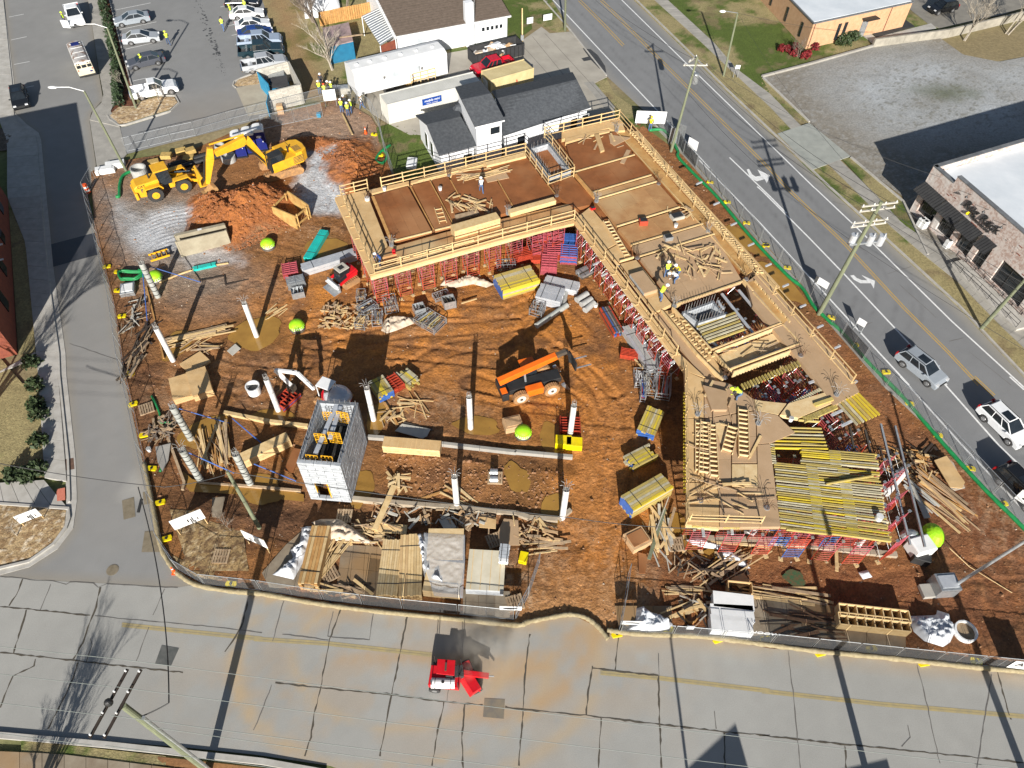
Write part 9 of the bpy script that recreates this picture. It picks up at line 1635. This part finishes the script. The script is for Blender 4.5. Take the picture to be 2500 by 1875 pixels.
for base,top,l,kx in(((308.1,416.6),(205.4,222.8),'light pole with a long white arm at the corner of the site',-2.8),((332.7,266.2),(261.8,68),'light pole with a white arm on the rock island',-2.6)):
 t,tp,_=pole(base,top,l,.14,.1,h=9.4,name='street_light');MB().tube([tp,tp+Vector((kx*.5,.1,.35)),tp+Vector((kx,.1,.3))],.04,6).obj('lamp_arm',M['white'],t);MB().dome(tp+Vector((kx-.3,.1,.28)),.5,.2,.12,10,3,full=True).obj('lamp_head',M['white'],t)
pF,tF,_=pole((506,1880),(300,1722),'thick wooden pole with two long dark crossarms in the bottom left corner',h=13.2,r0=.2,r1=.15)
for o in(-.32,.32):c=tF+Vector((o-.15,.0,.4));arm(pF,c,1.36,3.1,mat='wood_dark',ins=4,w_=.11)
MB().tube([P(506,1880)+Vector((.22,0,0)),P(506,1880).lerp(tF,.45)+Vector((.24,0,0)),P(506,1880).lerp(tF,.85)+Vector((.22,0,0))],.09,8).obj('conduit',M['galv'],pF);MB().dome(tF+Vector((-.5,0,.4)),.2,.2,.25,10,4,full=True).obj('arrester',M['black'],pF)
pG,tG,_=pole((633.6,1289),(555,1151),'green wooden pole standing behind the crumpled plastic at the front left',h=7.9,r0=.16);pH,tH,_=pole((2306,1444),(2520,1310),'slanted grey steel pole at the right bottom corner beside the cabinet',h=8,r0=.12,r1=.1,mat='galv',name='steel_pole')
for k,(x,y0,y1)in enumerate(((22.3,5.5,0),(32.0,5.5,0),(11.35,1.0,0))):
 t=thing('utility_pole',('first','second','third')[k]+' pole below the bottom edge casting a long thin shadow','pole',(x,y0,0));MB().cyl((x,y0,0),(x,y0,(13,14,8)[k]),(.22,.26,.1)[k],(.16,.2,.08)[k],10).obj('shaft',M['pole_wood'],t)
t,tp,_=pole((1275.5,110),(1275,20),'white service pole with a meter at the yard corner',.1,.08,'lumber',4.5);MB().box(P(1275,92,1.2),(.4,.25,.7)).obj('meter_box',M['galv'],t)
X_=Vector((60,4,12.5));L_=Vector((-60,17,12.5))
wires('thin parallel power lines running along the front street',[(tF+Vector((-.5+.2*k,1.9-k*1.25,.6)),Vector((58,5.2-k*1.3,12.6)),1.3)for k in range(4)]+[(tF+Vector((-.5,1.9-k*1.25,.6)),Vector((-55,15-k*1.2,12.8)),.8)for k in range(4)]+[(P(506,1880).lerp(tF,.72),Vector((58,2,9.4)),1.0)],.014,'wire_pale')
wires('black cable crossing the left street from the lawn to the site',[(P(-60,1120,6),P(*K(31,1390,930),6),.4),(P(*K(31,1390,930),6),tG+Vector((0,0,-.3)),.2),(tG,P(*K(33,540,1190),5.5),.3),(P(*K(33,540,1190),5.5),P(*K(33,1600,1280),5.5),.3)],.03);wires('black cable hanging down from the left street to the bottom left pole',[(P(*K(31,1165,930),6.5),P(*K(41,1330,0),8),.3),(P(*K(41,1330,0),8),P(*K(41,1425,1110),11),.5),(P(*K(41,1425,1110),11),tF.lerp(P(506,1880),.15),.1)],.035)
wires('power lines along the right road between the tall poles',[(tA+Vector((o,0,-.8)),tB+Vector((o*1.2,0,-.4)),1.0)for o in(-1.2,0,1.2)]+[(tB+Vector((o*1.2,0,-.4)),Vector((66+o,12,12.5)),1.5)for o in(-1.2,0,1.2)]+[(tE,tA+Vector((o,0,-.8)),.8)for o in(-1,1)]+[(tA.lerp(P(1637.8,370.3),.35),tB.lerp(P(1998.9,766.7),.35),.9),(tB.lerp(P(1998.9,766.7),.35),Vector((64,14,8)),1.2)],.02)
wires('thin service lines over the gravel lot to the shop',[(tA,P(2298,730 if 0 else 433,5.5),1.2),(tC,tB,1.0),(tC,Vector((50,98,3.5)),.6),(tB,P(2250,470,5),.8)],.015)
v=P(*K(31,1195,1030),6);tag(MB().cyl(v,v+Vector((0,-.9,-.2)),.1,n=8).obj('cable_splice',M['black']),'black cable splice case hanging over the left street','cable case')
# ---------------- trees and shrubs ----------------
def tree(base,h,label,seed=0,lean=(0,0),r=.14,mat='bark',spread=.55,depth=5,name='bare_tree',nb=3,stems=1,start=.3):
 v=P(*base)if len(base)==2 else Vector(base);t=thing(name,label,'tree',(v.x,v.y,0));rn=random.Random(seed);tr=MB();cr=MB()
 def br(p,d_,L,r_,k):
  n=3;pts=[p];
  for i in range(n):d_=(d_+Vector((rn.gauss(0,.1),rn.gauss(0,.1),rn.gauss(.02,.06)))).normalized();p=p+d_*L/n;pts.append(p)
  (tr if k==0 else cr).tube(pts,[r_*(1-.35*i/n)for i in range(n+1)],6 if k==0 else 4 if k<3 else 3)
  if k>=depth:return
  for j in range(nb+(k==0)+(1 if k>1 else 0)):
   u=rn.uniform(start if k==0 else.25,1);q=pts[0].lerp(pts[-1],u)if u<.95 else pts[-1];a=rn.uniform(0,6.28);nd=(d_+Vector((cos(a),sin(a),rn.uniform(.0,.5)))*spread*rn.uniform(.7,1.4)).normalized();br(q,nd,L*rn.uniform(.5,.78),r_*.5,k+1)
 for s in range(stems):br(v+Vector((rn.uniform(-.2,.2)*s,rn.uniform(-.2,.2)*s,-.1)),Vector((lean[0]+rn.uniform(-.2,.2)*s,lean[1],1)).normalized(),h*.45,r,0)
 tr.obj('trunk',M[mat],t);cr.obj('crown',M[mat],t);return t
tree(K(12,665,590),7,'bare pale tree leaning left beside the office trailer',1,(-.25,.1),.14,'bark_pale',stems=2);tree(K(12,575,330),8,'tangled bare tree at the left of the faded shed',2,(-.35,.1),.12,'bark',stems=2);tree(K(12,500,190),8,'bare tree leaning over the dirt path near the top edge',3,(-.3,.1),.15,'bark',stems=2);tree(K(12,790,120),7,'bare twiggy tree by the white storage tent',4,(0,0),.12);tree(K(12,430,60),7,'bare tree at the top edge beside the parked cars',5,(-.2,0),.12)
tree(K(14,1715,340),8,'slender pale bare tree on the grass below the upper car park',6,(.15,0),.1,'bark_pale',stems=2);tree(K(14,2085,285),9,'multi stemmed pale bare tree at the top right',7,(.1,0),.1,'bark_pale',stems=4);tree(K(11,1352,868),3.2,'small bare tree on the rock island beside the white pickup',8,(-.1,0),.05,'bark_pale',depth=4);tree(K(11,1050,745),3.8,'small bare tree in the planting strip by the parking lot',9,(-.1,0),.05,'bark_pale',depth=4);tree(K(31,150,1350),2.6,'tiny bare tree on the round rock bed at the left',10,(-.1,0),.04,'bark_pale',depth=3);tree(K(14,300,480),3,'bare shrub among the red shrubs at the brick corner',11,(0,0),.05,stems=4,depth=4,start=.1);tree(K(31,1890,1240),2.2,'dead leafless brush behind the white sign at the front left',12,(0,0),.03,stems=5,depth=3,start=.1)
tree((-43.5,28,0),14,'large bare tree just left of the picture whose shadow lies on the left street',13,(0,0),.28,depth=6);tree((-27.5,4.6,0),7.5,'bare tree below the bottom left corner whose shadow fans over the street',14,(0,0),.14,depth=6,nb=3,stems=2)
def shrub(px,rx,ry,rz,mat,label,n=170,seed=0,name='shrub',leaf=.16,group=None):
 v=P(*px);t=thing(name,label,'shrub',(v.x,v.y,0),group);rn=random.Random(seed);mb=MB();core=MB()
 for i in range(n):
  a,b,rr=rn.uniform(0,6.28),rn.uniform(-.1,1.5),rn.random()**.4;q=Vector((v.x+rx*rr*cos(a)*cos(b),v.y+ry*rr*sin(a)*cos(b),.1+rz*rr*sin(b)+rz*.1));u=Vector((rn.gauss(0,1),rn.gauss(0,1),rn.gauss(0,1))).normalized();w_=u.cross(Vector((rn.gauss(0,1),rn.gauss(0,1),1))).normalized();s=leaf*rn.uniform(.6,1.5);mb.add([q-u*s,q+w_*s*.7,q+u*s,q-w_*s*.7],[(0,1,2,3)])
 for k in range(6):a=rn.uniform(0,6.28);core.tube([(v.x,v.y,0),(v.x+rx*.5*cos(a),v.y+ry*.5*sin(a),rz*.7)],.03,4)
 mb.obj('foliage',M[mat],t);core.obj('stem',M['bark'],t)
for i in range(20):
 u=i/19;px=(rail_line(K(11,870,0),K(11,980,520),u*2)if u<.5 else rail_line(K(11,985,540),K(11,1010,890),u*2-1));shrub(px,.75,.8,1.0,'leaf_dark','dark green shrub in the planting strip of the parking lot',150,i,'hedge_shrub',group='shrubs of the planting strip')
for i,(x,y,s)in enumerate(((680,380,1.2),(650,345,1.1),(720,340,1.2),(770,335,.9))):shrub(K(14,x,y),s,s*.8,1.1,'leaf_green','olive green shrub '+('left','rear','middle','right')[i]+' under the slot windows of the tan building',300,40+i)
for i,(x,y)in enumerate(((160,430),(215,440),(275,420),(270,470),(350,495),(380,480),(445,420))):shrub(K(14,x,y),.6,.6,.8,'leaf_red','dark red shrub, '+('first','second','third','fourth','fifth','sixth','seventh')[i]+' from the left at the corner of the tan building',160,50+i)
for i,(x,y,k)in enumerate(((310,90,31),(340,330,31),(335,560,31),(330,790,31),(130,840,31),(230,850,31),(280,1490,21),(320,250,31))):shrub(K(k,x,y),.8,.8,.9,'leaf_green','green shrub at the lawn edge beside the left pavement',240,60+i,group='shrubs beside the left pavement')
# ---------------- people ----------------
def body(pose):
 J={'stand':dict(hip=(0,0,.92),ch=(0,.02,1.32),nk=(0,.03,1.5),hd=(0,.05,1.66),el=((-.27,.0,1.12),(.27,.0,1.12)),ha=((-.24,.16,.92),(.24,.16,.92)),kn=((-.11,.04,.5),(.11,.04,.5)),ft=((-.13,0,.05),(.13,0,.05))),'work':dict(hip=(0,-.12,.88),ch=(0,.1,1.22),nk=(0,.22,1.36),hd=(0,.32,1.48),el=((-.27,.3,1.0),(.27,.3,1.0)),ha=((-.15,.48,.85),(.15,.48,.85)),kn=((-.14,.08,.5),(.16,.0,.48)),ft=((-.16,.0,.05),(.2,-.12,.05))),'bend':dict(hip=(0,-.2,.84),ch=(0,.2,.98),nk=(0,.38,1.0),hd=(0,.52,.96),el=((-.24,.36,.72),(.24,.36,.72)),ha=((-.14,.5,.45),(.14,.5,.45)),kn=((-.12,.02,.46),(.12,.02,.46)),ft=((-.14,-.06,.05),(.14,-.06,.05))),'walk':dict(hip=(0,0,.9),ch=(0,.05,1.3),nk=(0,.07,1.48),hd=(0,.1,1.64),el=((-.27,-.12,1.12),(.27,.14,1.12)),ha=((-.24,-.02,.9),(.24,.34,1.0)),kn=((-.1,.2,.52),(.1,-.06,.48)),ft=((-.1,.28,.06),(.1,-.32,.1)))}[pose]
 v=[];e=[];r=[]
 def add(p,rad,link=None):
  v.append(p);r.append(rad);i=len(v)-1
  if link is not None:e.append((link,i))
  return i
 hip=add(J['hip'],.15);ch=add(J['ch'],.17,hip);nk=add(J['nk'],.07,ch);hd_=add(J['hd'],.1,nk);add(tuple(a+b for a,b in zip(J['hd'],(0,.01,.1))),.085,hd_);add(tuple(a+b for a,b in zip(J['hd'],(0,.1,.0))),.025,hd_)
 for s in(0,1):
  sx=-1 if s==0 else 1;sh=add((J['ch'][0]+sx*.2,J['ch'][1],J['ch'][2]+.1),.07,ch);el=add(J['el'][s],.05,sh);ha=add(J['ha'][s],.035,el);hx,hy,hz=J['ha'][s];ex,ey,ez=J['el'][s];d_=Vector((hx-ex,hy-ey,hz-ez)).normalized()
  for k in range(4):q=Vector((hx,hy,hz))+d_*(.1-.012*abs(k-1.2))+Vector((.022*(k-1.5),0,-.01));f1=add(tuple(Vector((hx,hy,hz))+d_*.05+Vector((.018*(k-1.5),0,0))),.014,ha);add(tuple(q),.01,f1)
  add((hx-sx*.05,hy+.03,hz),.012,ha);th_=add((J['hip'][0]+sx*.1,J['hip'][1],J['hip'][2]-.06),.1,hip);kn=add(J['kn'][s],.07,th_);an=add(J['ft'][s],.05,kn);fx,fy,fz=J['ft'][s];add((fx,fy+.16,fz-.01),.045,an)
 me=bpy.data.meshes.new('person_'+pose);me.from_pydata(v,e,[]);o=bpy.data.objects.new('tmp',me);COL.objects.link(o);m=o.modifiers.new('s','SKIN');m.use_smooth_shade=True;sv=me.skin_vertices[0].data
 for i,x in enumerate(r):sv[i].radius=(x,x)
 sv[0].use_root=True;o.modifiers.new('u','SUBSURF').levels=1
 bpy.context.view_layer.update();m2=bpy.data.meshes.new_from_object(o.evaluated_get(bpy.context.evaluated_depsgraph_get()));bpy.data.objects.remove(o);m2.name='person_'+pose
 m2.materials.clear();hz,nz,hy=J['hip'][2]+.04,J['nk'],J['hd']
 for x in('denim','hivis','skin','steel_dark','shirt_dark'):m2.materials.append(M[x])
 HD,H1,H2,CH=Vector(J['hd']),Vector(J['ha'][0]),Vector(J['ha'][1]),Vector(J['ch'])
 for p in m2.polygons:
  c=p.center;p.material_index=2 if(c-HD).length<.2 or(c-H1).length<.1 or(c-H2).length<.1 else 3 if c.z<.14 else 4 if abs(c.x)>.21 and c.z>.7 else 1 if(c-CH).length<(Vector(J['hip'])-c).length+.06 or c.z>hz+.05 else 0
 return m2,HD
PB={}
def person(px,z,pose,rz,label,shirt='hivis',hat='white',sc=1.0,group=None):
 if pose not in PB:
  m,hd_=body(pose);t=thing('person','x','person',(0,0,0));o=bpy.data.objects.new('body',m);COL.objects.link(o);o.parent=t;mb=MB().dome((hd_.x,hd_.y,hd_.z+.04),.135,.15,.13,12,4);mb.cyl((hd_.x,hd_.y+.02,hd_.z+.03),(hd_.x,hd_.y+.02,hd_.z+.045),.17,n=12);mb.obj('hard_hat',M['white'],t,smooth=True)
  for s in(-1,1):MB().dome((hd_.x+s*.035,hd_.y+.1,hd_.z+.0),.014,.01,.01,6,2,full=True).obj('eye',M['black'],t)
  PB[pose]=t
 v=P(px[0],px[1],z);rp={}
 if shirt!='hivis':rp['hivis']=M[shirt]
 if hat!='white':rp['white']=M[hat]
 return put(PB[pose],(v.x,v.y,z+.01),rz,label,group,rp,sc)
W8='workers at the gate';y='hivis'
for a in((K(12,560,800),0,'stand',.4,'person in hi-vis vest and white hard hat, leftmost of the group behind the gate',y,'white',1.05,W8),(K(12,605,825),0,'stand',0,'person in bright yellow long sleeves and orange hat with their back to the gate',y,'safety_orange',1.05,W8),(K(12,640,800),0,'stand',1.8,'person in a pale vest talking to the yellow shirted one','shirt_dark','white',1.0,W8),(K(12,665,805),0,'stand',2.6,'person in a yellow vest, rightmost of the group behind the gate',y,'white',1.05,W8),(K(12,575,735),0,'stand',3.1,'person in a dark top and white hat, rearmost of the group behind the gate','shirt_dark','white',1.0,W8),(K(12,745,955),0,'stand',.3,'person in yellow vest at the left of the group inside the gate',y,'white',1.05,W8),(K(12,770,920),0,'stand',3.0,'person in dark clothes at the back of the group inside the gate','shirt_dark','white',1.05,W8),(K(12,798,985),0,'stand',0,'person in yellow vest in front of the group inside the gate',y,'white',1.0,W8),(K(12,828,960),0,'stand',1.5,'person in a wide yellow vest at the right of the group inside the gate',y,'white',1.05,W8),(K(12,918,925),0,'walk',1.5,'person in white shirt and jeans walking beside the office trailer','white','white',1.1,None),(K(11,1430,385),0,'walk',.6,'person in a lime shirt walking beside the bright silver sedan',y,y,1.0,None),(K(11,1222,565),0,'work',.9,'person in a lime shirt leaning into the dark grey sedan',y,y,1.0,None),(K(11,560,215),0,'stand',-1.5,'person in a lime shirt at the open door of the white pickup',y,y,1.0,None),(K(11,1890,265),0,'walk',0,'person in a lime vest and dark trousers standing on the parking lot',y,'black',1.1,None),(K(11,1960,150),0,'stand',1.2,'person in a lime jacket beside the upper white sedan',y,y,1.0,None),(K(11,2080,110),.0,'stand',.2,'person in a lime shirt standing between the two white sedans',y,y,1.0,None),(K(12,1920,1630),DZ,'walk',.3,'person in a white shirt striding over the left wing of the deck','white','white',1.05,None),(K(22,1065,650),DZ,'work',2.0,'person in blue with a white hat bending at the corner of the left wing','frame_blue','white',1.0,None),(K(23,1330,755),DZ,'stand',.2,'person in a lime vest and jeans, left of the workers on the right wing',y,'white',1.1,None),(K(23,1420,760),DZ,'work',1.8,'person in an orange yellow shirt bending at the workers group on the right wing','safety_yellow','white',1.1,None),(K(23,1400,800),DZ,'bend',1.4,'person in a pale shirt crouching in front of the orange shirted one','white','white',1.1,None),(K(23,1285,945),DZ,'work',-1.2,'person in a lime vest carrying a yellow load near the guard rail',y,'white',1.15,None),(K(33,1925,190),DZ,'bend',1.2,'person in a lime vest kneeling on the lower deck near the column bars',y,y,1.1,None),(K(13,1195,1110),0,'stand',0,'person in a bright yellow jacket under the white sign board','safety_yellow','safety_yellow',1.1,None)):person(*a)
flush()
